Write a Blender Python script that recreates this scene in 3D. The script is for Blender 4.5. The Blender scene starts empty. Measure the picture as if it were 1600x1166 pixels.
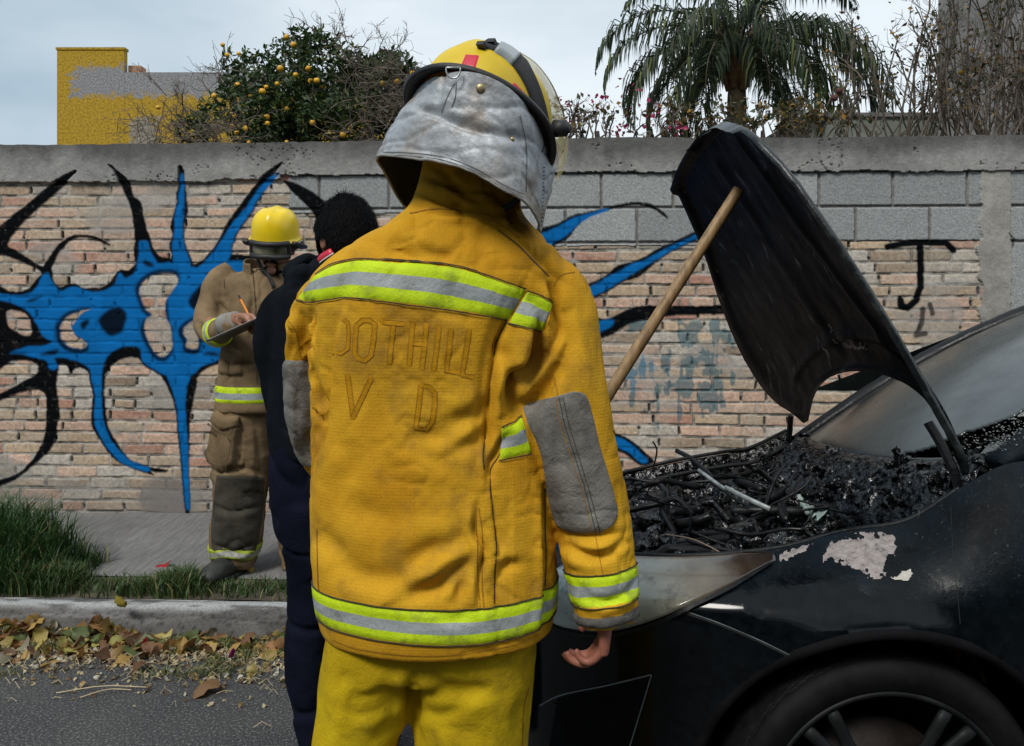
import bpy, bmesh, math, random
import numpy as np
from mathutils import Vector, Matrix, noise as mnoise
from mathutils.bvhtree import BVHTree
R = math.radians
S = bpy.context.scene
COL = S.collection
F, CX, HY, CH = 1300.0, 800.0, 460.0, 1.39      # focal length in photo pixels, centre, horizon row, eye height

# ---------------------------------------------------------------- camera
cam = bpy.data.cameras.new('camera'); cam_o = bpy.data.objects.new('camera', cam); COL.objects.link(cam_o)
cam_o.location = (0, 0, CH); cam_o.rotation_euler = (R(90), 0, 0)
cam.sensor_width = 36.0; cam.lens = F / 1600 * 36; cam.shift_y = -(583 - HY) / 1600
cam.clip_start = 0.05; cam.clip_end = 3000
S.camera = cam_o
# ---------------------------------------------------------------- world
W = bpy.data.worlds.new('World'); S.world = W; W.use_nodes = True
nt = W.node_tree; nt.nodes.clear()
def wn(t, **k):
    n = nt.nodes.new(t)
    for a, b in k.items(): setattr(n, a, b)
    return n
SUN_EL, SUN_AZ = R(48), R(-150)
sky = wn('ShaderNodeTexSky', sky_type='NISHITA', sun_disc=False, sun_elevation=SUN_EL, sun_rotation=SUN_AZ, air_density=1.0, dust_density=3.0)
bg = wn('ShaderNodeBackground'); bg.inputs['Strength'].default_value = 0.1
out = wn('ShaderNodeOutputWorld'); tc = wn('ShaderNodeTexCoord')
mp = wn('ShaderNodeMapping'); mp.inputs['Scale'].default_value = (1, 1, 2.6)
nz = wn('ShaderNodeTexNoise'); nz.inputs['Scale'].default_value = 1.5; nz.inputs['Detail'].default_value = 5; nz.inputs['Roughness'].default_value = .5
cr = wn('ShaderNodeValToRGB')
cr.color_ramp.elements[0].position = .33; cr.color_ramp.elements[0].color = (2.3, 3.4, 4.3, 1)
cr.color_ramp.elements[1].position = .68; cr.color_ramp.elements[1].color = (6.9, 7.5, 7.9, 1)
sx = wn('ShaderNodeSeparateXYZ')
gx = wn('ShaderNodeMapRange'); gx.inputs['From Min'].default_value = -.75; gx.inputs['From Max'].default_value = .5
gx.inputs['To Min'].default_value = -.16; gx.inputs['To Max'].default_value = .22
ad = wn('ShaderNodeMath', operation='ADD')
mxs = wn('ShaderNodeMixRGB'); mxs.inputs['Fac'].default_value = .9
L = nt.links.new
L(tc.outputs['Generated'], mp.inputs['Vector']); L(mp.outputs['Vector'], nz.inputs['Vector'])
L(tc.outputs['Generated'], sx.inputs['Vector']); L(sx.outputs['X'], gx.inputs['Value'])
L(nz.outputs['Fac'], ad.inputs[0]); L(gx.outputs['Result'], ad.inputs[1]); L(ad.outputs[0], cr.inputs['Fac'])
L(sky.outputs['Color'], mxs.inputs['Color1']); L(cr.outputs['Color'], mxs.inputs['Color2'])
L(mxs.outputs['Color'], bg.inputs['Color']); L(bg.outputs['Background'], out.inputs['Surface'])
# ---------------------------------------------------------------- sun behind thin cloud
sl = bpy.data.lights.new('sun', 'SUN'); sl.energy = 2.0; sl.angle = R(16); sl.color = (1.0, .96, .9)
so = bpy.data.objects.new('sun', sl); COL.objects.link(so)
sd = Vector((math.cos(SUN_EL) * math.sin(SUN_AZ), math.cos(SUN_EL) * math.cos(SUN_AZ), math.sin(SUN_EL)))
so.rotation_euler = sd.to_track_quat('Z', 'Y').to_euler(); so.location = (0, 0, 12)
S.render.engine = 'CYCLES'
S.view_settings.view_transform = 'Standard'; S.view_settings.look = 'None'; S.view_settings.gamma = 1
S.view_settings.exposure = 0.38

# ---------------------------------------------------------------- helpers
def P(px, py, d): return np.array([(px - CX) / F * d, d, CH - (py - HY) / F * d])
def to_px(v):
    v = np.asarray(v, float); return np.stack([CX + F * v[..., 0] / v[..., 1], HY - F * (v[..., 2] - CH) / v[..., 1]], -1)
def srgb(r, g, b):
    f = lambda c: (c / 255 / 12.92) if c / 255 <= .04045 else ((c / 255 + .055) / 1.055) ** 2.4
    return (f(r), f(g), f(b))
def tag(o, label=None, cat=None, group=None, kind=None):
    if label: o['label'] = label
    if cat: o['category'] = cat
    if group: o['group'] = group
    if kind: o['kind'] = kind
    return o
def empty(name, loc=(0, 0, 0), label=None, cat=None, group=None, kind=None):
    o = bpy.data.objects.new(name, None); COL.objects.link(o); o.location = loc; o.empty_display_size = .1
    return tag(o, label, cat, group, kind)
def link_mesh(name, me, mats, parent=None, smooth=True):
    o = bpy.data.objects.new(name, me); COL.objects.link(o)
    for m in (mats if isinstance(mats, (list, tuple)) else [mats]): me.materials.append(m)
    if smooth: me.polygons.foreach_set('use_smooth', [True] * len(me.polygons))
    if parent is not None:
        o.parent = parent; o.matrix_parent_inverse = Matrix.Translation(-Vector(world_loc(parent)))
    return o
def world_loc(p):
    l = Vector(p.location) if p.type == 'EMPTY' else Vector((0, 0, 0))
    q = p
    return l
def mesh_np(name, V, Fq, mats, parent=None, col=None, smooth=True, mi=None):
    """V (n,3); Fq list of faces or (m,4) array; col (n,3) colour attribute 'col'"""
    me = bpy.data.meshes.new(name)
    V = np.asarray(V, np.float32)
    if isinstance(Fq, np.ndarray) and Fq.ndim == 2:
        m, k = Fq.shape
        me.vertices.add(len(V)); me.vertices.foreach_set('co', V.ravel())
        me.loops.add(m * k); me.loops.foreach_set('vertex_index', Fq.astype(np.int32).ravel())
        me.polygons.add(m); me.polygons.foreach_set('loop_start', np.arange(0, m * k, k, dtype=np.int32))
        me.polygons.foreach_set('loop_total', np.full(m, k, np.int32))
        me.update(calc_edges=True)
    else:
        me.from_pydata([tuple(map(float, v)) for v in V], [], [tuple(int(i) for i in f) for f in Fq]); me.update()
    if col is not None:
        a = me.color_attributes.new('col', 'FLOAT_COLOR', 'POINT')
        c = np.ones((len(V), 4), np.float32); c[:, :3] = col; a.data.foreach_set('color', c.ravel())
    if mi is not None: me.polygons.foreach_set('material_index', np.asarray(mi, np.int32))
    return link_mesh(name, me, mats, parent, smooth)
class MB:
    def __init__(s): s.v = []; s.f = []; s.c = []; s.n = 0
    def add(s, V, Fc, c=None):
        V = np.asarray(V, float); s.v.append(V); s.f += [tuple(i + s.n for i in f) for f in Fc]
        if c is not None: s.c.append(np.broadcast_to(np.asarray(c, float), (len(V), 3)))
        s.n += len(V); return s
    def box(s, c, sz, rot=None, col=None, jit=0):
        V = np.array([[x, y, z] for x in (-.5, .5) for y in (-.5, .5) for z in (-.5, .5)]) * np.asarray(sz, float)
        if jit: V = V + np.random.uniform(-jit, jit, V.shape)
        if rot is not None: V = V @ np.array(rot).T
        return s.add(V + np.asarray(c, float), [(0, 1, 3, 2), (4, 6, 7, 5), (0, 4, 5, 1), (2, 3, 7, 6), (0, 2, 6, 4), (1, 5, 7, 3)], col)
    def tube(s, pts, rad, n=8, col=None, cap=True, flat=1.0, side=None):
        V, Fc = tube_geo(pts, rad, n, cap, flat, side); return s.add(V, Fc, col)
    def build(s, name, mat, parent=None, smooth=False):
        V = np.concatenate(s.v) if s.v else np.zeros((0, 3))
        return mesh_np(name, V, s.f, mat, parent, np.concatenate(s.c) if s.c else None, smooth)
def nrm(v): v = np.asarray(v, float); return v / (np.linalg.norm(v) + 1e-12)
def tube_geo(pts, rad, n=8, cap=True, flat=1.0, side=None):
    pts = np.asarray(pts, float); m = len(pts)
    rad = np.broadcast_to(np.asarray(rad, float), (m,)) if np.ndim(rad) < 2 else np.asarray(rad, float)
    T = np.gradient(pts, axis=0); T /= np.linalg.norm(T, axis=1)[:, None] + 1e-12
    ref = np.asarray(side, float) if side is not None else (np.array([0, 0, 1.]) if abs(T[0][2]) < .9 else np.array([1., 0, 0]))
    V = []; a = np.linspace(0, 2 * np.pi, n, endpoint=False)
    for i in range(m):
        A = nrm(ref - T[i] * ref.dot(T[i])); B = np.cross(T[i], A)
        ra, rb = (rad[i] if np.ndim(rad[i]) else (rad[i], rad[i] * flat))
        if side is None: ref = A
        V.append(pts[i] + np.outer(np.cos(a) * ra, A) + np.outer(np.sin(a) * rb, B))
    V = np.concatenate(V); Fc = []
    for i in range(m - 1):
        for j in range(n):
            k = (j + 1) % n; Fc.append((i * n + j, i * n + k, (i + 1) * n + k, (i + 1) * n + j))
    if cap: Fc.append(tuple(range(n - 1, -1, -1))); Fc.append(tuple((m - 1) * n + j for j in range(n)))
    return V, Fc
def spline(pts, n):
    """Catmull-Rom through rows of pts, n samples"""
    p = np.asarray(pts, float); m = len(p)
    q = np.vstack([2 * p[0] - p[1], p, 2 * p[-1] - p[-2]])
    t = np.linspace(0, m - 1 - 1e-9, n); i = t.astype(int); u = (t - i)[:, None]
    a, b, c, d = q[i], q[i + 1], q[i + 2], q[i + 3]
    return .5 * (2 * b + (c - a) * u + (2 * a - 5 * b + 4 * c - d) * u ** 2 + (3 * b - a - 3 * c + d) * u ** 3)
def grid_faces(nu, nv, wrap=False):
    """verts index i*nv+j ; i in nu, j in nv ; wrap in j"""
    i, j = np.meshgrid(np.arange(nu - 1), np.arange(nv if wrap else nv - 1), indexing='ij')
    k = (j + 1) % nv
    return np.stack([i * nv + j, i * nv + k, (i + 1) * nv + k, (i + 1) * nv + j], -1).reshape(-1, 4)
# value noise in numpy (vectorised, any dimension 2/3)
def vnoise(p, seed=0):
    p = np.asarray(p, float); i = np.floor(p).astype(np.int64); f = p - i; f = f * f * f * (f * (f * 6 - 15) + 10)
    D = p.shape[-1]; out = np.zeros(p.shape[:-1])
    for c in range(2 ** D):
        w = np.ones(p.shape[:-1]); h = np.full(p.shape[:-1], seed * 7919 + 13, np.int64)
        for k in range(D):
            b = (c >> k) & 1
            w = w * (f[..., k] if b else 1 - f[..., k]); h = (h * 374761393 + (i[..., k] + b) * 668265263 + k * 974634) & 0x7fffffff
        h = ((h ^ (h >> 13)) * 1274126177) & 0x7fffffff; h = h ^ (h >> 16)
        out += w * ((h & 0xffff) / 65535.0 * 2 - 1)
    return out
def fbm(p, oct=4, seed=0, gain=.5):
    p = np.asarray(p, float); o = 0; a = 1; t = 0
    for k in range(oct): o = o + a * vnoise(p * 2 ** k + 17.3 * k, seed + k); t += a; a *= gain
    return o / t
def sst(a, b, x): t = np.clip((x - a) / (b - a), 0, 1); return t * t * (3 - 2 * t)
def in_poly(X, Y, poly):
    poly = np.asarray(poly, float); r = np.zeros(X.shape, bool); n = len(poly)
    for a in range(n):
        x0, y0 = poly[a]; x1, y1 = poly[(a + 1) % n]
        if y0 == y1: continue
        c = ((y0 > Y) != (y1 > Y)) & (X < (x1 - x0) * (Y - y0) / (y1 - y0) + x0); r ^= c
    return r
def smooth_poly(poly, k=4):
    p = np.asarray(poly, float); p = np.vstack([p, p[:1]]); m = len(p)
    q = np.vstack([p[-2], p, p[1]]); o = []
    for i in range(m - 1):
        for u in np.linspace(0, 1, k, endpoint=False):
            a, b, c, d = q[i], q[i + 1], q[i + 2], q[i + 3]
            o.append(.5 * (2 * b + (c - a) * u + (2 * a - 5 * b + 4 * c - d) * u ** 2 + (3 * b - a - 3 * c + d) * u ** 3))
    return np.array(o)
def dist_line(X, Y, pl):
    """distance to polyline and parameter 0..1"""
    pl = np.asarray(pl, float); best = np.full(X.shape, 1e9); par = np.zeros(X.shape)
    L_ = np.linalg.norm(np.diff(pl, axis=0), axis=1); cum = np.concatenate([[0], np.cumsum(L_)])
    for a in range(len(pl) - 1):
        d = pl[a + 1] - pl[a]; t = np.clip(((X - pl[a][0]) * d[0] + (Y - pl[a][1]) * d[1]) / (d @ d + 1e-9), 0, 1)
        D = np.hypot(X - pl[a][0] - t * d[0], Y - pl[a][1] - t * d[1]); m = D < best
        best = np.where(m, D, best); par = np.where(m, (cum[a] + t * L_[a]) / cum[-1], par)
    return best, par

# ---------------------------------------------------------------- materials
class NT:
    def __init__(s, name):
        s.m = bpy.data.materials.new(name); s.m.use_nodes = True; s.t = s.m.node_tree; s.t.nodes.clear()
        s.o = s.t.nodes.new('ShaderNodeOutputMaterial'); s.b = s.t.nodes.new('ShaderNodeBsdfPrincipled')
        s.t.links.new(s.b.outputs[0], s.o.inputs[0]); s.tc = s.t.nodes.new('ShaderNodeTexCoord')
    def n(s, t, **k):
        x = s.t.nodes.new(t)
        for a, b in k.items():
            if a in ('operation', 'blend_type', 'wave_type', 'bands_direction', 'feature', 'data_type', 'attribute_name', 'layer_name', 'noise_dimensions', 'invert', 'wave_profile'): setattr(x, a, b)
            else: s.set(x, a, b)
        return x
    def set(s, x, a, b):
        i = x.inputs[a] if not isinstance(a, int) else x.inputs[a]
        if hasattr(b, 'is_linked') or isinstance(b, bpy.types.NodeSocket): s.t.links.new(b, i)
        else: i.default_value = (tuple(b) + (1,)) if (hasattr(b, '__len__') and len(b) == 3 and i.type == 'RGBA') else b
    def noise(s, scale, detail=4, rough=.55, vec=None, dist=0):
        x = s.t.nodes.new('ShaderNodeTexNoise'); x.inputs['Scale'].default_value = scale; x.inputs['Detail'].default_value = detail
        x.inputs['Roughness'].default_value = rough; x.inputs['Distortion'].default_value = dist
        s.t.links.new(vec if vec is not None else s.tc.outputs['Object'], x.inputs['Vector']); return x.outputs['Fac']
    def scaled(s, sc, rot=(0, 0, 0)):
        x = s.t.nodes.new('ShaderNodeMapping'); x.inputs['Scale'].default_value = sc; x.inputs['Rotation'].default_value = rot
        s.t.links.new(s.tc.outputs['Object'], x.inputs['Vector']); return x.outputs['Vector']
    def ramp(s, fac, stops):
        x = s.t.nodes.new('ShaderNodeValToRGB'); e = x.color_ramp.elements
        while len(e) < len(stops): e.new(.5)
        for k, (p, c) in enumerate(stops):
            e[k].position = p; e[k].color = (tuple(c) + (1,)) if hasattr(c, '__len__') else (c, c, c, 1)
        s.t.links.new(fac, x.inputs[0]); return x.outputs[0]
    def mix(s, fac, a, b, mode='MIX'):
        x = s.t.nodes.new('ShaderNodeMixRGB'); x.blend_type = mode
        for i, v in ((0, fac), (1, a), (2, b)):
            if isinstance(v, bpy.types.NodeSocket): s.t.links.new(v, x.inputs[i])
            elif i == 0: x.inputs[0].default_value = v
            else: x.inputs[i].default_value = tuple(v) + (1,) if len(v) == 3 else v
        return x.outputs[0]
    def math(s, op, a, b=0.):
        x = s.t.nodes.new('ShaderNodeMath'); x.operation = op
        for i, v in ((0, a), (1, b)):
            if isinstance(v, bpy.types.NodeSocket): s.t.links.new(v, x.inputs[i])
            else: x.inputs[i].default_value = v
        return x.outputs[0]
    def attr(s, name='col'):
        x = s.t.nodes.new('ShaderNodeAttribute'); x.attribute_name = name; return x.outputs['Color']
    def bump(s, h, st=.3, dist=.01, nrm_=None):
        x = s.t.nodes.new('ShaderNodeBump'); x.inputs['Strength'].default_value = st; x.inputs['Distance'].default_value = dist
        s.t.links.new(h, x.inputs['Height'])
        if nrm_ is not None: s.t.links.new(nrm_, x.inputs['Normal'])
        s.t.links.new(x.outputs[0], s.b.inputs['Normal']); return x.outputs[0]
    def done(s, color=None, rough=None, metal=None, **k):
        if color is not None: s.set(s.b, 'Base Color', color)
        if rough is not None: s.set(s.b, 'Roughness', rough)
        if metal is not None: s.set(s.b, 'Metallic', metal)
        for a, v in k.items(): s.set(s.b, a.replace('_', ' '), v)
        return s.m
def pmat(name, c1, c2=None, scale=8, rough=.7, bump=.2, bscale=None, bdist=.004, metal=0, detail=5, lo=.35, hi=.65, rough2=None, **k):
    m = NT(name); f = m.noise(scale, detail)
    col = m.ramp(f, [(lo, c1), (hi, c2 if c2 is not None else c1)])
    if bump: m.bump(m.noise(bscale or scale * 6, 5), bump, bdist)
    r = rough if rough2 is None else m.ramp(f, [(lo, rough), (hi, rough2)])
    return m.done(col, r, metal, **k)
# ================================================================ SETTING
random.seed(5); np.random.seed(5)
WA = R(-2.8)                                    # the wall and street run 2.8 degrees off the picture plane
U = np.array([math.cos(WA), math.sin(WA), 0]); N = np.array([math.sin(WA), -math.cos(WA), 0])   # along the wall; out of it, to the street
W0 = np.array([0, 4.72, 0])
def wp(s, d, z): return W0 + U * s + N * d + np.array([0, 0, z])
RZ = .12                                        # pavement level above the road
# ---- road, ground
m = NT('asphalt'); f1 = m.noise(120, 3, .7); f2 = m.noise(3.2, 5)
vo = m.n('ShaderNodeTexVoronoi', Scale=150.0); m.t.links.new(m.tc.outputs['Object'], vo.inputs['Vector'])
c = m.ramp(f2, [(.3, (.030, .031, .033)), (.7, (.052, .051, .050))])
c = m.mix(m.ramp(f1, [(.54, 0), (.64, .9)]), c, (.20, .195, .185))
c = m.mix(m.ramp(m.noise(120, 2, .6), [(.30, .7), (.42, 0)]), c, (.012, .012, .013))
m.bump(f1, .6, .006); M_asph = m.done(c, .85)
def quad_sheet(name, s0, s1, d0, d1, z, mat_, ns=2, nd=2, hf=None, **k):
    s = np.linspace(s0, s1, ns); d = np.linspace(d0, d1, nd); SS, DD = np.meshgrid(s, d, indexing='ij')
    V = W0 + SS[..., None] * U + DD[..., None] * N; V[..., 2] = z if hf is None else z + hf(SS, DD)
    return mesh_np(name, V.reshape(-1, 3), grid_faces(ns, nd)[:, ::-1].copy(), mat_, **k)
M_soil = pmat('soil', (.05, .04, .028), (.10, .08, .055), 5, .95, .5)
g = quad_sheet('ground', -400, 400, -400, 400, -.012, M_soil); tag(g, kind='structure')
road = quad_sheet('road', -60, 60, 1.42, 9.2, 0, M_asph); tag(road, kind='structure')
# ---- pavement with brushed concrete
m = NT('brushed_concrete'); f = m.noise(1.7, 6)
st = m.noise(1.0, 3, .6, m.scaled((70, 6, 6), (0, 0, R(38))), 1.2)
c = m.ramp(f, [(.3, (.12, .118, .116)), (.72, (.235, .23, .222))]); c = m.mix(m.ramp(st, [(.42, .55), (.6, 0)]), c, (.085, .083, .08))
c = m.mix(m.ramp(m.noise(90, 2), [(.62, 0), (.72, .6)]), c, (.05, .05, .048))
m.bump(st, .5, .006); M_pave = m.done(c, .9)
pv = quad_sheet('pavement', -14, 14, 0, 1.07, RZ + .003, M_pave, 900, 60, lambda s, d: .006 * fbm(np.stack([s * 2, d * 2], -1), 3, 3)); tag(pv, kind='structure')
sv = quad_sheet('verge', -14, 14, 1.05, 1.318, RZ - .001, M_soil, 600, 20, lambda s, d: .008 * fbm(np.stack([s * 9, d * 9], -1), 3, 5)); tag(sv, kind='structure')
# ---- kerb: rough concrete with a worn pale top
cv, cc = [], []
prof = [(1.315, .08), (1.32, RZ - .008), (1.335, RZ + .002), (1.355, RZ + .003), (1.378, RZ), (1.392, RZ - .012), (1.400, RZ - .04), (1.408, .06), (1.416, .02), (1.422, -.02)]
pr = spline(prof, 26); ss = np.linspace(-9, 9, 1500); A, B = np.meshgrid(ss, np.arange(26), indexing='ij')
dd = pr[B, 0]; zz = pr[B, 1]; nz_ = fbm(np.stack([A * 9, B * .4], -1), 4, 9); big = fbm(np.stack([A * 1.3, B * .15], -1), 3, 4)
dd = dd + .008 * nz_ + .010 * big; zz = zz + .004 * nz_ + .004 * big
V = W0 + A[..., None] * U + dd[..., None] * N; V[..., 2] += zz
wht = sst(-.15, .25, nz_ + big * .9 + .25) * sst(.088, .115, zz) * (dd > 1.30)
base = np.array([.13, .125, .12]) * (1 + .5 * nz_[..., None] + .25 * big[..., None])
pit = (fbm(np.stack([A * 60, B * 1.6], -1), 2, 20) > .42)[..., None]
colr = np.where(pit, base * .45, base); colr = colr * (1 - wht[..., None] * .8) + np.array([.40, .41, .41]) * wht[..., None] * .8
m = NT('kerb_concrete'); m.bump(m.noise(160, 4, .7), .6, .006); M_kerb = m.done(m.mix(1.0, m.attr(), m.ramp(m.noise(140, 3, .7), [(.3, (.6, .6, .6)), (.6, (1.1, 1.1, 1.1))]), 'MULTIPLY'), .9)
kb = mesh_np('kerb', V.reshape(-1, 3), grid_faces(1500, 26)[:, ::-1].copy(), M_kerb, col=np.clip(colr, 0, 1).reshape(-1, 3)); tag(kb, kind='structure')

# ================================================================ THE PAINTED WALL (relief sheet, 4.5 mm)
S0, S1, Z1 = -3.75, 3.45, 2.262
ds = .0045; ns = int((S1 - S0) / ds) + 1; z0 = RZ - .02; nzv = int((Z1 - z0) / ds) + 1
sa = np.linspace(S0, S1, ns); za = np.linspace(z0, Z1, nzv); SS, ZZ = np.meshgrid(sa, za, indexing='ij')
PT = W0 + SS[..., None] * U; PT[..., 2] = ZZ; px = to_px(PT); PX, PY = px[..., 0], px[..., 1]
n2 = lambda fs, fz, o, sd: fbm(np.stack([SS * fs, ZZ * fz], -1), o, sd)
wob = n2(3.5, 9, 3, 1) * .006
ctop = .0655
# courses of bricks
course = (ZZ + wob * .9 + .004 * n2(1.2, 2, 2, 8) - .13) / ctop; ci = np.floor(course).astype(int); cf = course - ci
rng = np.random.RandomState(11); NR = 45
offs = rng.uniform(0, .24, NR); bid = np.zeros(SS.shape, int); bf0 = np.zeros(SS.shape); bf1 = np.zeros(SS.shape)
for r in range(ci.min(), ci.max() + 1):
    mrow = ci == r
    if not mrow.any(): continue
    cuts = [S0 - .3 - offs[r % NR]]
    while cuts[-1] < S1 + .3: cuts.append(cuts[-1] + rng.choice([.235, .24, .225, .25, .13], p=[.3, .28, .2, .12, .1]) + rng.uniform(-.012, .012))
    cuts = np.array(cuts); q = SS[mrow] + .006 * n2(20, 20, 2, 30)[mrow]; k = np.searchsorted(cuts, q) - 1
    bid[mrow] = r * 1000 + k; bf0[mrow] = q - cuts[k]; bf1[mrow] = cuts[k + 1] - q
hb = lambda sd: (lambda h: ((h ^ (h >> 11)) & 0xfff) / 4095.)((bid * 2654435761 + sd * 40503) & 0x7fffffff)
edge_s = np.minimum(bf0, bf1); edge_z = np.minimum(cf, 1 - cf) * ctop
rough_e = n2(45, 60, 3, 12)
edge = np.minimum(edge_s, edge_z) - .0045 - .0035 * rough_e - .003 * (hb(3) - .3)
edge = np.where(hb(4) > .93, edge - .004, edge)
bm_ = sst(-.001, .0045, edge)                                   # 1 on the brick, 0 in the joint
crack = np.exp(-(np.minimum(edge_s - .004, edge_z * 1.0 - .004) / .0028) ** 2) * sst(-.25, .35, n2(14, 14, 3, 33))
vcr = np.exp(-((edge_s - .002) / .005) ** 2) * (n2(5, 16, 2, 41) > .12) * sst(.1, .3, cf) * sst(.1, .3, 1 - cf)
h_br = bm_ * (.004 + .0045 * hb(1) + .0014 * n2(60, 60, 3, 14)) + (1 - bm_) * (.0015 + .003 * n2(25, 25, 4, 15)) - .004 * crack - .010 * vcr
# brick colours
t1, t2 = hb(5), hb(6)
tan = np.array([.32, .24, .165]); pink = np.array([.37, .25, .185]); red = np.array([.29, .16, .115]); grey = np.array([.30, .27, .235]); brown = np.array([.21, .16, .115])
cb = np.where((t1 < .34)[..., None], tan, np.where((t1 < .62)[..., None], pink, np.where((t1 < .75)[..., None], red, np.where((t1 < .9)[..., None], grey, brown))))
cb = cb * (1.1 + .5 * t2)[..., None]
wash = sst(-.25, .45, n2(6, 11, 5, 50))[..., None]
morc = np.array([.43, .40, .35]) * (.84 + .25 * n2(30, 30, 3, 52))[..., None]
cb = cb * (1 - .42 * wash) + np.array([.42, .365, .29]) * .42 * wash
cb = cb * (1 + .35 * n2(80, 80, 3, 53))[..., None]
c_br = cb * bm_[..., None] + morc * (1 - bm_)[..., None]
c_br = c_br * (1 - .9 * np.clip(crack * .95 + vcr, 0, 1))[..., None]
# hollow-block courses
def zpx(py, pxx=900): # height on the wall of a picture row
    d = 4.70; return CH - (py - HY) / F * d
zc = zpx(271); bh = .196; brow = np.where(ZZ > zc - bh, 0, 1); fz = np.where(brow == 0, zc - ZZ, zc - bh - ZZ)
so_ = np.where(brow == 0, .30, .10); fs = np.mod(SS + so_, .402); ed = np.minimum(np.minimum(fs, .402 - fs), np.minimum(np.abs(fz), np.abs(bh - fz))) - .006 - .003 * n2(40, 40, 3, 60)
cm_ = sst(-.001, .004, ed); h_cm = .012 * cm_ + .0016 * n2(190, 190, 2, 61) * cm_ + .003 * n2(30, 30, 3, 62) * (1 - cm_)
bk = np.floor((SS + so_) / .402).astype(int) * 3 + brow; tn = (((bk * 7349 + 31) * 1103515245) & 0xffff) / 65535.
c_cm = (np.array([.27, .285, .285]) * (.85 + .3 * tn)[..., None] * (1 + .42 * n2(210, 210, 2, 63))[..., None]) * cm_[..., None] + (np.array([.165, .16, .15]) * (1 + .3 * n2(25, 25, 3, 64))[..., None]) * (1 - cm_)[..., None]
# plaster cap and pillar
stn = n2(3.0, .8, 4, 70)
h_pl = .02 + .004 * n2(9, 9, 5, 71) + .0012 * n2(90, 90, 3, 72)
c_pl = np.array([.25, .245, .235]) * (1 + .30 * n2(5, 5, 5, 73) + .2 * n2(40, 40, 3, 74))[..., None]
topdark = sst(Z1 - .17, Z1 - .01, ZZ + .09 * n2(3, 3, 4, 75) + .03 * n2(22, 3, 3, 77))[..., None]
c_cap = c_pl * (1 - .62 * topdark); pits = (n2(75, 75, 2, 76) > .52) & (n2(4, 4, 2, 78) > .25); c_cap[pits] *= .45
h_cap = h_pl + .012 - .008 * pits
# ---- which finish is where (limits follow the photo)
capz = np.where(PX < 440, zpx(279), zpx(271)) + .012 * n2(5, 1, 4, 80) + .008 * n2(25, 25, 2, 81)
is_cap = ZZ > capz
right = PX > 452 + 5 * n2(8, 30, 3, 82)
lowz = np.where(PX > 1100, zpx(379), np.where(PX > 700, zpx(384), zpx(332))) + .006 * n2(12, 12, 3, 83)
is_cmu = right & (ZZ > lowz) & ~is_cap
pL = 1530 + 5 * n2(2, 14, 4, 84) * 2; is_pil = (PX > pL) & (PX < 1577 + 3 * n2(2, 14, 3, 85)) & ~is_cap
is_cmu = is_cmu | ((PX >= 1575) & ~is_cap & ~is_pil)
cls = np.full(SS.shape, 2); cls[is_cmu] = 1; cls[is_pil] = 3; cls[is_cap] = 0
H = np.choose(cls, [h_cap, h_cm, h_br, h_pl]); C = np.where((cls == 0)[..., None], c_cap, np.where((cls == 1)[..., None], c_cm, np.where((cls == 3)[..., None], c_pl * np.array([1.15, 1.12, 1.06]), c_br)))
# mortar smears at patches under the blocks and next to spikes
sm_ = sst(.22, .42, n2(2.6, 5, 4, 90) + .55 * np.exp(-((PX - 250) / 45) ** 2 - ((PY - 305) / 22) ** 2) + .5 * np.exp(-((PX - 905) / 70) ** 2 - ((PY - 400) / 16) ** 2)
          + .9 * np.exp(-((PX - 1462) / 26) ** 2 - ((PY - 530) / 60) ** 2)) * (cls == 2)
H = H * (1 - .7 * sm_) + .7 * sm_ * (.009 + .003 * n2(20, 20, 3, 91)); C = C * (1 - .5 * sm_[..., None]) + .5 * sm_[..., None] * np.array([.30, .285, .265])
# foot of the wall: grime and a patched spot
gr = sst(.30, .0, ZZ - RZ + .10 * n2(3, 3, 4, 95))[..., None]; C = C * (1 - .42 * gr) + np.array([.13, .125, .12]) * .42 * gr
sp = (sst(1.15, .6, np.hypot((PX - 262) / 44, (PY - 778) / 34) + .3 * n2(9, 9, 3, 96)))[..., None]; C = C * (1 - .7 * sp) + .7 * sp * np.array([.16, .145, .14]); H = H * (1 - .8 * sp[..., 0]) + .008 * sp[..., 0]
# faded blue and black splashes, right of centre
reg = np.exp(-((PX - 1060) / 120) ** 4 - ((PY - 570) / 120) ** 4)
spl = sst(.44, .60, reg * (.42 + .75 * n2(12, 14, 4, 97) + .55 * n2(34, 4, 3, 98)))[..., None]
C = C * (1 - .72 * spl) + .72 * spl * np.where((n2(3, 3, 2, 99) > .1)[..., None], np.array([.02, .16, .26]), np.array([.04, .12, .15]))
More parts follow.
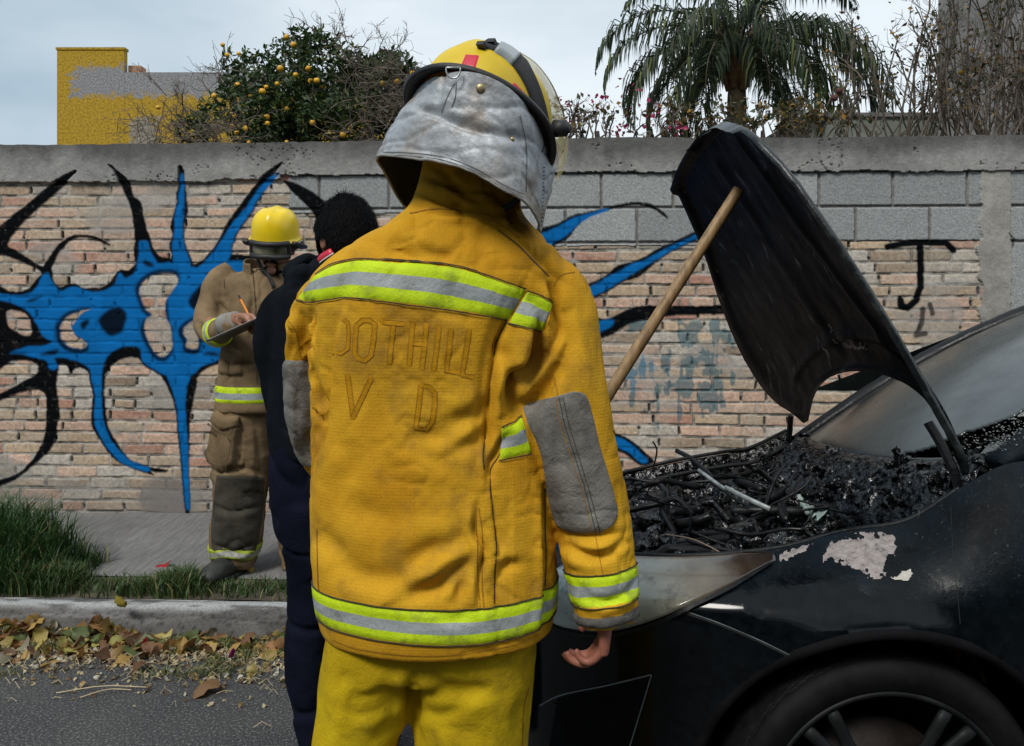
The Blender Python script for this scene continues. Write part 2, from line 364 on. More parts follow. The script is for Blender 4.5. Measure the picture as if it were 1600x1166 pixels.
# ---- spray paint
def r3(*p): return [(x / 3.8875, 220 + y / 3.8875) for x, y in p]
def r4(*p): return [(x / 3.644, 500 + y / 3.644) for x, y in p]
def r1(*p): return [(x / 1.944, 220 + y / 1.944) for x, y in p]
def r5(*p): return [(840 + x / 4.163, 280 + y / 4.163) for x, y in p]
blk, blu = np.zeros(SS.shape, bool), np.zeros(SS.shape, bool)
jx = PX + 1.0 * n2(30, 30, 3, 101); jy = PY + 1.0 * n2(30, 30, 3, 102)
def fill(mask, poly, val=True, sm=3):
    p = smooth_poly(poly, sm); b = (PX > p[:, 0].min() - 4) & (PX < p[:, 0].max() + 4) & (PY > p[:, 1].min() - 4) & (PY < p[:, 1].max() + 4)
    i = np.where(b); r = in_poly(jx[i], jy[i], p); mask[i[0][r], i[1][r]] = val
BODYK = r3((-60, 900), (60, 912), (130, 915), (195, 880), (262, 800), (320, 800), (330, 850), (370, 890), (420, 868), (475, 872), (500, 895), (560, 890), (620, 888), (670, 860), (700, 815), (735, 780), (780, 790), (830, 740), (850, 700), (960, 700), (1040, 715), (1180, 745)) + r1((620, 362), (700, 345), (860, 380), (880, 600)) + \
    r4((1500, 200), (1310, 240), (1220, 260), (1150, 300), (1115, 350), (1085, 380), (960, 370), (930, 330), (890, 300), (830, 265), (780, 215), (700, 222), (640, 258), (600, 320), (515, 330), (505, 300), (470, 275), (430, 280), (405, 310), (385, 265), (345, 250), (320, 280), (230, 280), (215, 255), (150, 232), (60, 240), (-60, 290))
for poly in [BODYK,
    r3((465, 183), (300, 275), (190, 365), (60, 470), (-60, 590), (-60, 690), (40, 700), (150, 742), (235, 785), (262, 808), (320, 808), (322, 770), (360, 690), (400, 640), (440, 605), (500, 590), (580, 602), (660, 638), (675, 628), (590, 583), (500, 570), (430, 580), (380, 612), (340, 652), (275, 745), (250, 758), (110, 668), (50, 628), (130, 520), (240, 410), (350, 315), (470, 205)),
    r4((225, 270), (335, 250), (325, 370), (348, 540), (335, 580), (310, 710), (240, 790), (180, 840), (100, 905), (0, 950), (-60, 965), (-60, 930), (60, 890), (120, 860), (190, 790), (240, 700), (262, 620), (265, 450), (240, 405), (180, 400), (100, 420), (0, 465), (-60, 490), (-60, 450), (60, 390), (170, 330), (220, 300)),
    r4((515, 300), (600, 300), (597, 400), (610, 520), (620, 600), (660, 680), (720, 770), (760, 800), (850, 835), (950, 850), (960, 862), (900, 870), (860, 858), (885, 885), (800, 860), (730, 835), (650, 790), (580, 700), (535, 620), (523, 560), (530, 430), (510, 340)),
    r4((930, 300), (1115, 320), (1110, 430), (1085, 560), (1083, 700), (1080, 860), (1088, 1060), (1075, 1110), (1060, 1090), (1045, 980), (1030, 820), (1010, 620), (1000, 500), (965, 400)),
    r3((668, 140), (700, 160), (740, 195), (790, 240), (820, 340), (860, 375), (880, 480), (920, 600), (940, 660), (980, 710), (1000, 750), (840, 750), (815, 680), (820, 580), (800, 420), (745, 290), (715, 205), (672, 152)),
    r3((1100, 152), (1130, 180), (1135, 300), (1145, 420), (1135, 470), (1120, 560), (1140, 660), (1175, 770), (1030, 770), (1045, 690), (1030, 640), (1050, 570), (1035, 520), (1070, 400), (1075, 320), (1095, 230)),
    r1((865, 65), (850, 85), (820, 130), (790, 180), (760, 230), (720, 290), (702, 360), (690, 400), (590, 390), (620, 360), (660, 310), (690, 250), (740, 180), (790, 120), (850, 72)),
    [(441, 281), (470, 290), (500, 308), (530, 335), (560, 380), (520, 375), (485, 328), (460, 303)],
    r5((-20, 330), (60, 310), (130, 290), (220, 240), (330, 215), (450, 185), (560, 160), (640, 150), (720, 160), (800, 200), (848, 252), (838, 262), (780, 212), (700, 180), (640, 172), (560, 180), (460, 205), (340, 245), (250, 320), (210, 380), (130, 420), (50, 480), (-120, 560), (-120, 400)),
    r5((1090, 322), (960, 372), (860, 418), (780, 450), (700, 500), (600, 540), (520, 560), (440, 630), (330, 680), (200, 740), (230, 850), (330, 792), (400, 760), (480, 720), (560, 670), (650, 640), (720, 590), (800, 520), (900, 460), (1090, 370)),
    r5((300, 760), (345, 830), (380, 890), (440, 910), (520, 880), (600, 840), (700, 822), (860, 820), (1040, 825), (1190, 818), (1230, 850), (1200, 880), (1040, 880), (860, 890), (740, 905), (640, 930), (560, 960), (490, 1010), (390, 1038), (250, 1050)),
    [(955, 676), (985, 687), (1010, 708), (1022, 722), (1000, 727), (975, 708), (950, 700)]]: fill(blk, poly)
for poly in [[(-10, 451), (-60, 455), (-120, 470), (-190, 502), (-120, 532), (-60, 570), (-10, 580)], [(-10, 369), (-60, 402), (-92, 446), (-60, 450), (-10, 398)], [(-10, 752), (-50, 762), (-92, 760), (-50, 769), (-10, 766)], [(-10, 621), (-60, 648), (-82, 692), (-55, 662), (-10, 636)],
    [(440, 470), (520, 440), (640, 405), (780, 405), (850, 430), (895, 470), (915, 520), (880, 580), (700, 570), (560, 600), (440, 575)], [(850, 550), (895, 560), (960, 672), (958, 704), (900, 640)]]: fill(blk, poly)
for poly in [[(-10, 460), (-60, 466), (-120, 480), (-165, 502), (-120, 520), (-60, 542), (-10, 552)], [(440, 482), (520, 452), (640, 417), (780, 417), (845, 442), (882, 478), (900, 520), (870, 566), (700, 557), (560, 586), (440, 560)], [(862, 556), (886, 562), (955, 678), (952, 696), (900, 630)]]: fill(blu, poly)
BB = r3((-60, 925), (60, 935), (150, 935), (200, 915), (240, 870), (262, 815), (290, 800), (310, 830), (340, 880), (380, 915), (430, 887), (480, 892), (540, 914), (620, 914), (690, 882), (716, 825), (735, 800), (765, 835), (820, 800), (850, 740), (960, 745), (1050, 740), (1170, 765), (1240, 775)) + r1((690, 365), (860, 395), (870, 590)) + \
    r4((1500, 170), (1290, 215), (1230, 235), (1150, 265), (1090, 318), (960, 320), (880, 280), (815, 235), (800, 160), (740, 150), (680, 160), (620, 200), (590, 260), (582, 310), (525, 310), (515, 280), (470, 248), (420, 228), (350, 215), (312, 218), (335, 265), (310, 285), (280, 270), (270, 235), (200, 215), (130, 195), (60, 190), (80, 178), (160, 150), (240, 150), (300, 125), (250, 95)) + r3((235, 1130), (190, 1060), (130, 1010), (40, 975), (-60, 960))
for poly in [BB,
    r4((530, 270), (582, 290), (580, 420), (590, 540), (600, 600), (640, 690), (700, 760), (750, 800), (850, 840), (840, 862), (760, 840), (700, 815), (640, 760), (590, 690), (555, 620), (540, 560), (545, 430), (522, 330)),
    r4((955, 290), (1080, 300), (1068, 380), (1060, 460), (1060, 560), (1074, 700), (1075, 860), (1084, 1060), (1068, 1080), (1055, 1000), (1040, 820), (1020, 620), (1012, 500), (985, 400)),
    r3((845, 622), (872, 605), (905, 618), (915, 670), (960, 760), (840, 770), (848, 690)),
    r3((1107, 208), (1130, 215), (1125, 300), (1120, 440), (1115, 560), (1130, 660), (1165, 770), (1070, 770), (1050, 650), (1060, 560), (1062, 480), (1080, 400), (1090, 330)),
    r1((855, 97), (830, 128), (790, 172), (760, 222), (712, 292), (695, 360), (600, 395), (640, 350), (675, 300), (700, 260), (750, 200), (800, 130)),
    r5((-120, 440), (-20, 370), (60, 340), (140, 305), (240, 250), (350, 220), (450, 190), (455, 204), (350, 247), (280, 287), (230, 332), (170, 378), (110, 408), (40, 465), (-120, 540)),
    r5((1090, 335), (900, 420), (800, 470), (700, 522), (600, 558), (540, 595), (440, 645), (300, 722), (230, 760), (240, 820), (330, 780), (400, 745), (500, 690), (600, 628), (700, 568), (800, 508), (900, 450), (1090, 362)),
    r5((300, 930), (370, 932), (430, 915), (490, 910), (500, 925), (480, 960), (430, 985), (385, 1005), (300, 1020)),
    [(955, 680), (983, 692), (1005, 712), (1012, 721), (1000, 722), (978, 704), (950, 694)]]: fill(blu, poly)
holes = [r3((45, 1040), (90, 1030), (150, 1045), (185, 1085), (197, 1150)) + r4((186, 60), (180, 85), (150, 92), (90, 65), (50, 30)),
    r3((572, 1017), (500, 1032), (420, 1062), (375, 1110), (363, 1166)) + r4((345, 50), (350, 110), (390, 150), (440, 165), (490, 160), (498, 130), (470, 110), (430, 80), (412, 40), (416, 0)) + r3((447, 1130), (472, 1078), (515, 1042)),
    r3((1020, 800), (1060, 805), (1085, 830), (1080, 870), (1040, 930), (1010, 980), (1010, 1050), (1035, 1110)) + r4((968, 0), (978, 50), (987, 150), (950, 205), (910, 210), (870, 170), (835, 100), (820, 50)) + r3((875, 1140), (890, 1080), (925, 1060), (890, 1030), (855, 960), (845, 900), (880, 850), (940, 810)),
    r4((1100, 5), (1137, 0), (1137, 90), (1130, 165), (1085, 168), (1060, 150), (1065, 110), (1045, 80), (1050, 40))]
soft_k = np.zeros(SS.shape, bool)
for hp in holes:
    q = np.array(hp); c0 = q.mean(0); big_ = c0 + (q - c0) * 1.0; d_ = q - c0
    big_ = q + d_ / (np.linalg.norm(d_, axis=1)[:, None] + 1e-6) * 6.0 + np.array([-.8, .8]); fill(soft_k, big_)
fill(soft_k, r3((600, 1090), (650, 1035), (710, 1008), (762, 1030), (775, 1080), (745, 1166)) + r4((712, 60), (650, 92), (600, 70), (565, 15)))
fill(soft_k, r3((500, 1100), (540, 1085), (545, 1110), (510, 1150), (495, 1130)))
fill(soft_k, r3((165, 975), (270, 935), (200, 980))); fill(soft_k, r3((890, 725), (945, 760), (900, 765), (870, 740)))
fill(soft_k, r3((1150, 960), (1230, 870), (1240, 930), (1200, 1030), (1160, 1010)))
fill(soft_k, r4((225, 195), (335, 165), (340, 178), (300, 200))); fill(soft_k, r4((1150, 195), (1260, 205), (1210, 180)))
for hp in holes: fill(blk, hp, False); fill(blu, hp, False); fill(soft_k, hp, False)
def blur(mk, n=1):
    a = mk.astype(float)
    for _ in range(n):
        b = a.copy(); b[1:-1] = (a[:-2] + 2 * a[1:-1] + a[2:]) / 4; a = b.copy(); a[:, 1:-1] = (b[:, :-2] + 2 * b[:, 1:-1] + b[:, 2:]) / 4
    return a
kb_, bb_, sk_ = blur(blk, 1), blur(blu, 2), blur(soft_k, 4) * .96
jt = np.zeros(SS.shape)
for pl, wd in (([(1386, 386), (1410, 381), (1440, 379), (1478, 380), (1489, 391)], 4.6), ([(1437, 382), (1438, 420), (1437, 448), (1430, 470), (1417, 481), (1407, 478), (1406, 468)], 5.0), ([(1441, 483), (1439, 505), (1430, 524), (1445, 521)], 3.5), ([(1452, 476), (1456, 490)], 3.5), ([(1575, 365), (1583, 375), (1580, 385)], 1.2)):
    D, _ = dist_line(PX + .8 * n2(30, 30, 2, 110), PY, pl); jt = np.maximum(jt, sst(wd + 2.4, wd - 1.2, D) * (1.0 if wd > 4 else .8))
worn = (1 - .10 * sst(.3, .55, n2(50, 50, 3, 111)) * (1 - bm_ * .6))
gro = 1 - .4 * np.clip(crack + vcr, 0, 1)
bluec = np.array([.003, .125, .38]) * (1 + .22 * n2(9, 9, 4, 112))[..., None] * gro[..., None]
blackc = np.array([.002, .003, .004]) * np.ones(SS.shape + (1,))
kk = (np.maximum(kb_ * worn, jt))[..., None]; C = C * (1 - kk) + blackc * kk
b2 = (bb_ * (.94 + .06 * worn))[..., None] ; C = C * (1 - b2) + bluec * b2
C = C * (1 - sk_[..., None]) + blackc * sk_[..., None]
paint = (kb_ > .5) | (bb_ > .5) | (sk_ > .5) | (jt > .5)
H = np.where(blur(blk | blu, 2) > .5, H * .5 + .004, H); VV = PT + H[..., None] * N; VV[:, -1] += np.array([0, 0, 0])
tz = .010 * fbm(np.stack([sa * 1.5, sa * 0], -1), 4, 120) + .004 * fbm(np.stack([sa * 14, sa * 0], -1), 3, 121)
VV[..., 2] += tz[:, None] * sst(Z1 - .25, Z1, ZZ)
fa = grid_faces(ns, nzv)[:, ::-1].copy()
fi = np.arange(len(fa)); ii, jj = fi // (nzv - 1), fi % (nzv - 1); fc = cls[ii, jj]; fp = paint[ii, jj]
wall = empty('painted_wall', tuple(wp(0, 0, RZ)), 'long weathered brick and block wall with blue and black spray painting', 'wall')
m = NT('wall_paint_and_brick'); nn = m.noise(170, 3, .7)
c = m.mix(1.0, m.attr(), m.ramp(nn, [(.3, (.72, .72, .72)), (.65, (1.16, 1.16, 1.16))]), 'MULTIPLY')
m.bump(nn, .35, .004); M_wall = m.done(c, .9)
m = NT('spray_paint'); nn = m.noise(150, 3, .6); m.bump(nn, .3, .003); M_spray = m.done(m.attr(), .8, Specular_IOR_Level=.05)
def sub(name, sel, mat_):
    f_ = fa[sel]; u_, inv = np.unique(f_, return_inverse=True)
    return mesh_np(name, VV.reshape(-1, 3)[u_], inv.reshape(-1, 4), mat_, wall, C.reshape(-1, 3)[u_])
sub('brickwork', (fc == 2) & ~fp, M_wall); sub('block_courses', (fc == 1) & ~fp, M_wall)
sub('concrete_pillar', (fc == 3) & ~fp, M_wall); sub('coping', (fc == 0) & ~fp, M_wall)
g_ = sub('graffiti', fp, M_spray); g_['label'] = 'blue creature with black tentacles spray painted on the bricks'
# body of the wall behind the relief, rough top
tp = []; ds_ = np.linspace(0, 1, 9)
M_conc = pmat('weathered_concrete', (.10, .10, .098), (.2, .195, .185), 6, .92, .6)
TT = np.zeros((ns, 9, 3))
for k, t in enumerate(ds_):
    dpt = -.16 * t + .03 * (1 - t); TT[:, k] = VV[:, -1] if k == 0 else W0 + sa[:, None] * U + N * dpt
    if k: TT[:, k, 2] = VV[:, -1, 2] + .006 * fbm(np.stack([sa * 12, sa * 0 + t * 3], -1), 3, 130) + (.006 * math.sin(t * 3.1))
bk_ = TT[:, -1].copy(); bk_[:, 2] = -.02
TT = np.concatenate([TT, bk_[:, None]], 1)
mesh_np('wall_body', TT.reshape(-1, 3), grid_faces(ns, 10)[:, ::-1].copy(), M_conc, wall)
# plain continuations out of the frame
mb = MB(); AX = np.array([U, -N, [0, 0, 1]]).T
mb.box(wp(-8.9, -.07, 1.07), (10.3, .18, 2.38), AX); mb.box(wp(8.45, -.07, 1.07), (10.0, .18, 2.38), AX); mb.build('wall_run', M_conc, wall)
# ================================================================ BEHIND THE WALL
random.seed(9); np.random.seed(9)
# ---- yellow rendered building (left)
def grid_wall(mb, x0, x1, z0, z1, y, step=.06, fz=1): pass
m = NT('mustard_render'); f = m.noise(26, 5, .75); g2 = m.noise(9, 4)
ob = m.tc.outputs['Object']
c = m.ramp(f, [(.33, (.16, .095, .008)), (.52, (.40, .25, .012)), (.8, (.50, .33, .03))])
sep = m.n('ShaderNodeSeparateXYZ'); m.t.links.new(ob, sep.inputs[0])
gy = m.ramp(m.noise(34, 4, .8), [(.38, (.13, .13, .13)), (.60, (.30, .30, .31))])
# bare grey render: a band along the top edge (object x -9.2..-3, z 4.05..4.75)
zz_ = m.math('ADD', sep.outputs['Z'], m.math('MULTIPLY', m.math('SUBTRACT', g2, .5), .55))
xx_ = m.math('ADD', sep.outputs['X'], m.math('MULTIPLY', m.math('SUBTRACT', g2, .5), .9))
def band(lo, hi, v, soft=.05):
    a = m.n('ShaderNodeMapRange', **{'From Min': lo - soft, 'From Max': lo + soft}); m.t.links.new(v, a.inputs['Value'])
    b = m.n('ShaderNodeMapRange', **{'From Min': hi - soft, 'From Max': hi + soft, 'To Min': 1., 'To Max': 0.}); m.t.links.new(v, b.inputs['Value'])
    return m.math('MULTIPLY', a.outputs['Result'], b.outputs['Result'])
YB = 14.0
def YX(p): return (p - 800) / F * YB
def YZ(p): return CH - (p - HY) / F * YB
fac = m.math('MULTIPLY', band(YX(113), YX(700), xx_), band(YZ(150), YZ(105), zz_))
fac2 = m.math('MULTIPLY', band(YX(205), YX(245), xx_), band(YZ(250), YZ(185), zz_))
c = m.mix(m.math('MAXIMUM', fac, m.math('MULTIPLY', fac2, .8)), c, gy)
m.bump(f, .8, .02); M_must = m.done(c, .9)
M_red = pmat('bare_red_brick', (.30, .14, .08), (.42, .25, .15), 12, .9, .4)
bl = empty('rendered_house', (YX(150), YB, 0), 'mustard yellow house gable with a bare grey patch behind the wall', 'house')
mb = MB(); mb.box((YX(141.5), YB + .06, (YZ(78) + 0) / 2), (YX(194) - YX(89), .12, YZ(78))); mb.build('chimney_block', M_must, bl)
mb = MB(); mb.box(((YX(194) + YX(660)) / 2, YB + .203, YZ(113) / 2), (YX(660) - YX(194), .4, YZ(113))); mb.build('side_wall', M_must, bl)
mb = MB(); mb.box((YX(141.5), YB + .06, YZ(78) + .02), (YX(194) - YX(89) + .03, .15, .04)); mb.build('ledge', M_must, bl)
mb = MB(); mb.box((YX(204), YB + .25, YZ(99) - .25), (.21, .22, .5)); mb.build('brick_stub', M_red, bl)
# ---- grey tower (right) and low parapet
m = NT('grey_render'); f = m.noise(3, 6); m.bump(m.noise(60, 4), .4, .01)
M_grey = m.done(m.ramp(f, [(.3, (.10, .10, .098)), (.7, (.19, .19, .188))]), .9)
TD = 10.5
tx = lambda p: (p - 800) / F * TD
t_ = empty('concrete_tower', ((tx(1465) + tx(1700)) / 2, TD, 0), 'tall plain grey concrete tower standing behind the bare shrubs', 'building')
TR_ = np.array(Matrix.Rotation(R(-27.2), 3, 'Z')); tc_ = np.array([tx(1466), TD, 0]) + TR_ @ np.array([2.0, 1.3, 0]); mb = MB(); mb.box(tc_ + [0, 0, 3.6], (4.0, 2.6, 7.2), TR_); mb.build('shaft', M_grey, t_)
mb = MB(); mb.box(tc_ + [0, 0, 7.26], (4.12, 2.72, .12), TR_); mb.build('ledge', M_conc, t_)
PD = 12.5; txp = lambda p: (p - 800) / F * PD; zp = CH - (183 - HY) / F * PD
t_ = empty('low_building', (txp(1370), PD, 0), 'low green grey flat roofed building between palm and tower', 'building')
M_gg = pmat('green_grey_plaster', (.13, .15, .125), (.2, .22, .19), 3, .9, .3)
mb = MB(); mb.box(((txp(1262) + txp(1640)) / 2, PD + 1.5, zp / 2), (txp(1640) - txp(1262), 3, zp)); mb.build('side_wall', M_gg, t_)
mb = MB(); mb.box(((txp(1262) + txp(1640)) / 2, PD + 1.5, zp + .03), (txp(1640) - txp(1262) + .08, 3.08, .06)); mb.build('ledge', M_conc, t_)

# ---- foliage helpers
def leaf_cloud(P0, size, up=.3, asp=.45, fold=.25, jitter=1, seed=0):
    """rhombic folded leaves at the points P0; returns verts, faces"""
    r = np.random.RandomState(seed); n = len(P0)
    d = r.normal(size=(n, 3)); d[:, 2] += up; d /= np.linalg.norm(d, axis=1)[:, None]
    e = np.cross(d, r.normal(size=(n, 3))); e /= np.linalg.norm(e, axis=1)[:, None]; nn = np.cross(d, e)
    s = np.broadcast_to(size, (n,)) * r.uniform(.6, 1.25, n); s = s[:, None]
    a = P0; b = P0 + d * s * .5 + e * s * asp * .5 + nn * s * fold * .3; c = P0 + d * s - nn * s * .1; f = P0 + d * s * .5 - e * s * asp * .5 + nn * s * fold * .3
    V = np.stack([a, b, c, f], 1).reshape(-1, 3); k = np.arange(n)[:, None] * 4
    Fc = np.concatenate([k + np.array([0, 1, 2]), k + np.array([0, 2, 3])], 0)
    return V, Fc
def mat_leaf(name, cols, rough=.5, trans=.25):
    m = NT(name); c = m.attr(); m.b.inputs['Specular IOR Level'].default_value = .4
    tr = m.t.nodes.new('ShaderNodeBsdfTranslucent'); mx = m.t.nodes.new('ShaderNodeMixShader'); mx.inputs[0].default_value = trans
    m.t.links.new(c, tr.inputs[0]); m.done(c, rough); m.t.links.new(m.b.outputs[0], mx.inputs[1]); m.t.links.new(tr.outputs[0], mx.inputs[2]); m.t.links.new(mx.outputs[0], m.o.inputs[0]); return m.m
M_leaf = mat_leaf('leaf', None)
M_bark = pmat('bark', (.035, .028, .02), (.09, .07, .05), 14, .9, .6)
M_twig = pmat('dry_twig', (.055, .042, .032), (.12, .095, .07), 14, .9, .3)
def branchy(mb, p, d, ln, r, depth, rnd, spread=.6, up=.1, segs=4, out=None, minr=.0015, nch=(2, 3), shrink=.68, droop=0):
    p = np.array(p, float); d = nrm(d); pts = [p.copy()]
    for k in range(segs):
        d = nrm(d + rnd.normal(0, .16, 3) + np.array([0, 0, up - droop * k / segs])); p = p + d * ln / segs; pts.append(p.copy())
    rr = np.linspace(r, max(r * .6, minr), segs + 1); mb.tube(pts, rr, 5 if r > .01 else 3, cap=False)
    if out is not None and depth <= 2: out += pts[1:]
    if depth > 0:
        for _ in range(rnd.randint(nch[0], nch[1] + 1)):
            k = rnd.randint(1, segs + 1); branchy(mb, pts[k], d + rnd.normal(0, spread, 3), ln * shrink * rnd.uniform(.7, 1.2), max(rr[k] * .7, minr), depth - 1, rnd, spread, up, segs, out, minr, nch, shrink, droop)
# ---- orange tree
OD = 6.6
ot = empty('orange_tree', tuple(P(480, 300, OD)[:2]) + (0,), 'dense green orange tree hung with ripe oranges behind the wall', 'tree')
rnd = np.random.RandomState(4)
mb = MB()
for k in range(5): mb.tube(spline([(P(470, 300, OD)[0] + rnd.uniform(-.08, .08), OD + rnd.uniform(-.1, .1), 0), (P(440 + 20 * k, 300, OD)[0], OD, 1.2), P(380 + 50 * k, 200, OD + rnd.uniform(-.3, .3)), P(340 + 70 * k, 120, OD + rnd.uniform(-.4, .4))], 14), np.linspace(.06, .012, 14), 8)
mb.build('trunk', M_bark, ot, True)
# lumps: (px, py, radius in px)
lump = [(400, 120, 48), (450, 100, 42), (395, 170, 60), (340, 190, 38), (455, 165, 62), (510, 150, 55), (500, 100, 42), (560, 130, 48), (600, 150, 46), (620, 110, 30), (560, 190, 55), (620, 190, 42), (430, 205, 60), (300, 205, 26), (520, 205, 60), (365, 90, 18), (535, 72, 24), (475, 62, 20), (380, 78, 10), (350, 120, 16), (500, 60, 12), (440, 210, 70), (585, 95, 20), (640, 160, 26), (660,200,40), (600, 110, 34), (560, 100, 30), (635, 130, 26)]
pts = []
for (x, y, r) in lump:
    n = int(r * r * .42); th = rnd.normal(size=(n, 3)); th /= np.linalg.norm(th, axis=1)[:, None]; rad = r / F * OD * rnd.uniform(.35, 1.05, n) ** .6
    c0 = P(x, y, OD + rnd.uniform(-.25, .25)); q = c0 + th * rad[:, None] * np.array([1, 1.1, 1]); pts.append(q)
pts = np.concatenate(pts); keep = fbm(pts * 4.2, 3, 5) > -.22 + .25 * (pts[:, 2] > 2.9) * rnd.rand(len(pts)); pts = pts[keep]
V, Fc = leaf_cloud(pts, .062, .1, .42, .3, seed=2)
base = np.array([.036, .066, .02]); t = rnd.rand(len(pts))[:, None]; col = base * (.5 + 1.1 * t); lt = rnd.rand(len(pts)) > .88; col[lt] = np.array([.14, .16, .03]) * rnd.uniform(.6, 1.1, (lt.sum(), 1))
mesh_np('leaf_crown', V, Fc, M_leaf, ot, np.repeat(col, 4, 0), smooth=False)
mb = MB()
for k in range(70):
    x, y, r = lump[rnd.randint(len(lump))]; branchy(mb, P(x + rnd.uniform(-r, r) * .8, min(y + rnd.uniform(-r, r), 225), OD + rnd.uniform(-.5, .3)), (rnd.normal(), rnd.normal() * .5, rnd.normal() * .5 + .35), .17, .005, 2, rnd, .7, .05)
for (x, y, dx) in [(250, 205, -.5), (280, 200, -.4), (300, 190, -.3), (260, 150, -.3), (330, 150, -.25), (240, 215, -.8), (340, 130, .1), (560, 80, .2), (590, 85, .3), (540, 60, .1), (600, 100, .4), (620, 90, .2), (350, 200, -.9), (300, 215, -.9), (330, 200, -.7)]:
    branchy(mb, P(x, y, OD - .2 + rnd.uniform(-.3, .3)), (dx, rnd.normal() * .3, .5), .19, .005, 3, rnd, .55, .04)
for k in range(190):   # tangle of bare twigs on the right side and on the left
    a = rnd.rand() < .62; x = rnd.uniform(540, 650) if a else rnd.uniform(215, 400); y = rnd.uniform(95, 225) if a else rnd.uniform(185, 228)
    branchy(mb, P(x, y, OD - rnd.uniform(.3, .8)), (rnd.normal(), rnd.normal() * .4, rnd.normal() * .7), .17, .004, 2, rnd, .8, .0)
mb.build('twigs', M_twig, ot)
M_orange = pmat('orange_peel', (.62, .30, .012), (.70, .40, .02), 30, .45, .3, 200, .002)
opx = [(348, 70), (355, 86), (373, 84), (448, 58), (459, 70), (438, 107), (462, 117), (482, 107), (486, 127), (495, 126), (505, 136), (449, 170), (410, 143), (416, 136), (393, 152), (371, 133), (335, 150), (247, 168), (361, 197), (385, 201), (399, 206), (389, 223), (417, 183), (488, 192), (530, 170), (544, 187), (536, 211), (433, 131), (448, 222), (598, 130), (620, 128), (645, 115), (370, 208), (418, 193), (508, 74)]
def sphere_me(name, r, n=12, m=8, dimple=0):
    th = np.linspace(0, np.pi, m); ph = np.linspace(0, 2 * np.pi, n, endpoint=False); A, B = np.meshgrid(th, ph, indexing='ij')
    V = np.stack([np.sin(A) * np.cos(B), np.sin(A) * np.sin(B), np.cos(A)], -1) * r; V[..., 2] -= dimple * r * np.exp(-(A / .4) ** 2)
    return V.reshape(-1, 3), grid_faces(m, n, True)
Vs, Fs = sphere_me('o', .026, 14, 10, .2); first = None
for k, (x, y) in enumerate(opx):
    c0 = P(x, y, OD - rnd.uniform(.16, .44))
    if first is None: o = mesh_np('orange', Vs, Fs, M_orange, None); first = o
    else: o = first.copy(); COL.objects.link(o)
    o.parent = ot; o.matrix_parent_inverse = Matrix.Translation(-Vector(ot.location)); o.location = c0; s_ = rnd.uniform(.68, 1.05) * (1.15 if y in (107, 117, 143, 127, 150) else .95); o.scale = (s_, s_, s_ * .96)
# ---- palm
PMD = 13.5
pc = P(1155, 78, PMD)
pt = empty('palm_tree', (pc[0], pc[1], 0), 'feathery drooping palm tree behind the wall, dark against the sky', 'palm')
mb = MB(); n = 60; zz = np.linspace(0, pc[2] + .2, n); rr = .17 - .03 * zz / zz[-1] + .012 * np.sin(zz * 60); mb.tube(np.stack([pc[0] + .04 * np.sin(zz), np.full(n, PMD), zz], -1), rr, 12)
mb.build('trunk', pmat('palm_trunk', (.10, .075, .045), (.22, .17, .10), 8, .9, .7), pt, True)
mb = MB()
for k in range(26):
    a = k * 2.4; b0 = pc + np.array([math.cos(a) * .16, math.sin(a) * .16, rnd.uniform(-.75, .1)]); mb.tube([b0, b0 + np.array([math.cos(a) * .12, math.sin(a) * .12, .3]), b0 + np.array([math.cos(a) * .3, math.sin(a) * .3, .62])], [.07, .045, .02], 6)
mb.build('boots', pmat('palm_boot', (.12, .07, .03), (.25, .16, .08), 9, .9, .4), pt, True)
LV, LF, LC = [], [], []; mbr = MB(); nv_ = 0
fr = [(-178, 2.5, .75), (-165, 2.4, .35), (172, 2.6, 1.0), (-150, 2.3, .1), (150, 2.3, .6), (178, 2.1, .15), (-140, 2.1, .8), (140, 1.9, .0), (0, 2.6, .75), (8, 2.8, .55), (-12, 2.6, .3), (20, 2.4, .9), (-30, 2.2, .6), (35, 2.2, .2), (-45, 2.1, .0), (-8, 2.4, .05), (60, 2.3, .8), (90, 2.2, .9), (110, 2.3, 1.1), (-90, 2.4, .7), (-110, 2.3, 1.0), (-60, 2.0, .3), (-125, 2.0, .3), (180, 2.3, 1.5), (10, 2.4, 1.5), (-160, 1.7, -.4), (-20, 1.8, -.5), (-88, 1.9, .15), (12, 1.7, -.3), (165, 1.8, -.3)]
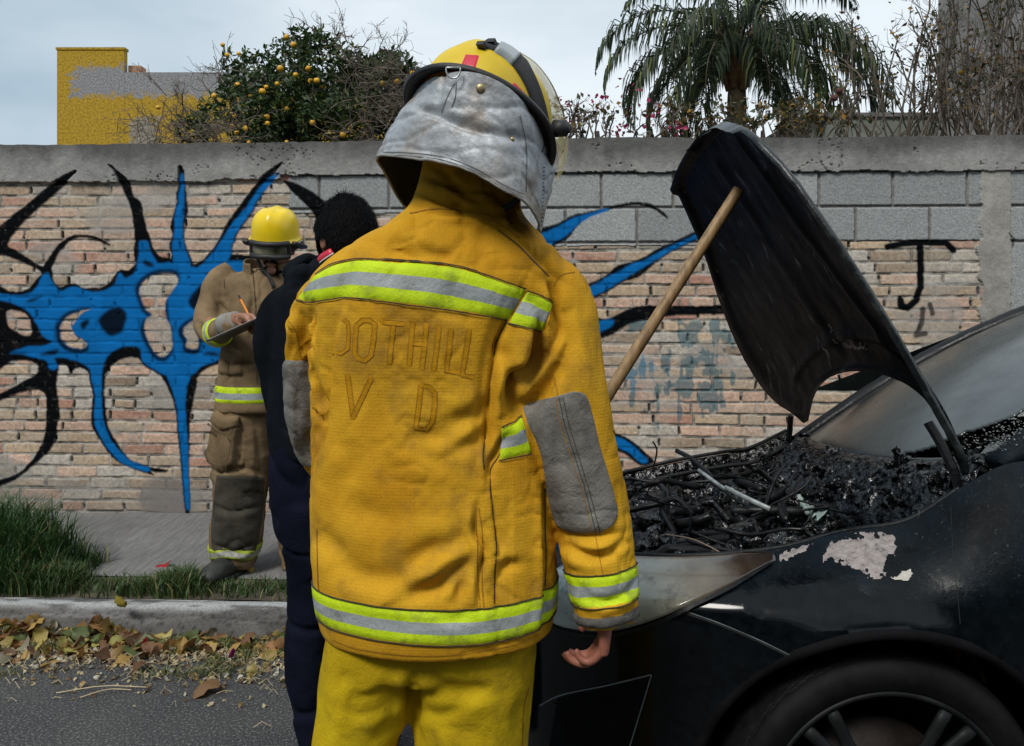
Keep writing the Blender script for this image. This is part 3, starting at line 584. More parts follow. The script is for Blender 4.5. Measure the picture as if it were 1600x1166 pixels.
for (az, ln, el) in fr:
    ln *= 1.30 if abs(math.degrees(0) ) < 1 and abs(az) < 50 else 1.18
    az = R(az + rnd.uniform(-5, 5)); h = np.array([math.cos(az), math.sin(az), 0]); n = 64; t = np.linspace(0, 1, n)
    g_ = el - t * (1.7 + .3 * el) - t ** 3 * .5; st = ln / n; q = pc + np.cumsum(np.stack([np.cos(g_) * h[0], np.cos(g_) * h[1], np.sin(g_)], -1) * st, 0)
    mbr.tube(q[::4], np.linspace(.022, .004, len(q[::4])), 4)
    side = np.cross(h, [0, 0, 1]); T = np.gradient(q, axis=0); T /= np.linalg.norm(T, axis=1)[:, None]
    for k in range(5, n):
        for sg in (-1, 1):
            for rep in range(1 + (k % 3 == 0)):
                L_ = (.62 * math.sin(math.pi * min(t[k] * .93 + .12, 1)) ** .6 + .06) * rnd.uniform(.75, 1.1)
                o_ = nrm(side * sg * rnd.uniform(.35, .9) + T[k] * .5 + np.array([0, 0, rnd.uniform(-.1, .5)])); w = .013 * rnd.uniform(.8, 1.4)
                p0 = q[k] + T[k] * rnd.uniform(0, st); p1 = p0 + o_ * L_ * .35; p2 = p1 + nrm(o_ * .55 + np.array([0, 0, -1.1])) * L_ * .35; p3 = p2 + nrm(o_ * .12 + np.array([rnd.uniform(-.1, .1), rnd.uniform(-.1, .1), -1.3])) * L_ * .4
                wv = nrm(np.cross(o_, [0, 0, 1]) + rnd.normal(0, .35, 3)) * w
                LV.append(np.array([p0 - wv * .5, p0 + wv * .5, p1 - wv, p1 + wv, p2 - wv * .9, p2 + wv * .9, p3]))
                LF += [(nv_, nv_ + 1, nv_ + 3, nv_ + 2), (nv_ + 2, nv_ + 3, nv_ + 5, nv_ + 4), (nv_ + 4, nv_ + 5, nv_ + 6)]; nv_ += 7
                LC.append(np.repeat([np.array([.03, .048, .022]) * rnd.uniform(.6, 1.5) + (np.array([.07, .07, 0]) if rnd.rand() > .9 else 0)], 7, 0))
mbr.build('frond_ribs', M_twig, pt)
mesh_np('fronds', np.concatenate(LV), LF, M_leaf, pt, np.concatenate(LC), smooth=False)
# ---- bare shrubs, bougainvillea
def shrub(name, label, cat, xr, yr, D, n, ln, depth, leaves, flowers, seed, lean=.0, col=M_twig, group=None, gen=None):
    rnd = np.random.RandomState(seed); b0 = P(sum(xr) / 2, 230, D); e = empty(name, (b0[0], D, 0), label, cat, group); mb = MB(); tips = []
    for k in range(n):
        x = rnd.uniform(*xr); y = rnd.uniform(*yr); d_ = D + rnd.uniform(-.45, .45); xb = x + rnd.uniform(-60, 60); ym = (y + 250) / 2
        mb.tube(spline([P(xb, 255, d_), P((x + xb) / 2 + rnd.uniform(-22, 22), ym, d_), P(x, y, d_)], 7), np.linspace(.009, .006, 7), 4, cap=False)
        if 250 - y > 70: branchy(mb, P((x + xb) / 2, ym, d_), (rnd.normal() * .6, rnd.normal() * .3, .8), ln * .8, .005, depth - 1, rnd, .5, .05, 4, tips, .0016)
        branchy(mb, P(x, y, d_), (rnd.normal() * .35 + lean, rnd.normal() * .3, 1), ln * rnd.uniform(.6, 1.3), .008, depth, rnd, .5, .05, 4, tips, .0016)
    for k in range(6): mb.tube(spline([(b0[0] + rnd.uniform(-.1, .1), D, 0), (b0[0] + rnd.uniform(-.3, .3), D, 1.2), P(rnd.uniform(*xr), 205, D)], 8), np.linspace(.03, .012, 8), 6)
    mb.build('branches', col, e)
    tips = np.array(tips)
    if leaves:
        i = rnd.randint(len(tips), size=leaves); V, Fc = leaf_cloud(tips[i] + rnd.normal(0, .02, (leaves, 3)), .05, 0, .6, .3, seed=seed)
        pal = np.array([(.045, .06, .02), (.16, .10, .02), (.07, .045, .02), (.30, .17, .02)]); c_ = pal[rnd.choice(4, leaves, p=[.5, .2, .22, .08])] * rnd.uniform(.6, 1.3, (leaves, 1))
        mesh_np('leaves', V, Fc, M_leaf, e, np.repeat(c_, 4, 0), smooth=False)
    if flowers:
        pp = []
        for (x, y, k) in flowers: pp.append(P(x, y, D - .3) + rnd.normal(0, .035, (k, 3)))
        pp = np.concatenate(pp); V, Fc = leaf_cloud(pp, .036, 0, .8, .4, seed=seed + 1); c_ = np.array([.36, .02, .09]) * rnd.uniform(.6, 1.3, (len(pp), 1)); nf = len(pp); o = 0
        for (x, y, k) in flowers:
            k_ = np.arange(k)[:, None] * 4; mesh_np('flower_cluster', V[o * 4:(o + k) * 4], np.concatenate([k_ + np.array([0, 1, 2]), k_ + np.array([0, 2, 3])]), M_leaf, e, np.repeat(c_[o:o + k], 4, 0), smooth=False); o += k
    return e
shrub('bougainvillea', 'sparse bougainvillea with pink flowers poking over the wall near the helmet', 'shrub', (870, 1080), (196, 222), 6.0, 26, .14, 3, 200, [(882, 168, 9), (884, 178, 6), (925, 157, 7), (938, 160, 6), (985, 170, 5), (985, 136, 6), (1058, 200, 9), (1056, 210, 8), (964, 212, 8), (1013, 185, 8), (960, 200, 6), (1030, 168, 6)], 21)
shrub('dry_shrub', 'low dry shrub with ochre leaves at the foot of the palm', 'shrub', (1090, 1330), (190, 226), 6.3, 34, .13, 3, 800, [], 22)
shrub('bare_shrub', 'tall sparse bare shrub with thin upright stems left of the tower', 'shrub', (1300, 1450), (60, 215), 7.0, 26, .26, 2, 260, [], 23)
shrub('tangled_shrub', 'dense tangle of bare brown stems in front of the grey tower', 'shrub', (1450, 1640), (10, 222), 6.6, 74, .34, 3, 900, [], 24)
M_pod = pmat('dark_pod', (.06, .02, .02), (.10, .035, .03), 20, .8, .4)
mb = MB()
b_ = empty('seed_ball_vine', tuple(P(1310, 150, 6.9)[:2]) + (0,), 'thin dry vine carrying round dark seed balls right of the palm', 'vine')
for (x, y) in [(1438, 62), (1311, 142), (1304, 153)]:
    mb = MB(); mb.tube(spline([P(x + 25, 260, 6.9), P(x + 18, 190, 6.9), P(x + 6, y - 14, 6.9), P(x, y - 3, 6.9)], 10), .004, 4); mb.build('stem', M_twig, b_)
    o = mesh_np('seed_ball', Vs * 1.15, Fs, M_pod, None); o.location = P(x, y, 6.9); o.parent = b_; o.matrix_parent_inverse = Matrix.Translation(-Vector(b_.location))

# ================================================================ GRASS AND LITTER
def blades(pts, h, lean, w=.004, seed=0, col=(.05, .10, .025), curve=.5):
    r = np.random.RandomState(seed); n = len(pts); h = np.broadcast_to(h, (n,)) * r.uniform(.55, 1.15, n)
    a = r.uniform(0, 2 * np.pi, n); d = np.stack([np.cos(a), np.sin(a), np.zeros(n)], -1) * (r.uniform(.2, 1, n) * lean)[:, None] * h[:, None]
    sd_ = np.stack([-np.sin(a + r.normal(0, .8, n)), np.cos(a), np.zeros(n)], -1) * (w * r.uniform(.6, 1.3, n))[:, None]
    z = np.array([0, 0, 1.]); L = []
    for t in (0, .4, .75):
        c_ = pts + d * t ** 1.9 + z * (h * (t - .28 * t * t * lean))[:, None]; L += [c_ - sd_ * (1 - t * .5), c_ + sd_ * (1 - t * .5)]
    L.append(pts + d + z * (h * (1 - .30 * lean))[:, None])
    V = np.stack(L, 1).reshape(-1, 3); k = np.arange(n) * 7
    Fc = [f for i in k for f in ((i, i + 1, i + 3, i + 2), (i + 2, i + 3, i + 5, i + 4), (i + 4, i + 5, i + 6))]
    c_ = np.array(col) * r.uniform(.5, 1.5, (n, 1)); dry = r.rand(n) > .93; c_[dry] = np.array([.22, .19, .08]); return V, Fc, np.repeat(c_, 7, 0)
r = np.random.RandomState(8)
def onp(x, y, z):     # point on a level plane seen at a picture position
    d = F * (CH - z) / (y - HY); return np.stack([(x - CX) / F * d, d, np.full(np.shape(d), z)], -1)
# tall clump at left: base area
n = 13000; u = r.rand(n); sx_ = r.uniform(-3.5, -1.86, n); sd2 = r.uniform(.86, 1.32, n)
pp = W0 + sx_[:, None] * U + sd2[:, None] * N; pp[:, 2] = RZ
clump = sst(-1.78, -2.25, sx_ + .12 * fbm(np.stack([sx_ * 5, sd2 * 5], -1), 3, 3)) * (.55 + .45 * sst(-.3, .3, fbm(np.stack([sx_ * 2.2, sd2 * 3], -1), 3, 8)))
keep = r.rand(n) < clump + .15; hh = (.06 + .33 * clump * (1 - .45 * sst(1.15, 1.33, sd2)))[keep]
V, Fc, c_ = blades(pp[keep], hh, .65, .0035, 1, (.035, .085, .022)); g_ = mesh_np('tall_grass', V, Fc, M_leaf, None, c_, smooth=False); tag(g_, kind='stuff')
n = 34000; sx_ = r.uniform(-3.6, 3.2, n); sd2 = 1.2 + r.normal(0, .055, n); sd2 = np.clip(sd2, 1.03, 1.33); pp = W0 + sx_[:, None] * U + sd2[:, None] * N; pp[:, 2] = RZ - .005
dn = sst(-.35, .25, fbm(np.stack([sx_ * 3, sd2 * 3], -1), 3, 18)); keep = r.rand(n) < .25 + .8 * dn; V, Fc, c_ = blades(pp[keep], .06 + .08 * dn[keep], .8, .0028, 2, (.05, .09, .025))
tag(mesh_np('verge_grass', V, Fc, M_leaf, None, c_, smooth=False), kind='stuff')
n = 26000; sx_ = r.uniform(-3.1, 1.6, n); sd2 = r.uniform(1.45, 1.84, n); pp = W0 + sx_[:, None] * U + sd2[:, None] * N; pp[:, 2] = 0
dn = sst(-.12, .28, fbm(np.stack([sx_ * 4, sd2 * 6], -1), 3, 28)) * sst(1.82, 1.72, sd2); keep = r.rand(n) < dn; V, Fc, c_ = blades(pp[keep], .05, 1.2, .0022, 3, (.12, .14, .045))
tag(mesh_np('gutter_grass', V, Fc, M_leaf, None, c_, smooth=False), kind='stuff')
# dead leaves: curled sheets
def dead_leaves(pts, size, seed, pal, pr):
    r = np.random.RandomState(seed); V, Fc, Cc = [], [], []; n0 = 0; nu, nv = 6, 5
    for k, p in enumerate(pts):
        s = size * r.uniform(.5, 1.3); u, v = np.meshgrid(np.linspace(0, 1, nu), np.linspace(-1, 1, nv), indexing='ij')
        w = np.sin(np.pi * np.clip(u, .02, .98)) ** .7 * .42 * (1 + .25 * r.normal(size=(nu, 1))); cu, cl = r.normal(0, .8), r.uniform(.1, .9)
        x = u; y = v * w; z = cl * w * v * v * r.choice([-1, 1]) + .25 * cu * (u - .5) ** 2 * 2 + .05 * r.normal(size=u.shape)
        q = np.stack([x - .5, y, z], -1).reshape(-1, 3) * s; a, b, c = r.uniform(0, 6.28), r.normal(0, .55), r.normal(0, .55)
        M_ = np.array(Matrix.Rotation(a, 3, 'Z') @ Matrix.Rotation(b, 3, 'X') @ Matrix.Rotation(c, 3, 'Y')); q = q @ M_.T; q[:, 2] -= q[:, 2].min() * .9
        V.append(q + p); Fc += [tuple(i + n0 for i in f) for f in grid_faces(nu, nv)]; n0 += nu * nv
        col = np.array(pal[r.choice(len(pal), p=pr)]) * r.uniform(.65, 1.2); Cc.append(np.repeat([col], nu * nv, 0) * (1 - .25 * np.abs(np.tile(np.linspace(-1, 1, nv), nu))[:, None] * r.rand()))
    return np.concatenate(V), Fc, np.concatenate(Cc)
pal = [(.38, .24, .07), (.30, .15, .05), (.42, .33, .10), (.16, .08, .04), (.34, .30, .20), (.12, .15, .05), (.45, .40, .12)]; prb = [.18, .17, .13, .22, .16, .10, .04]
n = 2000; sx_ = r.uniform(-3.1, 2.2, n); sd2 = 1.43 + np.abs(r.normal(0, .11, n)); hp = sst(-.2, .4, fbm(np.stack([sx_ * 3.2, sx_ * 0], -1), 3, 38))
keep = r.rand(n) < .35 + .65 * hp; sx_, sd2, hp = sx_[keep], sd2[keep], hp[keep]
pp = W0 + sx_[:, None] * U + sd2[:, None] * N; pp[:, 2] = .001 + r.uniform(0, .06, len(sx_)) * hp * (sd2 < 1.55)
V, Fc, c_ = dead_leaves(pp, .062, 4, pal, prb); tag(mesh_np('fallen_leaves', V, Fc, M_leaf, None, c_), kind='stuff')
n = 5000; sx_ = r.uniform(-3.1, 2.4, n); sd2 = 1.44 + np.abs(r.normal(0, .19, n)); pp = W0 + sx_[:, None] * U + sd2[:, None] * N; pp[:, 2] = .001; pp = pp[sd2 < 2.0]
V, Fc, c_ = dead_leaves(pp, .020, 5, [(.5, .42, .26), (.40, .28, .12), (.55, .52, .42), (.2, .12, .07)], [.4, .25, .15, .2]); tag(mesh_np('leaf_litter', V, Fc, M_leaf, None, c_), kind='stuff')
# straw
mb = MB()
for k in range(1500):
    s_, d_ = r.uniform(-3, 1.5), 1.45 + abs(r.normal(0, .17)); a = r.normal(0, .6); l = r.uniform(.02, .1); p0 = wp(s_, d_, .006); dv = U * math.cos(a) + N * math.sin(a)
    l *= .6; mb.tube([p0, p0 + dv * l * .5 + [0, 0, .004 + r.uniform(0, .02)], p0 + dv * l + r.normal(0, .006, 3) * [1, 1, 0]], .0011, 3)
for (x0, y0, x1, y1) in [(88, 1083, 228, 1074), (125, 1090, 205, 1078), (200, 912, 250, 905)]:
    z_ = .008 if y0 > 1000 else RZ + .006; a, b = onp(np.array([x0]), np.array([y0]), z_)[0], onp(np.array([x1]), np.array([y1]), z_)[0]; mb.tube(spline([a, (a + b) / 2 + [0, .01, .01], b], 6), .002, 4)
tag(mb.build('straw', pmat('straw', (.38, .30, .17), (.5, .42, .26), 30, .8, 0)), kind='stuff')
# single leaves lying apart, scraps
def scrap(name, label, cat, x, y, z, size, col, seed, group=None):
    p0 = onp(np.array([x]), np.array([y]), z + .002); V, Fc, c_ = dead_leaves(p0, size, seed, [col], [1.]); c0 = p0[0]
    o = mesh_np(name, V - c0, Fc, M_leaf, None, c_); o.location = c0; tag(o, label, cat, group)
scrap('dry_leaf', 'long curled brown leaf lying alone on the road', 'leaf', 319, 1083, 0, .10, (.20, .11, .05), 51)
scrap('yellow_leaf', 'yellow leaf resting on the pale kerb top', 'leaf', 187, 953, RZ + .008, .06, (.45, .36, .06), 52)
scrap('yellow_leaf', 'yellow leaf on the pavement beside the red scrap', 'leaf', 259, 899, RZ, .05, (.42, .33, .07), 53)
scrap('yellow_leaf', 'bright yellow green leaf at the edge of the road', 'leaf', 318, 1068, 0, .05, (.48, .42, .06), 57)
scrap('yellow_leaf', 'yellow leaf on the pavement behind the firefighter boot', 'leaf', 393, 896, RZ, .05, (.42, .33, .07), 58)
scrap('magenta_flower', 'magenta flower fallen among the gutter leaves', 'flower', 361, 1028, .03, .05, (.40, .02, .20), 54)
scrap('red_flower', 'small crimson flower fallen by the kerb', 'flower', 227, 1008, .03, .04, (.40, .01, .03), 59)
scrap('paper_scrap', 'white paper scrap in the verge grass', 'litter', 252, 922, RZ, .07, (.6, .65, .72), 55)
scrap('red_scrap', 'small red plastic scrap on the pavement', 'litter', 256, 886, RZ, .055, (.5, .02, .03), 56)
# ================================================================ BODY AND CLOTH TOOLS
def bvh_of(V, Fq): return BVHTree.FromPolygons([tuple(v) for v in V.tolist()], [tuple(f) for f in np.asarray(Fq).tolist()])
def fuse(geos, voxel, smooth=2, keep_f=.5):
    """union of closed pieces [(V,F)] by voxel remesh, relaxed"""
    me = bpy.data.meshes.new('t'); vs, fs, n = [], [], 0
    for V, Fc in geos: vs.append(np.asarray(V)); fs += [tuple(int(i) + n for i in f) for f in Fc]; n += len(V)
    me.from_pydata([tuple(v) for v in np.concatenate(vs).tolist()], [], fs); me.update()
    bm = bmesh.new(); bm.from_mesh(me); bmesh.ops.recalc_face_normals(bm, faces=bm.faces); bm.to_mesh(me); bm.free()
    o = bpy.data.objects.new('t', me); COL.objects.link(o); md = o.modifiers.new('r', 'REMESH'); md.mode = 'VOXEL'; md.voxel_size = voxel; md.adaptivity = 0
    dg = bpy.context.evaluated_depsgraph_get(); ev = o.evaluated_get(dg); m2 = ev.to_mesh()
    V = np.empty(len(m2.vertices) * 3, np.float32); m2.vertices.foreach_get('co', V); V = V.reshape(-1, 3).astype(float)
    lt = np.empty(len(m2.polygons), np.int32); m2.polygons.foreach_get('loop_total', lt); lv = np.empty(len(m2.loops), np.int32); m2.loops.foreach_get('vertex_index', lv)
    if (lt == 4).all(): Fc = lv.reshape(-1, 4).copy()
    else:
        st = np.concatenate([[0], np.cumsum(lt)[:-1]]); Fc = np.array([list(lv[a:a + 4]) if k == 4 else list(lv[a:a + 3]) + [lv[a + 2]] for a, k in zip(st, lt)])
    ev.to_mesh_clear(); bpy.data.objects.remove(o); bpy.data.meshes.remove(me)
    return relax(V, Fc, smooth, keep_f), Fc
def edges_of(Fc):
    e = np.concatenate([Fc[:, [0, 1]], Fc[:, [1, 2]], Fc[:, [2, 3]], Fc[:, [3, 0]]]); return e
def relax(V, Fc, it, f=.5, mask=None):
    e = edges_of(Fc); n = len(V); cnt = np.bincount(e[:, 0], minlength=n) + np.bincount(e[:, 1], minlength=n)
    for _ in range(it):
        A = np.zeros_like(V)
        for k in range(3): A[:, k] = np.bincount(e[:, 0], V[e[:, 1], k], n) + np.bincount(e[:, 1], V[e[:, 0], k], n)
        A /= np.maximum(cnt, 1)[:, None]; w = f if mask is None else f * mask[:, None]; V = V + (A - V) * w
    return V
def vnormals(V, Fc):
    n = np.cross(V[Fc[:, 2]] - V[Fc[:, 0]], V[Fc[:, 3]] - V[Fc[:, 1]]); N_ = np.zeros_like(V)
    for k in range(3):
        for j in range(4): N_[:, k] += np.bincount(Fc[:, j], n[:, k], len(V))
    return N_ / (np.linalg.norm(N_, axis=1)[:, None] + 1e-12)
EYE = np.array([0, 0, CH])
def view_w(V, N_):
    d = EYE - V; d /= np.linalg.norm(d, axis=1)[:, None]; return sst(.0, .35, (N_ * d).sum(1))
def folds(V, N_, L_, sc=1.0):
    """sculpt soft creases along lines given in picture coordinates: (points, half width px, depth m[, ridge side])"""
    w = view_w(V, N_); q = to_px(V); X, Y = q[:, 0], q[:, 1]; out = np.zeros(len(V))
    for it in L_:
        pl, wd, dp = it[0], it[1], it[2] * sc; sd = it[3] if len(it) > 3 else .45
        pl = spline(np.array(pl, float), max(8, len(pl) * 5)); x0, y0 = pl.min(0) - wd * 4; x1, y1 = pl.max(0) + wd * 4
        i = np.where((X > x0) & (X < x1) & (Y > y0) & (Y < y1) & (w > 0))[0]
        if not len(i): continue
        D, t = dist_line(X[i], Y[i], pl); tap = np.sin(np.pi * np.clip(t, 0.02, .98)) ** .5
        # signed side
        k = np.clip((t * (len(pl) - 1)).astype(int), 0, len(pl) - 2); dv = pl[k + 1] - pl[k]; s_ = np.sign(dv[:, 0] * (Y[i] - pl[k, 1]) - dv[:, 1] * (X[i] - pl[k, 0]))
        if sd == 'step': out[i] += -dp * sst(-wd * .5, wd * .5, D * s_) * np.exp(-np.maximum(D * s_, 0) / (wd * 5)) * tap * w[i]; continue
        if sd == 'step-': out[i] += -dp * sst(-wd * .5, wd * .5, -D * s_) * np.exp(-np.maximum(-D * s_, 0) / (wd * 5)) * tap * w[i]; continue
        g_ = np.exp(-(D / wd) ** 2) - sd * np.exp(-((D * s_ - wd * 1.9) / (wd * 1.3)) ** 2)
        out[i] += -dp * g_ * tap * w[i]
    return V + N_ * out[:, None]
def wrinkle(V, N_, amp, sc, seed=0, st=(1, 1, 1), oct=3):
    n = fbm(V * np.array(st) * sc, oct, seed); r = 1 - np.abs(n) * 2.2; return V + N_ * (amp * (r - .45))[:, None]
def crease(V, N_, amp, sc, seed=0, st=(1, 1, 1), thr=.0):
    """short sharp cloth creases in patches"""
    q = V * np.array(st) * sc; q = q + .5 * np.stack([fbm(q * .6, 2, seed + 1), fbm(q * .6 + 9, 2, seed + 2), fbm(q * .6 + 5, 2, seed + 3)], 1); n = fbm(q, 2, seed); r = np.clip(1 - np.abs(n) * 5, 0, 1) ** 1.5; m = sst(thr, thr + .3, fbm(V * 4.5, 2, seed + 8))
    return V - N_ * (amp * r * m)[:, None]
def ringtube(secs, n=48, m=None, ex=2.2):
    """horizontal super-ellipse rings: rows (x, y, z, half width, half depth[, exponent])"""
    secs = np.array([list(s) + [ex] * (6 - len(s)) for s in secs], float); m = m or len(secs) * 5
    q = spline(secs, m); a = np.linspace(0, 2 * np.pi, n, endpoint=False); V = []
    for x, y, z, hw, hd, e in q:
        c, s = np.cos(a), np.sin(a); V.append(np.stack([x + hw * np.sign(c) * np.abs(c) ** (2 / e), y + hd * np.sign(s) * np.abs(s) ** (2 / e), np.full(n, z)], -1))
    V = np.concatenate(V); Fc = [tuple(f) for f in grid_faces(m, n, True)]; Fc += [tuple(range(n - 1, -1, -1)), tuple((m - 1) * n + j for j in range(n))]
    return V, Fc
def limb(pts, rad, n=24, m=None, side=None):
    """smooth tube; rad rows may be r or (ra, rb)"""
    pts = np.array(pts, float); rad = np.array([(r, r) if not hasattr(r, '__len__') else r for r in rad], float); m = m or len(pts) * 6
    q = spline(np.hstack([pts, rad]), m); return tube_geo(q[:, :3], q[:, 3:], n, True, 1.0, side)
def ball(c, r, n=20, m=14, M_=None):
    V, Fc = sphere_me('b', 1, n, m); V = V * np.asarray(r, float)
    if M_ is not None: V = V @ np.array(M_).T
    return V + np.asarray(c, float), Fc
def pxp(L_, d=None): return [P(*(p if len(p) == 3 else (p[0], p[1], d))) for p in L_]
def cast_px(bv, x, y, off, dflt=1.5):
    d = Vector(P(x, y, 1.0) - EYE).normalized(); h = bv.ray_cast(Vector(EYE), d)
    if h[0] is None:
        h = bv.find_nearest(Vector(P(x, y, dflt)))
    n = h[1];
    if n.dot(d) > 0: n = -n
    return np.array(h[0] + n * off)
def decal(bv, A, B, nu, nv, off=.0025, dflt=1.5, edge=True, sp=True):
    """sheet lying on a surface between two picture-space curves A and B"""
    A = spline(np.array(A, float), nu) if sp and len(A) > 2 else np.array([np.interp(np.linspace(0, 1, nu), np.linspace(0, 1, len(A)), np.array(A, float)[:, k]) for k in (0, 1)]).T
    B = spline(np.array(B, float), nu) if sp and len(B) > 2 else np.array([np.interp(np.linspace(0, 1, nu), np.linspace(0, 1, len(B)), np.array(B, float)[:, k]) for k in (0, 1)]).T
    V = np.zeros((nu, nv, 3))
    for i in range(nu):
        for j in range(nv):
            t = j / (nv - 1); q = A[i] * (1 - t) + B[i] * t; o = off if not (edge and (i in (0, nu - 1) or j in (0, nv - 1))) else -.001
            V[i, j] = cast_px(bv, q[0], q[1], o, dflt)
    return V.reshape(-1, 3), grid_faces(nu, nv)
def line_decal(bv, pl, w, step=3, off=.0012, dflt=1.5, closed=False):
    pl = np.array(pl, float)
    if closed: pl = np.vstack([pl, pl[:1]])
    L_ = np.linalg.norm(np.diff(pl, axis=0), axis=1).sum(); n = max(3, int(L_ / step)); q = spline(pl, n) if len(pl) > 2 else np.array([pl[0] + (pl[1] - pl[0]) * t for t in np.linspace(0, 1, n)])
    T = np.gradient(q, axis=0); T /= np.linalg.norm(T, axis=1)[:, None] + 1e-9; nn = np.stack([-T[:, 1], T[:, 0]], -1) * w / 2
    V = np.zeros((n, 2, 3))
    for i in range(n): V[i, 0] = cast_px(bv, *(q[i] + nn[i]), off, dflt); V[i, 1] = cast_px(bv, *(q[i] - nn[i]), off, dflt)
    return V.reshape(-1, 3), grid_faces(n, 2)
def wrap_band(bv, cfun, nfun, lo, hi, nu, nv, off=.0025, t0=0, t1=2 * np.pi, mx=.3):
    """band round a closed shape: rays from the axis outwards. cfun(s)->axis point, nfun(a)->direction"""
    V = np.zeros((nu, nv, 3)); aa = np.linspace(t0, t1, nu)
    for i, a in enumerate(aa):
        d = Vector(nfun(a)).normalized()
        for j in range(nv):
            t = j / (nv - 1); c = cfun(lo + (hi - lo) * t, a); h = bv.ray_cast(Vector(c), d, mx)
            V[i, j] = np.array(h[0] + d * (off if j not in (0, nv - 1) else -.001)) if h[0] is not None else np.array(c) + (np.array(d) * mx * .75 if mx < .2 else 0)
    return V.reshape(-1, 3), grid_faces(nu, nv)
def add_sheet(name, geo, mats, parent, mi_rows=None, nv=None, sm=True):
    V, Fc = geo; mi = None
    if mi_rows is not None:
        j = np.arange(len(Fc)) % (nv - 1); mi = np.array(mi_rows)[j]
    return mesh_np(name, V, Fc, mats, parent, smooth=sm, mi=mi)
def cloth_mat(name, c1, c2, scale=4, weave=900, ws=.25, stain=None, rough=.85, dirt=.35, sheen=.1, fold_bump=.35, spec=.18):
    m = NT(name); f = m.noise(scale, 6, .6); c = m.ramp(f, [(.32, c1), (.68, c2)])
    if stain is not None: c = m.mix(m.ramp(m.noise(scale * 2.3, 5, .65), [(.52, 0), (.70, dirt)]), c, stain)
    c = m.mix(1., c, m.ramp(m.noise(420, 3, .7), [(.3, (.84, .84, .84)), (.65, (1.08, 1.08, 1.08))]), 'MULTIPLY')
    wx = m.n('ShaderNodeTexWave', Scale=weave / 6.283, Distortion=.6); wx.bands_direction = 'X'; wz = m.n('ShaderNodeTexWave', Scale=weave / 6.283, Distortion=.6); wz.bands_direction = 'Z'
    for w in (wx, wz): m.t.links.new(m.tc.outputs['Object'], w.inputs['Vector'])
    h = m.math('ADD', m.math('MULTIPLY', wx.outputs['Fac'], .5), m.math('MULTIPLY', wz.outputs['Fac'], .5))
    b1 = m.n('ShaderNodeBump', Strength=fold_bump, Distance=.012); m.t.links.new(m.math('ADD', m.noise(20, 6, .68, None, .6), m.math('MULTIPLY', m.noise(70, 4, .6, None, 1.), .35)), b1.inputs['Height'])
    m.bump(h, ws, .0012, b1.outputs[0]); m.set(m.b, 'Specular IOR Level', spec); return m.done(c, rough)
# ---- a hand: palm and five bent fingers as closed pieces. o wrist, f along the fingers, p palm normal, s towards the thumb
def hand_geo(o, f, p, s, size=1.0, curl=(.5, .6, .6, .6), thumb=(.5, .3), spread=.12, bendf=None):
    o, f, p, s = np.array(o, float), nrm(f), nrm(p), nrm(s); k = size; G = []
    for t in (-.028, -.010, .010, .027):
        G.append(limb([o - f * .015 * k + s * t * .55 * k, o + f * .035 * k + s * t * k, o + f * .085 * k + s * t * 1.05 * k], [(.013 * k, .014 * k), (.0125 * k, .015 * k), (.010 * k, .0115 * k)], 10, 7))
    G.append(limb([o - f * .03 * k, o + f * .02 * k, o + f * .07 * k], [(.022 * k, .018 * k), (.026 * k, .015 * k), (.030 * k, .0125 * k)], 14, 8, side=s))
    ln = [(.042, .026, .020), (.047, .030, .022), (.044, .028, .021), (.034, .021, .018)]
    for i, t in enumerate((.030, .0105, -.010, -.029)):
        b = o + f * (.084 - (.004 * abs(i - 1))) * k + s * t * k; a = curl[i] if hasattr(curl, '__len__') else curl; d = nrm(f + s * spread * (1 - i * .7)); pts = [b - d * .012 * k, b]; ang = 0
        for j, l in enumerate(ln[i]):
            ang += a * (.75, 1.1, .8)[j]; dd = d * math.cos(ang) + p * math.sin(ang); pts.append(pts[-1] + dd * l * k)
        r = [.0098, .0098, .0088, .0078, .0058]; G.append(limb(pts, [x * k * (1 if i < 3 else .88) for x in r], 10, 16))
    b = o + f * .016 * k + s * .022 * k; d1 = nrm(s * .75 + f * .75 + p * thumb[0]); d2 = nrm(f * 1.0 + s * (.35 - thumb[1]) + p * (thumb[0] + thumb[1])); d3 = nrm(f + p * (thumb[0] + thumb[1] * 1.5) - s * thumb[1])
    G.append(limb([b - d1 * .012 * k, b + d1 * .022 * k, b + d1 * .040 * k, b + d1 * .040 * k + d2 * .030 * k, b + d1 * .04 * k + d2 * .03 * k + d3 * .024 * k], [.012 * k, .0135 * k, .0115 * k, .0100 * k, .0070 * k], 10, 14))
    return G
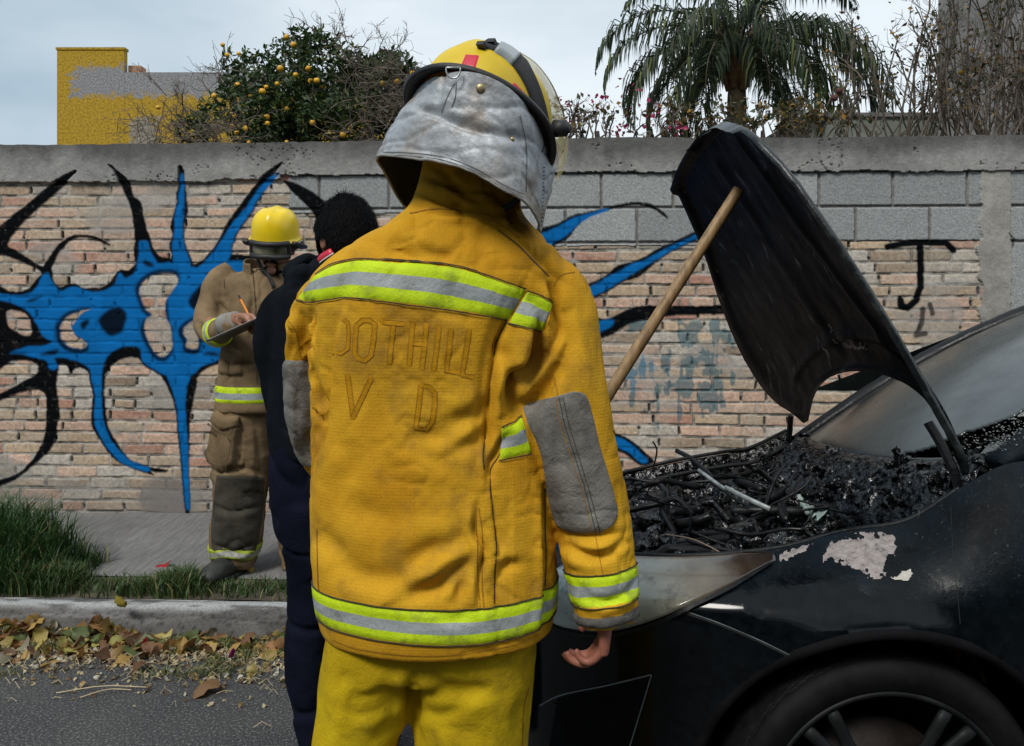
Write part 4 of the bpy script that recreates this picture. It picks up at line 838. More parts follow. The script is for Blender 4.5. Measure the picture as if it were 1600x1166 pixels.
def head_geo(c, fw, up, s=1.0):
    """head with jaw, nose, lips, ears; c centre of the skull, height about 0.23"""
    up = nrm(up); fw = nrm(np.array(fw, float) - up * np.dot(fw, up)); rt = np.cross(fw, up); M_ = np.stack([rt, fw, up], 1)
    g_ = lambda x, y, z: np.array(c) + M_ @ (np.array([x, y, z]) * s); G = []
    V, Fc = sphere_me('h', 1, 28, 20); x, y, z = V.T
    jaw = sst(.1, -1, z); X = x * .076 * (1 - .30 * jaw * jaw); Y = y * .096 * (1 - .10 * jaw) + .012 * jaw; Z = z * np.where(z > 0, .115, .120)
    Y = np.where((y > 0), Y * (1 - .08 * np.exp(-((z + .05) / .15) ** 2) * np.exp(-((np.abs(x) - .42) / .25) ** 2)), Y * (1 - .25 * jaw))
    G.append((np.array(c) + (np.stack([X, Y, Z], 1) * s) @ M_.T, Fc))
    G.append(limb([g_(0, .088, .005), g_(0, .101, -.016), g_(0, .108, -.034), g_(0, .096, -.043)], [.007 * s, .009 * s, .013 * s, .009 * s], 10, 10))
    for sg in (-1, 1):
        G.append(ball(g_(sg * .011, .096, -.038), (.009 * s, .011 * s, .008 * s), 10, 8, M_)); G.append(ball(g_(sg * .077, -.004, -.012), (.009 * s, .018 * s, .032 * s), 12, 10, M_))
        G.append(limb([g_(sg * .012, .090, .022), g_(sg * .032, .087, .026), g_(sg * .052, .074, .020)], [.007 * s, .008 * s, .006 * s], 8, 8))
    G.append(limb([g_(-.024, .084, -.064), g_(0, .094, -.060), g_(.024, .084, -.064)], [.003 * s, .0065 * s, .003 * s], 8, 8)); G.append(limb([g_(-.022, .082, -.072), g_(0, .092, -.072), g_(.022, .082, -.072)], [.003 * s, .0068 * s, .003 * s], 8, 8))
    G.append(ball(g_(0, .078, -.100), (.026 * s, .022 * s, .020 * s), 12, 10, M_)); return G, g_, M_
def skin_mat(name, c): 
    m = NT(name); f = m.noise(18, 5); a = np.array(c); col = m.ramp(f, [(.3, tuple(a * .8)), (.7, tuple(a * 1.1))]); m.bump(m.noise(260, 4, .6), .25, .0015)
    return m.done(col, .55, Subsurface_Weight=.08, Subsurface_Radius=(.02, .008, .004))
# ================================================================ FIREFIGHTER IN THE YELLOW COAT (seen from behind)
FD = 1.55
M_coat = cloth_mat('ochre_canvas', (.46, .215, .006), (.66, .37, .020), 3.6, 350, .20, (.20, .11, .025), .82, .62, fold_bump=.2)
M_coat_dk = cloth_mat('ochre_canvas_worn_letter', (.43, .205, .004), (.55, .275, .008), 14, 1500, .3, None, .85)
M_coat_ln = pmat('ochre_seam', (.27, .12, .004), (.36, .165, .006), 60, .9, 0)
M_trou = cloth_mat('lemon_canvas', (.42, .275, .004), (.58, .41, .007), 5, 1500, .35, (.15, .095, .01), .82, .5)
M_lime = cloth_mat('lime_tape', (.44, .60, .008), (.60, .78, .02), 10, 1100, .25, (.22, .26, .05), .6, .75, 0, .3)
M_silv = cloth_mat('silver_tape', (.25, .28, .28), (.40, .43, .43), 9, 1100, .2, (.14, .14, .12), .4, .65, 0, .35)
M_thread = pmat('dark_thread', (.02, .022, .012), (.045, .04, .02), 60, .9, 0)
M_leather = cloth_mat('grey_leather', (.11, .105, .095), (.25, .24, .215), 9, 300, .05, (.07, .06, .05), .75, .65, .1, .5)
M_skin = skin_mat('skin_ruddy', (.33, .125, .08))
ff = empty('person', (P(675, 0, FD)[0], FD, 0), 'tall firefighter in a yellow coat and silver neck curtain, seen from behind', 'person', 'people in fire gear')
def zz4(*p): return [(430 + x / 2.7586, 360 + y / 2.7586) for x, y in p]
def zz5(*p): return [(430 + x / 2.7586, 760 + y / 2.7586) for x, y in p]
def rg(py, L_, R_, hd, d=FD, e=2.3): a, b = P(L_, py, d), P(R_, py, d); return ((a[0] + b[0]) / 2, d, a[2], (b[0] - a[0]) / 2, hd, e)
torso = ringtube([rg(976, 512, 861, .160), rg(966, 506, 863, .162), rg(945, 502, 866, .165), rg(900, 494, 868, .162), rg(800, 489, 866, .150), rg(700, 490, 860, .142), rg(620, 488, 862, .140), rg(540, 480, 872, .142, 1.545), rg(480, 474, 888, .140, 1.54),
    rg(440, 484, 892, .130, 1.535), rg(410, 508, 880, .118, 1.53), rg(380, 552, 858, .105, 1.53), rg(352, 600, 832, .093, 1.53), rg(328, 636, 816, .084, 1.54), rg(300, 652, 814, .080, 1.55), rg(262, 662, 810, .078, 1.56), rg(246, 664, 808, .077, 1.56)], 64, 90)
armR = limb([P(840, 430, 1.54), P(866, 470, 1.53), P(877, 530, 1.52), P(881, 600, 1.51), P(897, 700, 1.51), P(922, 790, 1.52), P(938, 880, 1.51), P(945, 930, 1.50), P(949, 968, 1.50)],
    [.055, .072, .074, .077, .077, .072, .064, .059, .053], 32, 60)
armL = limb([P(524, 464, 1.54), P(503, 494, 1.55), P(496, 545, 1.57), P(491, 610, 1.60), P(499, 670, 1.63), P(516, 713, 1.68), P(548, 728, 1.76), P(600, 715, 1.86)], [.058, .060, .058, .056, .056, .055, .053, .050], 28, 50)
V, Fc = fuse([torso, armR, armL], .0046, 3); N_ = vnormals(V, Fc)
# broad folds, then the creases read off the photograph
q = to_px(V); w = view_w(V, N_)
V = V + N_ * (.0045 * fbm(V * np.array([6, 6, 2.6]), 3, 3))[:, None]
V = wrinkle(V, N_, .0018, 9, 7, (1, 1, .55), 3); N_ = vnormals(V, Fc); V = crease(V, N_, .0055, 8, 61, (1, 1, .8), -.15); V = crease(V, N_, .0032, 18, 71, (1, 1, 1.3), -.05); N_ = vnormals(V, Fc)
q = to_px(V); elb = np.exp(-((q[:, 0] - 930) / 55) ** 2 - ((q[:, 1] - 850) / 45) ** 2); V = V + N_ * (elb * .004 * (1 - 2 * np.abs(fbm(V * np.array([8, 8, 26]), 2, 9))))[:, None]
arm = sst(800, 840, q[:, 0]); V = V + N_ * (arm * .0035 * (fbm(V * np.array([16, 16, 5]), 3, 19)))[:, None]
FO = [(zz4((1090, 210), (1050, 290), (1003, 390), (960, 500), (938, 640), (918, 850), (905, 1030)), 7, .011, -.5), (zz4((1180, 200), (1202, 270), (1200, 330), (1216, 430), (1185, 520), (1130, 580)), 8, .012, .6),
    (zz4((1160, 440), (1110, 590), (1050, 650), (1035, 740), (1050, 800)), 12, .020, .5), (zz4((1220, 560), (1180, 640), (1110, 740), (1050, 770)), 12, .014, .5), (zz4((1080, 280), (1130, 330), (1140, 420), (1090, 560)), 9, .006),
    (zz4((960, 500), (1000, 560), (1010, 640), (990, 780), (1015, 820)), 10, .008), (zz4((1000, 880), (960, 960), (935, 1010), (925, 1080)), 6, .008), (zz4((940, 740), (860, 800), (760, 830)), 14, .006), (zz4((930, 860), (850, 920), (760, 960)), 12, .006),
    (zz4((150, 320), (138, 420), (118, 560), (150, 690), (190, 770), (198, 860), (170, 960)), 8, .012, -.5), (zz4((300, 300), (262, 430), (243, 560), (228, 740), (190, 900), (165, 1060)), 7, .007, 'step'), (zz4((1003, 388), (955, 500), (937, 640), (918, 850), (905, 1060)), 7, .008, 'step-'), (zz5((925, 0), (938, 120), (952, 250), (945, 500)), 6, .005, 'step-'), (zz4((1085, 255), (1045, 320), (1003, 390)), 6, .006, 'step-'), (zz4((75, 330), (100, 420), (85, 520)), 9, .007),
    (zz4((640, 140), (560, 90), (470, 60)), 14, .006), (zz4((1040, 30), (1120, 110), (1180, 190)), 5, .004), (zz4((730, 210), (760, 300), (745, 400)), 22, .003), (zz4((330, 130), (300, 220), (285, 300)), 10, .004, .7),
    (zz5((870, 80), (862, 200), (900, 280), (880, 400), (880, 540)), 5, .006, .6), (zz5((860, 330), (790, 360), (700, 430), (560, 480)), 13, .010, .8), (zz4((560, 880), (640, 900), (740, 870), (830, 820)), 18, .004), (zz4((300, 900), (330, 1000), (310, 1100)), 16, .004), (zz5((300, 60), (420, 120), (520, 130)), 20, .004), (zz5((240, 300), (360, 380), (520, 400), (640, 380)), 18, .005), (zz4((420, 60), (520, 90), (700, 110), (860, 150)), 12, .003), (zz5((840, 200), (760, 260), (660, 280), (560, 350)), 16, .006), (zz5((820, 400), (800, 440), (790, 500)), 9, .006),
    (zz5((1165, 0), (1160, 200), (1165, 430), (1150, 620)), 5, .008, .6), (zz5((1060, 330), (1000, 350), (960, 400)), 9, .006), (zz5((1230, 240), (1320, 290), (1400, 300)), 8, .008), (zz5((1210, 200), (1300, 220), (1400, 215), (1500, 200)), 8, .007), (zz5((1500, 240), (1440, 290), (1360, 320)), 8, .006),
    (zz5((1330, 480), (1420, 500), (1500, 470), (1545, 420)), 6, .007), (zz5((185, 180), (230, 240), (300, 300)), 16, .005), (zz4((1330, 230), (1350, 400), (1400, 560), (1430, 700)), 14, .004), (zz4((1240, 330), (1260, 480), (1230, 620)), 11, .006), (zz4((1190, 750), (1215, 900), (1235, 1060)), 12, .004),
    (zz5((700, 560), (760, 570), (870, 555)), 8, .003), (zz4((470, 690), (430, 880), (440, 1060)), 26, .003), (zz4((600, 950), (700, 1000), (760, 1020)), 12, .003), ([(655, 300), (700, 318), (760, 330), (806, 345)], 6, .006), ([(664, 275), (710, 292), (770, 300)], 5, .004), ([(650, 322), (690, 332), (740, 338), (790, 358)], 5, .004), ([(690, 262), (720, 300), (760, 318)], 7, .004), ([(812, 300), (800, 330), (806, 352)], 6, .006), ([(770, 300), (790, 320), (800, 350)], 6, .004)]
V = folds(V, N_, FO, 1.9); V = relax(V, Fc, 1, .3)
N_ = vnormals(V, Fc); coat = mesh_np('coat', V, Fc, M_coat, ff); bvC = bvh_of(V, Fc)
# ---- reflective tape
TR = [0, 0, 0, 1, 1, 1, 0, 0, 0]; nvt = 10
def tape(A, B, n=90, par=coat, bv=bvC, d=1.45, off=.003):
    g_ = decal(bv, A, B, n, nvt, off, d); o = add_sheet('reflective_tape', g_, [M_lime, M_silv], par, TR, nvt)
    for C_ in (A, B): add_sheet('tape_edge', line_decal(bv, C_, 2.0, 3, .0032, d), M_thread, o)
    return o
tape(zz4((176, 194), (240, 152), (330, 128), (400, 125), (560, 135), (700, 145), (800, 160), (900, 190), (1000, 225), (1084, 252)), zz4((92, 300), (150, 310), (230, 300), (300, 292), (400, 300), (560, 320), (700, 338), (800, 352), (900, 368), (1003, 388)))
tape(zz4((1088, 260), (1150, 282), (1197, 312)), zz4((1005, 402), (1080, 420), (1155, 438)), 26)
tape(zz4((1180, 300), (1200, 318), (1195, 330)), zz4((1150, 436), (1160, 440), (1158, 432)), 4) if False else None
tape(zz4((975, 850), (1000, 838), (1030, 828), (1050, 808), (1062, 800)), zz4((965, 995), (1000, 985), (1050, 975), (1085, 968), (1105, 964)), 24)
cx0 = torso[0][:64, 0].mean()
zlo, zhi = .808, .866
def hem(c_, a): return (cx0, FD, c_ + .012 * math.sin(a * 2 + .5) * .4)
g_ = wrap_band(bvC, hem, lambda a: (math.cos(a), math.sin(a), 0), zhi, zlo, 260, nvt, .003); ht = add_sheet('reflective_tape', g_, [M_lime, M_silv], coat, TR, nvt)
for z_ in (zhi, zlo): add_sheet('tape_edge', wrap_band(bvC, hem, lambda a: (math.cos(a), math.sin(a), 0), z_ + .0011, z_ - .0011, 260, 3, .0034), M_thread, ht)
ax0, ax1 = P(933, 850, 1.51), P(949, 968, 1.50); axd = nrm(ax1 - ax0); e1 = nrm(np.cross(axd, [0, 1, 0])); e2 = np.cross(axd, e1)
def slv(c_, a): return tuple(ax0 + axd * c_)
sdir = lambda a: tuple(e1 * math.cos(a) + e2 * math.sin(a))
g_ = wrap_band(bvC, slv, sdir, .040, .096, 90, nvt, .003); wt = add_sheet('reflective_tape', g_, [M_lime, M_silv], coat, TR, nvt)
for z_ in (.040, .096): add_sheet('tape_edge', wrap_band(bvC, slv, sdir, z_ - .001, z_ + .001, 90, 3, .0034), M_thread, wt)
add_sheet('cuff', wrap_band(bvC, slv, sdir, .112, .1375, 80, 5, .0035), M_leather, coat)
# turned hem, seams, stitching
for pl, w_, mt in [(zz5((925, 0), (938, 120), (952, 250), (945, 400), (943, 505)), 1.6, M_thread), (zz5((862, 90), (870, 240), (875, 400), (885, 545)), 1.4, M_coat_ln), (zz5((878, 90), (895, 240), (892, 400), (900, 540)), 1.4, M_coat_ln), (zz5((1163, 10), (1163, 200), (1168, 300), (1163, 430)), 1.6, M_thread),
    (zz4((960, 0), (1040, 60), (1110, 130), (1180, 200)), 1.6, M_thread), (zz4((1290, 180), (1230, 195), (1200, 240)), 1.2, M_coat_ln), (zz4((1000, 390), (955, 480), (945, 540)), 1.8, M_thread), (zz4((1140, 450), (1110, 540), (1090, 600)), 1.0, M_coat_ln), (zz4((1130, 450), (1098, 540), (1078, 600)), 1.0, M_coat_ln),
    (zz4((905, 880), (895, 960), (900, 1030)), 1.6, M_thread), (zz4((990, 920), (960, 980), (930, 1030), (925, 1100), (928, 1159)), 1.4, M_thread), (zz4((1205, 640), (1220, 720)), 1.2, M_coat_ln), (zz5((1380, 210), (1395, 290), (1412, 380)), 1.2, M_coat_ln), (zz5((1412, 380), (1418, 510)), 1.2, M_coat_ln),
    ([(520, 1000), (560, 1014), (640, 1024), (720, 1022), (800, 1008), (845, 990)], 1.3, M_coat_ln), ([(640, 334), (690, 326), (740, 335), (780, 350), (812, 372)], 1.6, M_coat_ln), ([(450, 500), (463, 520), (470, 560)], 1.2, M_coat_ln), (zz5((180, 180), (185, 400), (190, 450)), 1.2, M_coat_ln)]:
    add_sheet('seam', line_decal(bvC, pl, w_, 3, .0012, 1.45), mt, coat)
# elbow patches
p_ = add_sheet('elbow_patch', decal(bvC, zz4((1080, 752), (1068, 770), (1090, 840), (1122, 905), (1150, 1000)) + zz5((1172, 40), (1195, 130), (1215, 170), (1290, 200)), zz4((1290, 692), (1342, 712), (1372, 800), (1402, 930), (1442, 1060)) + zz5((1470, 60), (1478, 110), (1462, 160), (1390, 205)), 70, 34, .003, 1.45), M_leather, coat)
bvP = bvC
for dx in (0, 14, 30):
    add_sheet('stitching', line_decal(bvC, [(x + dx / 2.76, y) for x, y in zz4((1210, 722), (1240, 850), (1285, 1000), (1310, 1080)) + zz5((1340, 80), (1370, 205))], .9, 3, .0042, 1.45), M_thread if dx else M_coat_ln, p_)
la0, la1 = P(496, 560, 1.58), P(508, 722, 1.69); ld = nrm(la1 - la0); lL = np.linalg.norm(la1 - la0)
p2 = add_sheet('elbow_patch', wrap_band(bvC, lambda c_, a: tuple(la0 + ld * c_ * (1 - .12 * (abs(a - 3.9) / 1.5) ** 3)), lambda a: (math.cos(a), math.sin(a), .0), .0, lL, 60, 40, .003, 2.3, 4.9, .085), M_leather, coat)
# faded lettering, stitched outlines left on the cloth
def stroke(pl, w_=8.0, par=coat, closed=False):
    mbv, mbf, n0 = [], [], 0
    pl = np.array(pl, float); 
    if closed: pl = np.vstack([pl, pl[:1]])
    for a, b in zip(pl[:-1], pl[1:]):
        t = nrm(b - a); a_, b_ = a - t * w_ * .35, b + t * w_ * .35; g_ = line_decal(bvC, [a_, b_], w_, 4, .0006, 1.42); mbv.append(g_[0]); mbf.append(g_[1] + n0); n0 += len(g_[0])
    return np.concatenate(mbv), np.concatenate(mbf)
def glyph(strokes, w_=7.5):
    vs, fs, n0 = [], [], 0; vo, fo, m0 = [], [], 0
    for s_ in strokes:
        pl = np.array(s_, float); T = np.gradient(pl, axis=0); T /= np.linalg.norm(T, axis=1)[:, None]; nn = np.stack([-T[:, 1], T[:, 0]], -1) * w_ / 2
        V_, F_ = stroke(pl, w_); vs.append(V_); fs.append(F_ + n0); n0 += len(V_)
        for sg in (-1, 1):
            e = pl + nn * sg
            for a, b in zip(e[:-1], e[1:]):
                V_, F_ = line_decal(bvC, [a, b], 1.0, 4, .0010, 1.42); vo.append(V_); fo.append(F_ + m0); m0 += len(V_)
    o = mesh_np('faded_letter', np.concatenate(vs), np.concatenate(fs), M_coat_dk, coat); mesh_np('letter_outline', np.concatenate(vo), np.concatenate(fo), M_coat_ln, o)
glyph([zz4((282, 378), (312, 395), (318, 440), (312, 510), (285, 530), (252, 524))], 6)
glyph([zz4((350, 410), (378, 386), (408, 388), (430, 405), (424, 470), (412, 540), (388, 560), (358, 552), (342, 530), (345, 470), (350, 410))])
glyph([zz4((465, 395), (555, 403)), zz4((509, 405), (500, 490), (492, 570))]); glyph([zz4((592, 398), (585, 490), (577, 580)), zz4((652, 408), (643, 500), (632, 594)), zz4((590, 485), (645, 492))])
glyph([zz4((705, 415), (695, 510), (683, 600))]); glyph([zz4((758, 430), (748, 520), (738, 605), (790, 612))]); glyph([zz4((835, 432), (820, 530), (805, 622), (852, 632))])
glyph([zz4((312, 625), (325, 720), (336, 805)), zz4((336, 805), (375, 720), (412, 640))]); glyph([zz4((628, 668), (618, 760), (606, 852), (650, 856), (676, 825), (686, 760), (688, 700), (664, 674), (628, 668))])
# ---- trousers and boots
def lg(py, L_, R_, hd, d=FD): return rg(py, L_, R_, hd, d, 2.2)
legL = ringtube([rg(920, 530, 680, .12), rg(1000, 512, 668, .125), rg(1050, 503, 646, .12), rg(1110, 496, 640, .112), rg(1166, 490, 618, .105), rg(1300, 494, 610, .095), rg(1450, 505, 605, .085), rg(1570, 508, 602, .08), rg(1600, 512, 598, .078)], 40, 60)
legR = ringtube([rg(920, 660, 830, .12), rg(1000, 650, 836, .125), rg(1050, 645, 834, .12), rg(1110, 644, 830, .112), rg(1166, 650, 824, .105), rg(1300, 662, 806, .095), rg(1450, 672, 790, .085), rg(1570, 676, 786, .08), rg(1600, 680, 782, .078)], 40, 60)
V, Fc = fuse([legL, legR, ringtube([rg(860, 530, 840, .12), rg(1000, 515, 834, .13), rg(1035, 530, 815, .115)], 40, 20)], .0062, 3); N_ = vnormals(V, Fc)
V = V + N_ * (.005 * fbm(V * np.array([7, 7, 3.5]), 3, 13))[:, None]; V = wrinkle(V, N_, .0045, 8, 17, (1, 1, .8), 3); N_ = vnormals(V, Fc); V = crease(V, N_, .007, 7, 81, (1, 1, 1.2), -.1); N_ = vnormals(V, Fc)
V = folds(V, N_, [(zz5((590, 790), (600, 900), (590, 1000), (610, 1120)), 10, .012), (zz5((640, 790), (720, 860), (800, 880), (900, 870)), 12, .008), (zz5((620, 960), (700, 990), (800, 960)), 11, .008), (zz5((280, 800), (330, 860), (350, 900)), 14, .006), (zz5((560, 1000), (480, 1060), (420, 1120)), 14, .010), (zz5((780, 930), (860, 890), (960, 880)), 12, .006), (zz5((1070, 920), (1040, 1000), (1060, 1100)), 10, .006), (zz5((640, 1060), (740, 1040), (900, 1080)), 13, .007)])
tr = mesh_np('trousers', V, Fc, M_trou, ff); bvT = bvh_of(V, Fc)
add_sheet('seam', line_decal(bvT, zz5((1092, 870), (1072, 960), (1065, 1120)), 1.6, 3, .0012, 1.5), M_coat_ln, tr)
M_boot = pmat('black_boot_rubber', (.012, .012, .013), (.03, .03, .03), 20, .5, .3)
for xm in (555, 732):
    c0 = P(xm, 1600, FD); b_ = [ringtube([(c0[0], FD, .16, .055, .065), (c0[0], FD + .01, .09, .05, .07), (c0[0], FD + .05, .05, .055, .13), (c0[0], FD + .055, .012, .055, .145), (c0[0], FD + .055, .0, .05, .14)], 28, 24), ringtube([(c0[0], FD, .30, .062, .065), (c0[0], FD, .12, .055, .065)], 24, 8)]
    V, Fc = fuse(b_, .006, 2); mesh_np('boot', V, Fc, M_boot, ff)
# ---- body: head, neck, arms and hands in one surface
UPV = nrm([.33, .42, .845]); fwd = np.array([math.sin(R(28)), math.cos(R(28)), 0]); fwd = nrm(fwd - UPV * fwd.dot(UPV)); rgt = np.cross(fwd, UPV)
BC = P(752, 192, 1.50)                                          # centre of the helmet rim
G, gh, _ = head_geo(BC - UPV * .015 + fwd * .07, fwd, UPV, .9)
G.append(limb([P(752, 205, 1.57), P(742, 262, 1.585), P(730, 330, 1.56), P(700, 420, 1.55)], [.05, .052, .055, .08], 20, 16))
G.append(ringtube([rg(420, 540, 840, .06, 1.55), rg(600, 540, 820, .09, 1.56), rg(900, 560, 810, .10, 1.56)], 30, 16))
G.append(limb([P(840, 440, 1.54), P(881, 600, 1.52), P(918, 780, 1.52), P(944, 890, 1.50), P(946, 930, 1.505)], [.05, .045, .042, .034, .031], 16, 30))
G.append(limb([P(540, 480, 1.55), P(500, 545, 1.57), P(496, 610, 1.60), P(503, 670, 1.63), P(518, 706, 1.68), P(600, 712, 1.88)], [.04, .034, .033, .033, .033, .026], 16, 30))
wr = P(948, 941, 1.505)
G += hand_geo(wr, (-.06, .10, -1), (-1, .25, -.05), (.10, 1, .1), .98, (.72, .84, .92, 1.02), (.45, .25), .05)
wl = P(600, 712, 1.88); G += hand_geo(wl, (.6, .8, .15), (.3, -.1, -1), (.7, -.6, .2), .95, .5)
V, Fc = fuse(G, .0034, 2, .45); mesh_np('body', V, Fc, M_skin, ff)
# ---- helmet
M_hy = pmat('scuffed_yellow_shell', (.55, .38, .006), (.70, .50, .010), 9, .32, .12, 60, .003, lo=.3, hi=.6, rough2=.5)
M_blk = pmat('black_rubber', (.010, .010, .011), (.022, .022, .024), 30, .55, .25)
M_redst = pmat('red_sticker', (.50, .012, .03), (.62, .02, .05), 40, .4, .1)
M_steel = pmat('worn_steel', (.45, .45, .45), (.6, .6, .6), 30, .35, .2, metal=1)
M_web = pmat('black_webbing', (.014, .014, .016), (.03, .03, .032), 120, .8, .5)
M_buck = pmat('grey_buckle', (.25, .28, .30), (.36, .40, .42), 20, .4, .1)
m = NT('amber_visor'); M_visor = m.done((.72, .62, .26), .08, Alpha=.42)
m = NT('aluminised_cloth'); f = m.noise(9, 6, .65); f2 = m.noise(60, 5, .7)
c = m.ramp(f, [(.30, (.36, .38, .40)), (.58, (.44, .47, .50)), (.75, (.37, .38, .39))]); c = m.mix(m.ramp(m.noise(12, 6, .65), [(.50, 0), (.70, .8)]), c, (.24, .16, .08))
c = m.mix(m.ramp(m.noise(5, 5, .6), [(.52, 0), (.66, .5)]), c, (.30, .20, .09)); c = m.mix(m.ramp(f2, [(.48, 0), (.75, .6)]), c, (.17, .17, .17))
b1 = m.n('ShaderNodeBump', Strength=.45, Distance=.005); m.t.links.new(m.noise(38, 6, .7), b1.inputs['Height'])
m.bump(m.noise(160, 4, .7), .4, .002, b1.outputs[0]); M_alu = m.done(c, m.ramp(f2, [(.3, .48), (.7, .7)]), .35)
M_lining = pmat('black_lining', (.006, .006, .007), (.012, .012, .013), 30, .95, .3)
def helmet(name_par, BC, rgt, fwd, UPV, s=1.0, mat_shell=None, mat_rim=None, a=.118, b=.142, h=.135, ridge=.008, rim=.026, ea=.85, eb=.8):
    g_ = lambda x, y, z: BC + rgt * x * s + fwd * y * s + UPV * z * s
    hel = empty('helmet', (0, 0, 0)); hel.parent = name_par; hel.matrix_parent_inverse = Matrix.Translation(-Vector(name_par.location)); 
    n, m_ = 72, 30; th = np.linspace(0, np.pi / 2, m_); ph = np.linspace(0, 2 * np.pi, n, endpoint=False); A, B = np.meshgrid(th, ph, indexing='ij')
    def dome(A, B, off=0.):
        x = (a + off) * np.sin(A) ** ea * np.cos(B); y = (b + off) * np.sin(A) ** ea * np.sin(B); z = (h + off) * np.cos(A) ** eb
        rd = ridge * np.exp(-(x / .016) ** 2) * (np.cos(A) ** .3) + ridge * .4 * (np.exp(-((np.abs(x) - .055) / .012) ** 2)) * np.cos(A) ** .5
        return BC + (x[..., None] * rgt + y[..., None] * fwd + (z + rd)[..., None] * UPV) * s
    V = dome(A, B).reshape(-1, 3); mesh_np('shell', V, grid_faces(m_, n, True), mat_shell or M_hy, hel)
    # rim: flat flange and rolled rubber edge
    prof = [(-.004, .010), (rim * .6, .004), (rim * .92, -.001), (rim + .004, .001), (rim + .008, -.006), (rim + .003, -.013), (rim * .85, -.009), (rim * .3, -.006), (-.006, -.004)]
    V = []; 
    for (o_, z_) in prof:
        rear = 1 + .0 * (np.sin(ph) < 0) * np.abs(np.sin(ph)) + .10 * (np.sin(ph) > 0) * np.abs(np.sin(ph)); dz = -.010 * np.abs(np.sin(ph)) * (o_ > 0)
        V.append(BC + (((a + o_ * rear) * np.cos(ph))[:, None] * rgt + ((b + o_ * rear) * np.sin(ph))[:, None] * fwd + (z_ + dz)[:, None] * UPV) * s)
    k = len(prof); mesh_np('rim', np.concatenate(V), grid_faces(k, n, True), mat_rim or M_blk, hel); return hel, g_, dome
hel, gl, dome = helmet(ff, BC, rgt, fwd, UPV, a=.121, b=.138, h=.124, rim=.014)
VV_, FF_ = [], []
# surface of the shell for things lying on it
th = np.linspace(0, np.pi / 2, 40); ph = np.linspace(0, 2 * np.pi, 90, endpoint=False); A, B = np.meshgrid(th, ph, indexing='ij'); Vd = dome(A, B, 0.).reshape(-1, 3); bvH = bvh_of(Vd, grid_faces(40, 90, True))
add_sheet('sticker', decal(bvH, [(727, 84), (722, 96), (717, 108)], [(750, 86), (747, 97), (742, 112)], 12, 10, .0015, 1.4), M_redst, hel)
add_sheet('sticker', decal(bvH, [(796, 138), (808, 150), (822, 166)], [(803, 127), (813, 137), (825, 150)], 12, 8, .0015, 1.4), M_redst, hel)
# goggle strap over the shell with its buckle
add_sheet('goggle_strap', decal(bvH, [(760, 62), (785, 67), (802, 76), (820, 93), (839, 130), (850, 163), (857, 195), (862, 225)], [(745, 76), (768, 79), (784, 89), (802, 106), (820, 135), (832, 168), (840, 200), (847, 235)], 60, 14, .005, 1.45), M_web, hel)
bk = add_sheet('buckle', decal(bvH, [(780, 70), (796, 77), (813, 90)], [(770, 81), (786, 91), (800, 104)], 12, 8, .0095, 1.45), M_buck, hel)
mb = MB()
for (x, y) in ((752, 70), (768, 66)): 
    c0 = cast_px(bvH, x, y + 6, .006); mb.box(c0, (.014, .012, .008), np.stack([rgt, fwd, UPV], 1))
mb.build('strap_slide', M_blk, hel)
# D-ring at the back of the rim
c0 = cast_px(bvh_of(np.array(Vd), grid_faces(40, 90, True)), 708, 108, .02); c0 = P(708, 112, 1.345); a_ = np.linspace(-.25, np.pi + .25, 18)
mb = MB(); pts = [c0 + np.array([math.cos(t) * .0115, 0, -math.sin(t) * .014 + .003]) for t in a_]; mb.tube(pts + [pts[0]], .0014, 8); mb.build('d_ring', M_steel, hel, True)
mb = MB(); V_, F_ = ball(P(752, 137, 1.352), (.0065, .003, .0065))
# visor swung up in front, and its side knob
va = spline(pxp([(806, 84, 1.47), (826, 98, 1.49), (846, 128, 1.52), (857, 165, 1.545), (863, 200, 1.56), (868, 222, 1.57)]), 30); vb_ = spline(pxp([(812, 82, 1.52), (838, 100, 1.56), (862, 132, 1.61), (877, 168, 1.65), (885, 204, 1.66), (879, 238, 1.63)]), 30)
vc_ = vb_ + fwd * .10 - rgt * .05; vv = []
for t in np.linspace(0, 1, 10): vv.append(va * (1 - t) + vb_ * t + rgt * .006 * math.sin(math.pi * t))
for t in np.linspace(.1, 1, 8): vv.append(vb_ * (1 - t) + vc_ * t + rgt * .012 * math.sin(math.pi * t))
vv = np.concatenate(vv); gF = grid_faces(18, 30); o = mesh_np('visor', vv, gF, M_visor, hel)
mb = MB(); mb.tube(vb_, .0012, 6); mb.build('visor_edge', pmat('visor_edge', (.16, .12, .04), (.25, .2, .08), 30, .3, 0), hel, True)
for sg in (1, -1):
    mb = MB(); c_ = gl(sg * .146, .025, .012); mb.tube([c_ - rgt * sg * .012, c_ + rgt * sg * .010, c_ + rgt * sg * .011, c_ + rgt * sg * .017], [.016, .014, .009, .008], 16); mb.build('visor_knob', M_blk, hel, True)
mb = MB(); mb.tube(spline([gl(.118, .03, -.01), gl(.108, .05, -.07), gl(.085, .07, -.12), gl(0, .09, -.165)], 14), .006, 6, flat=.4); mb.tube(spline([gl(-.118, .03, -.01), gl(-.108, .05, -.07), gl(-.085, .07, -.12), gl(0, .09, -.165)], 14), .006, 6, flat=.4); mb.build('chin_strap', M_web, hel)
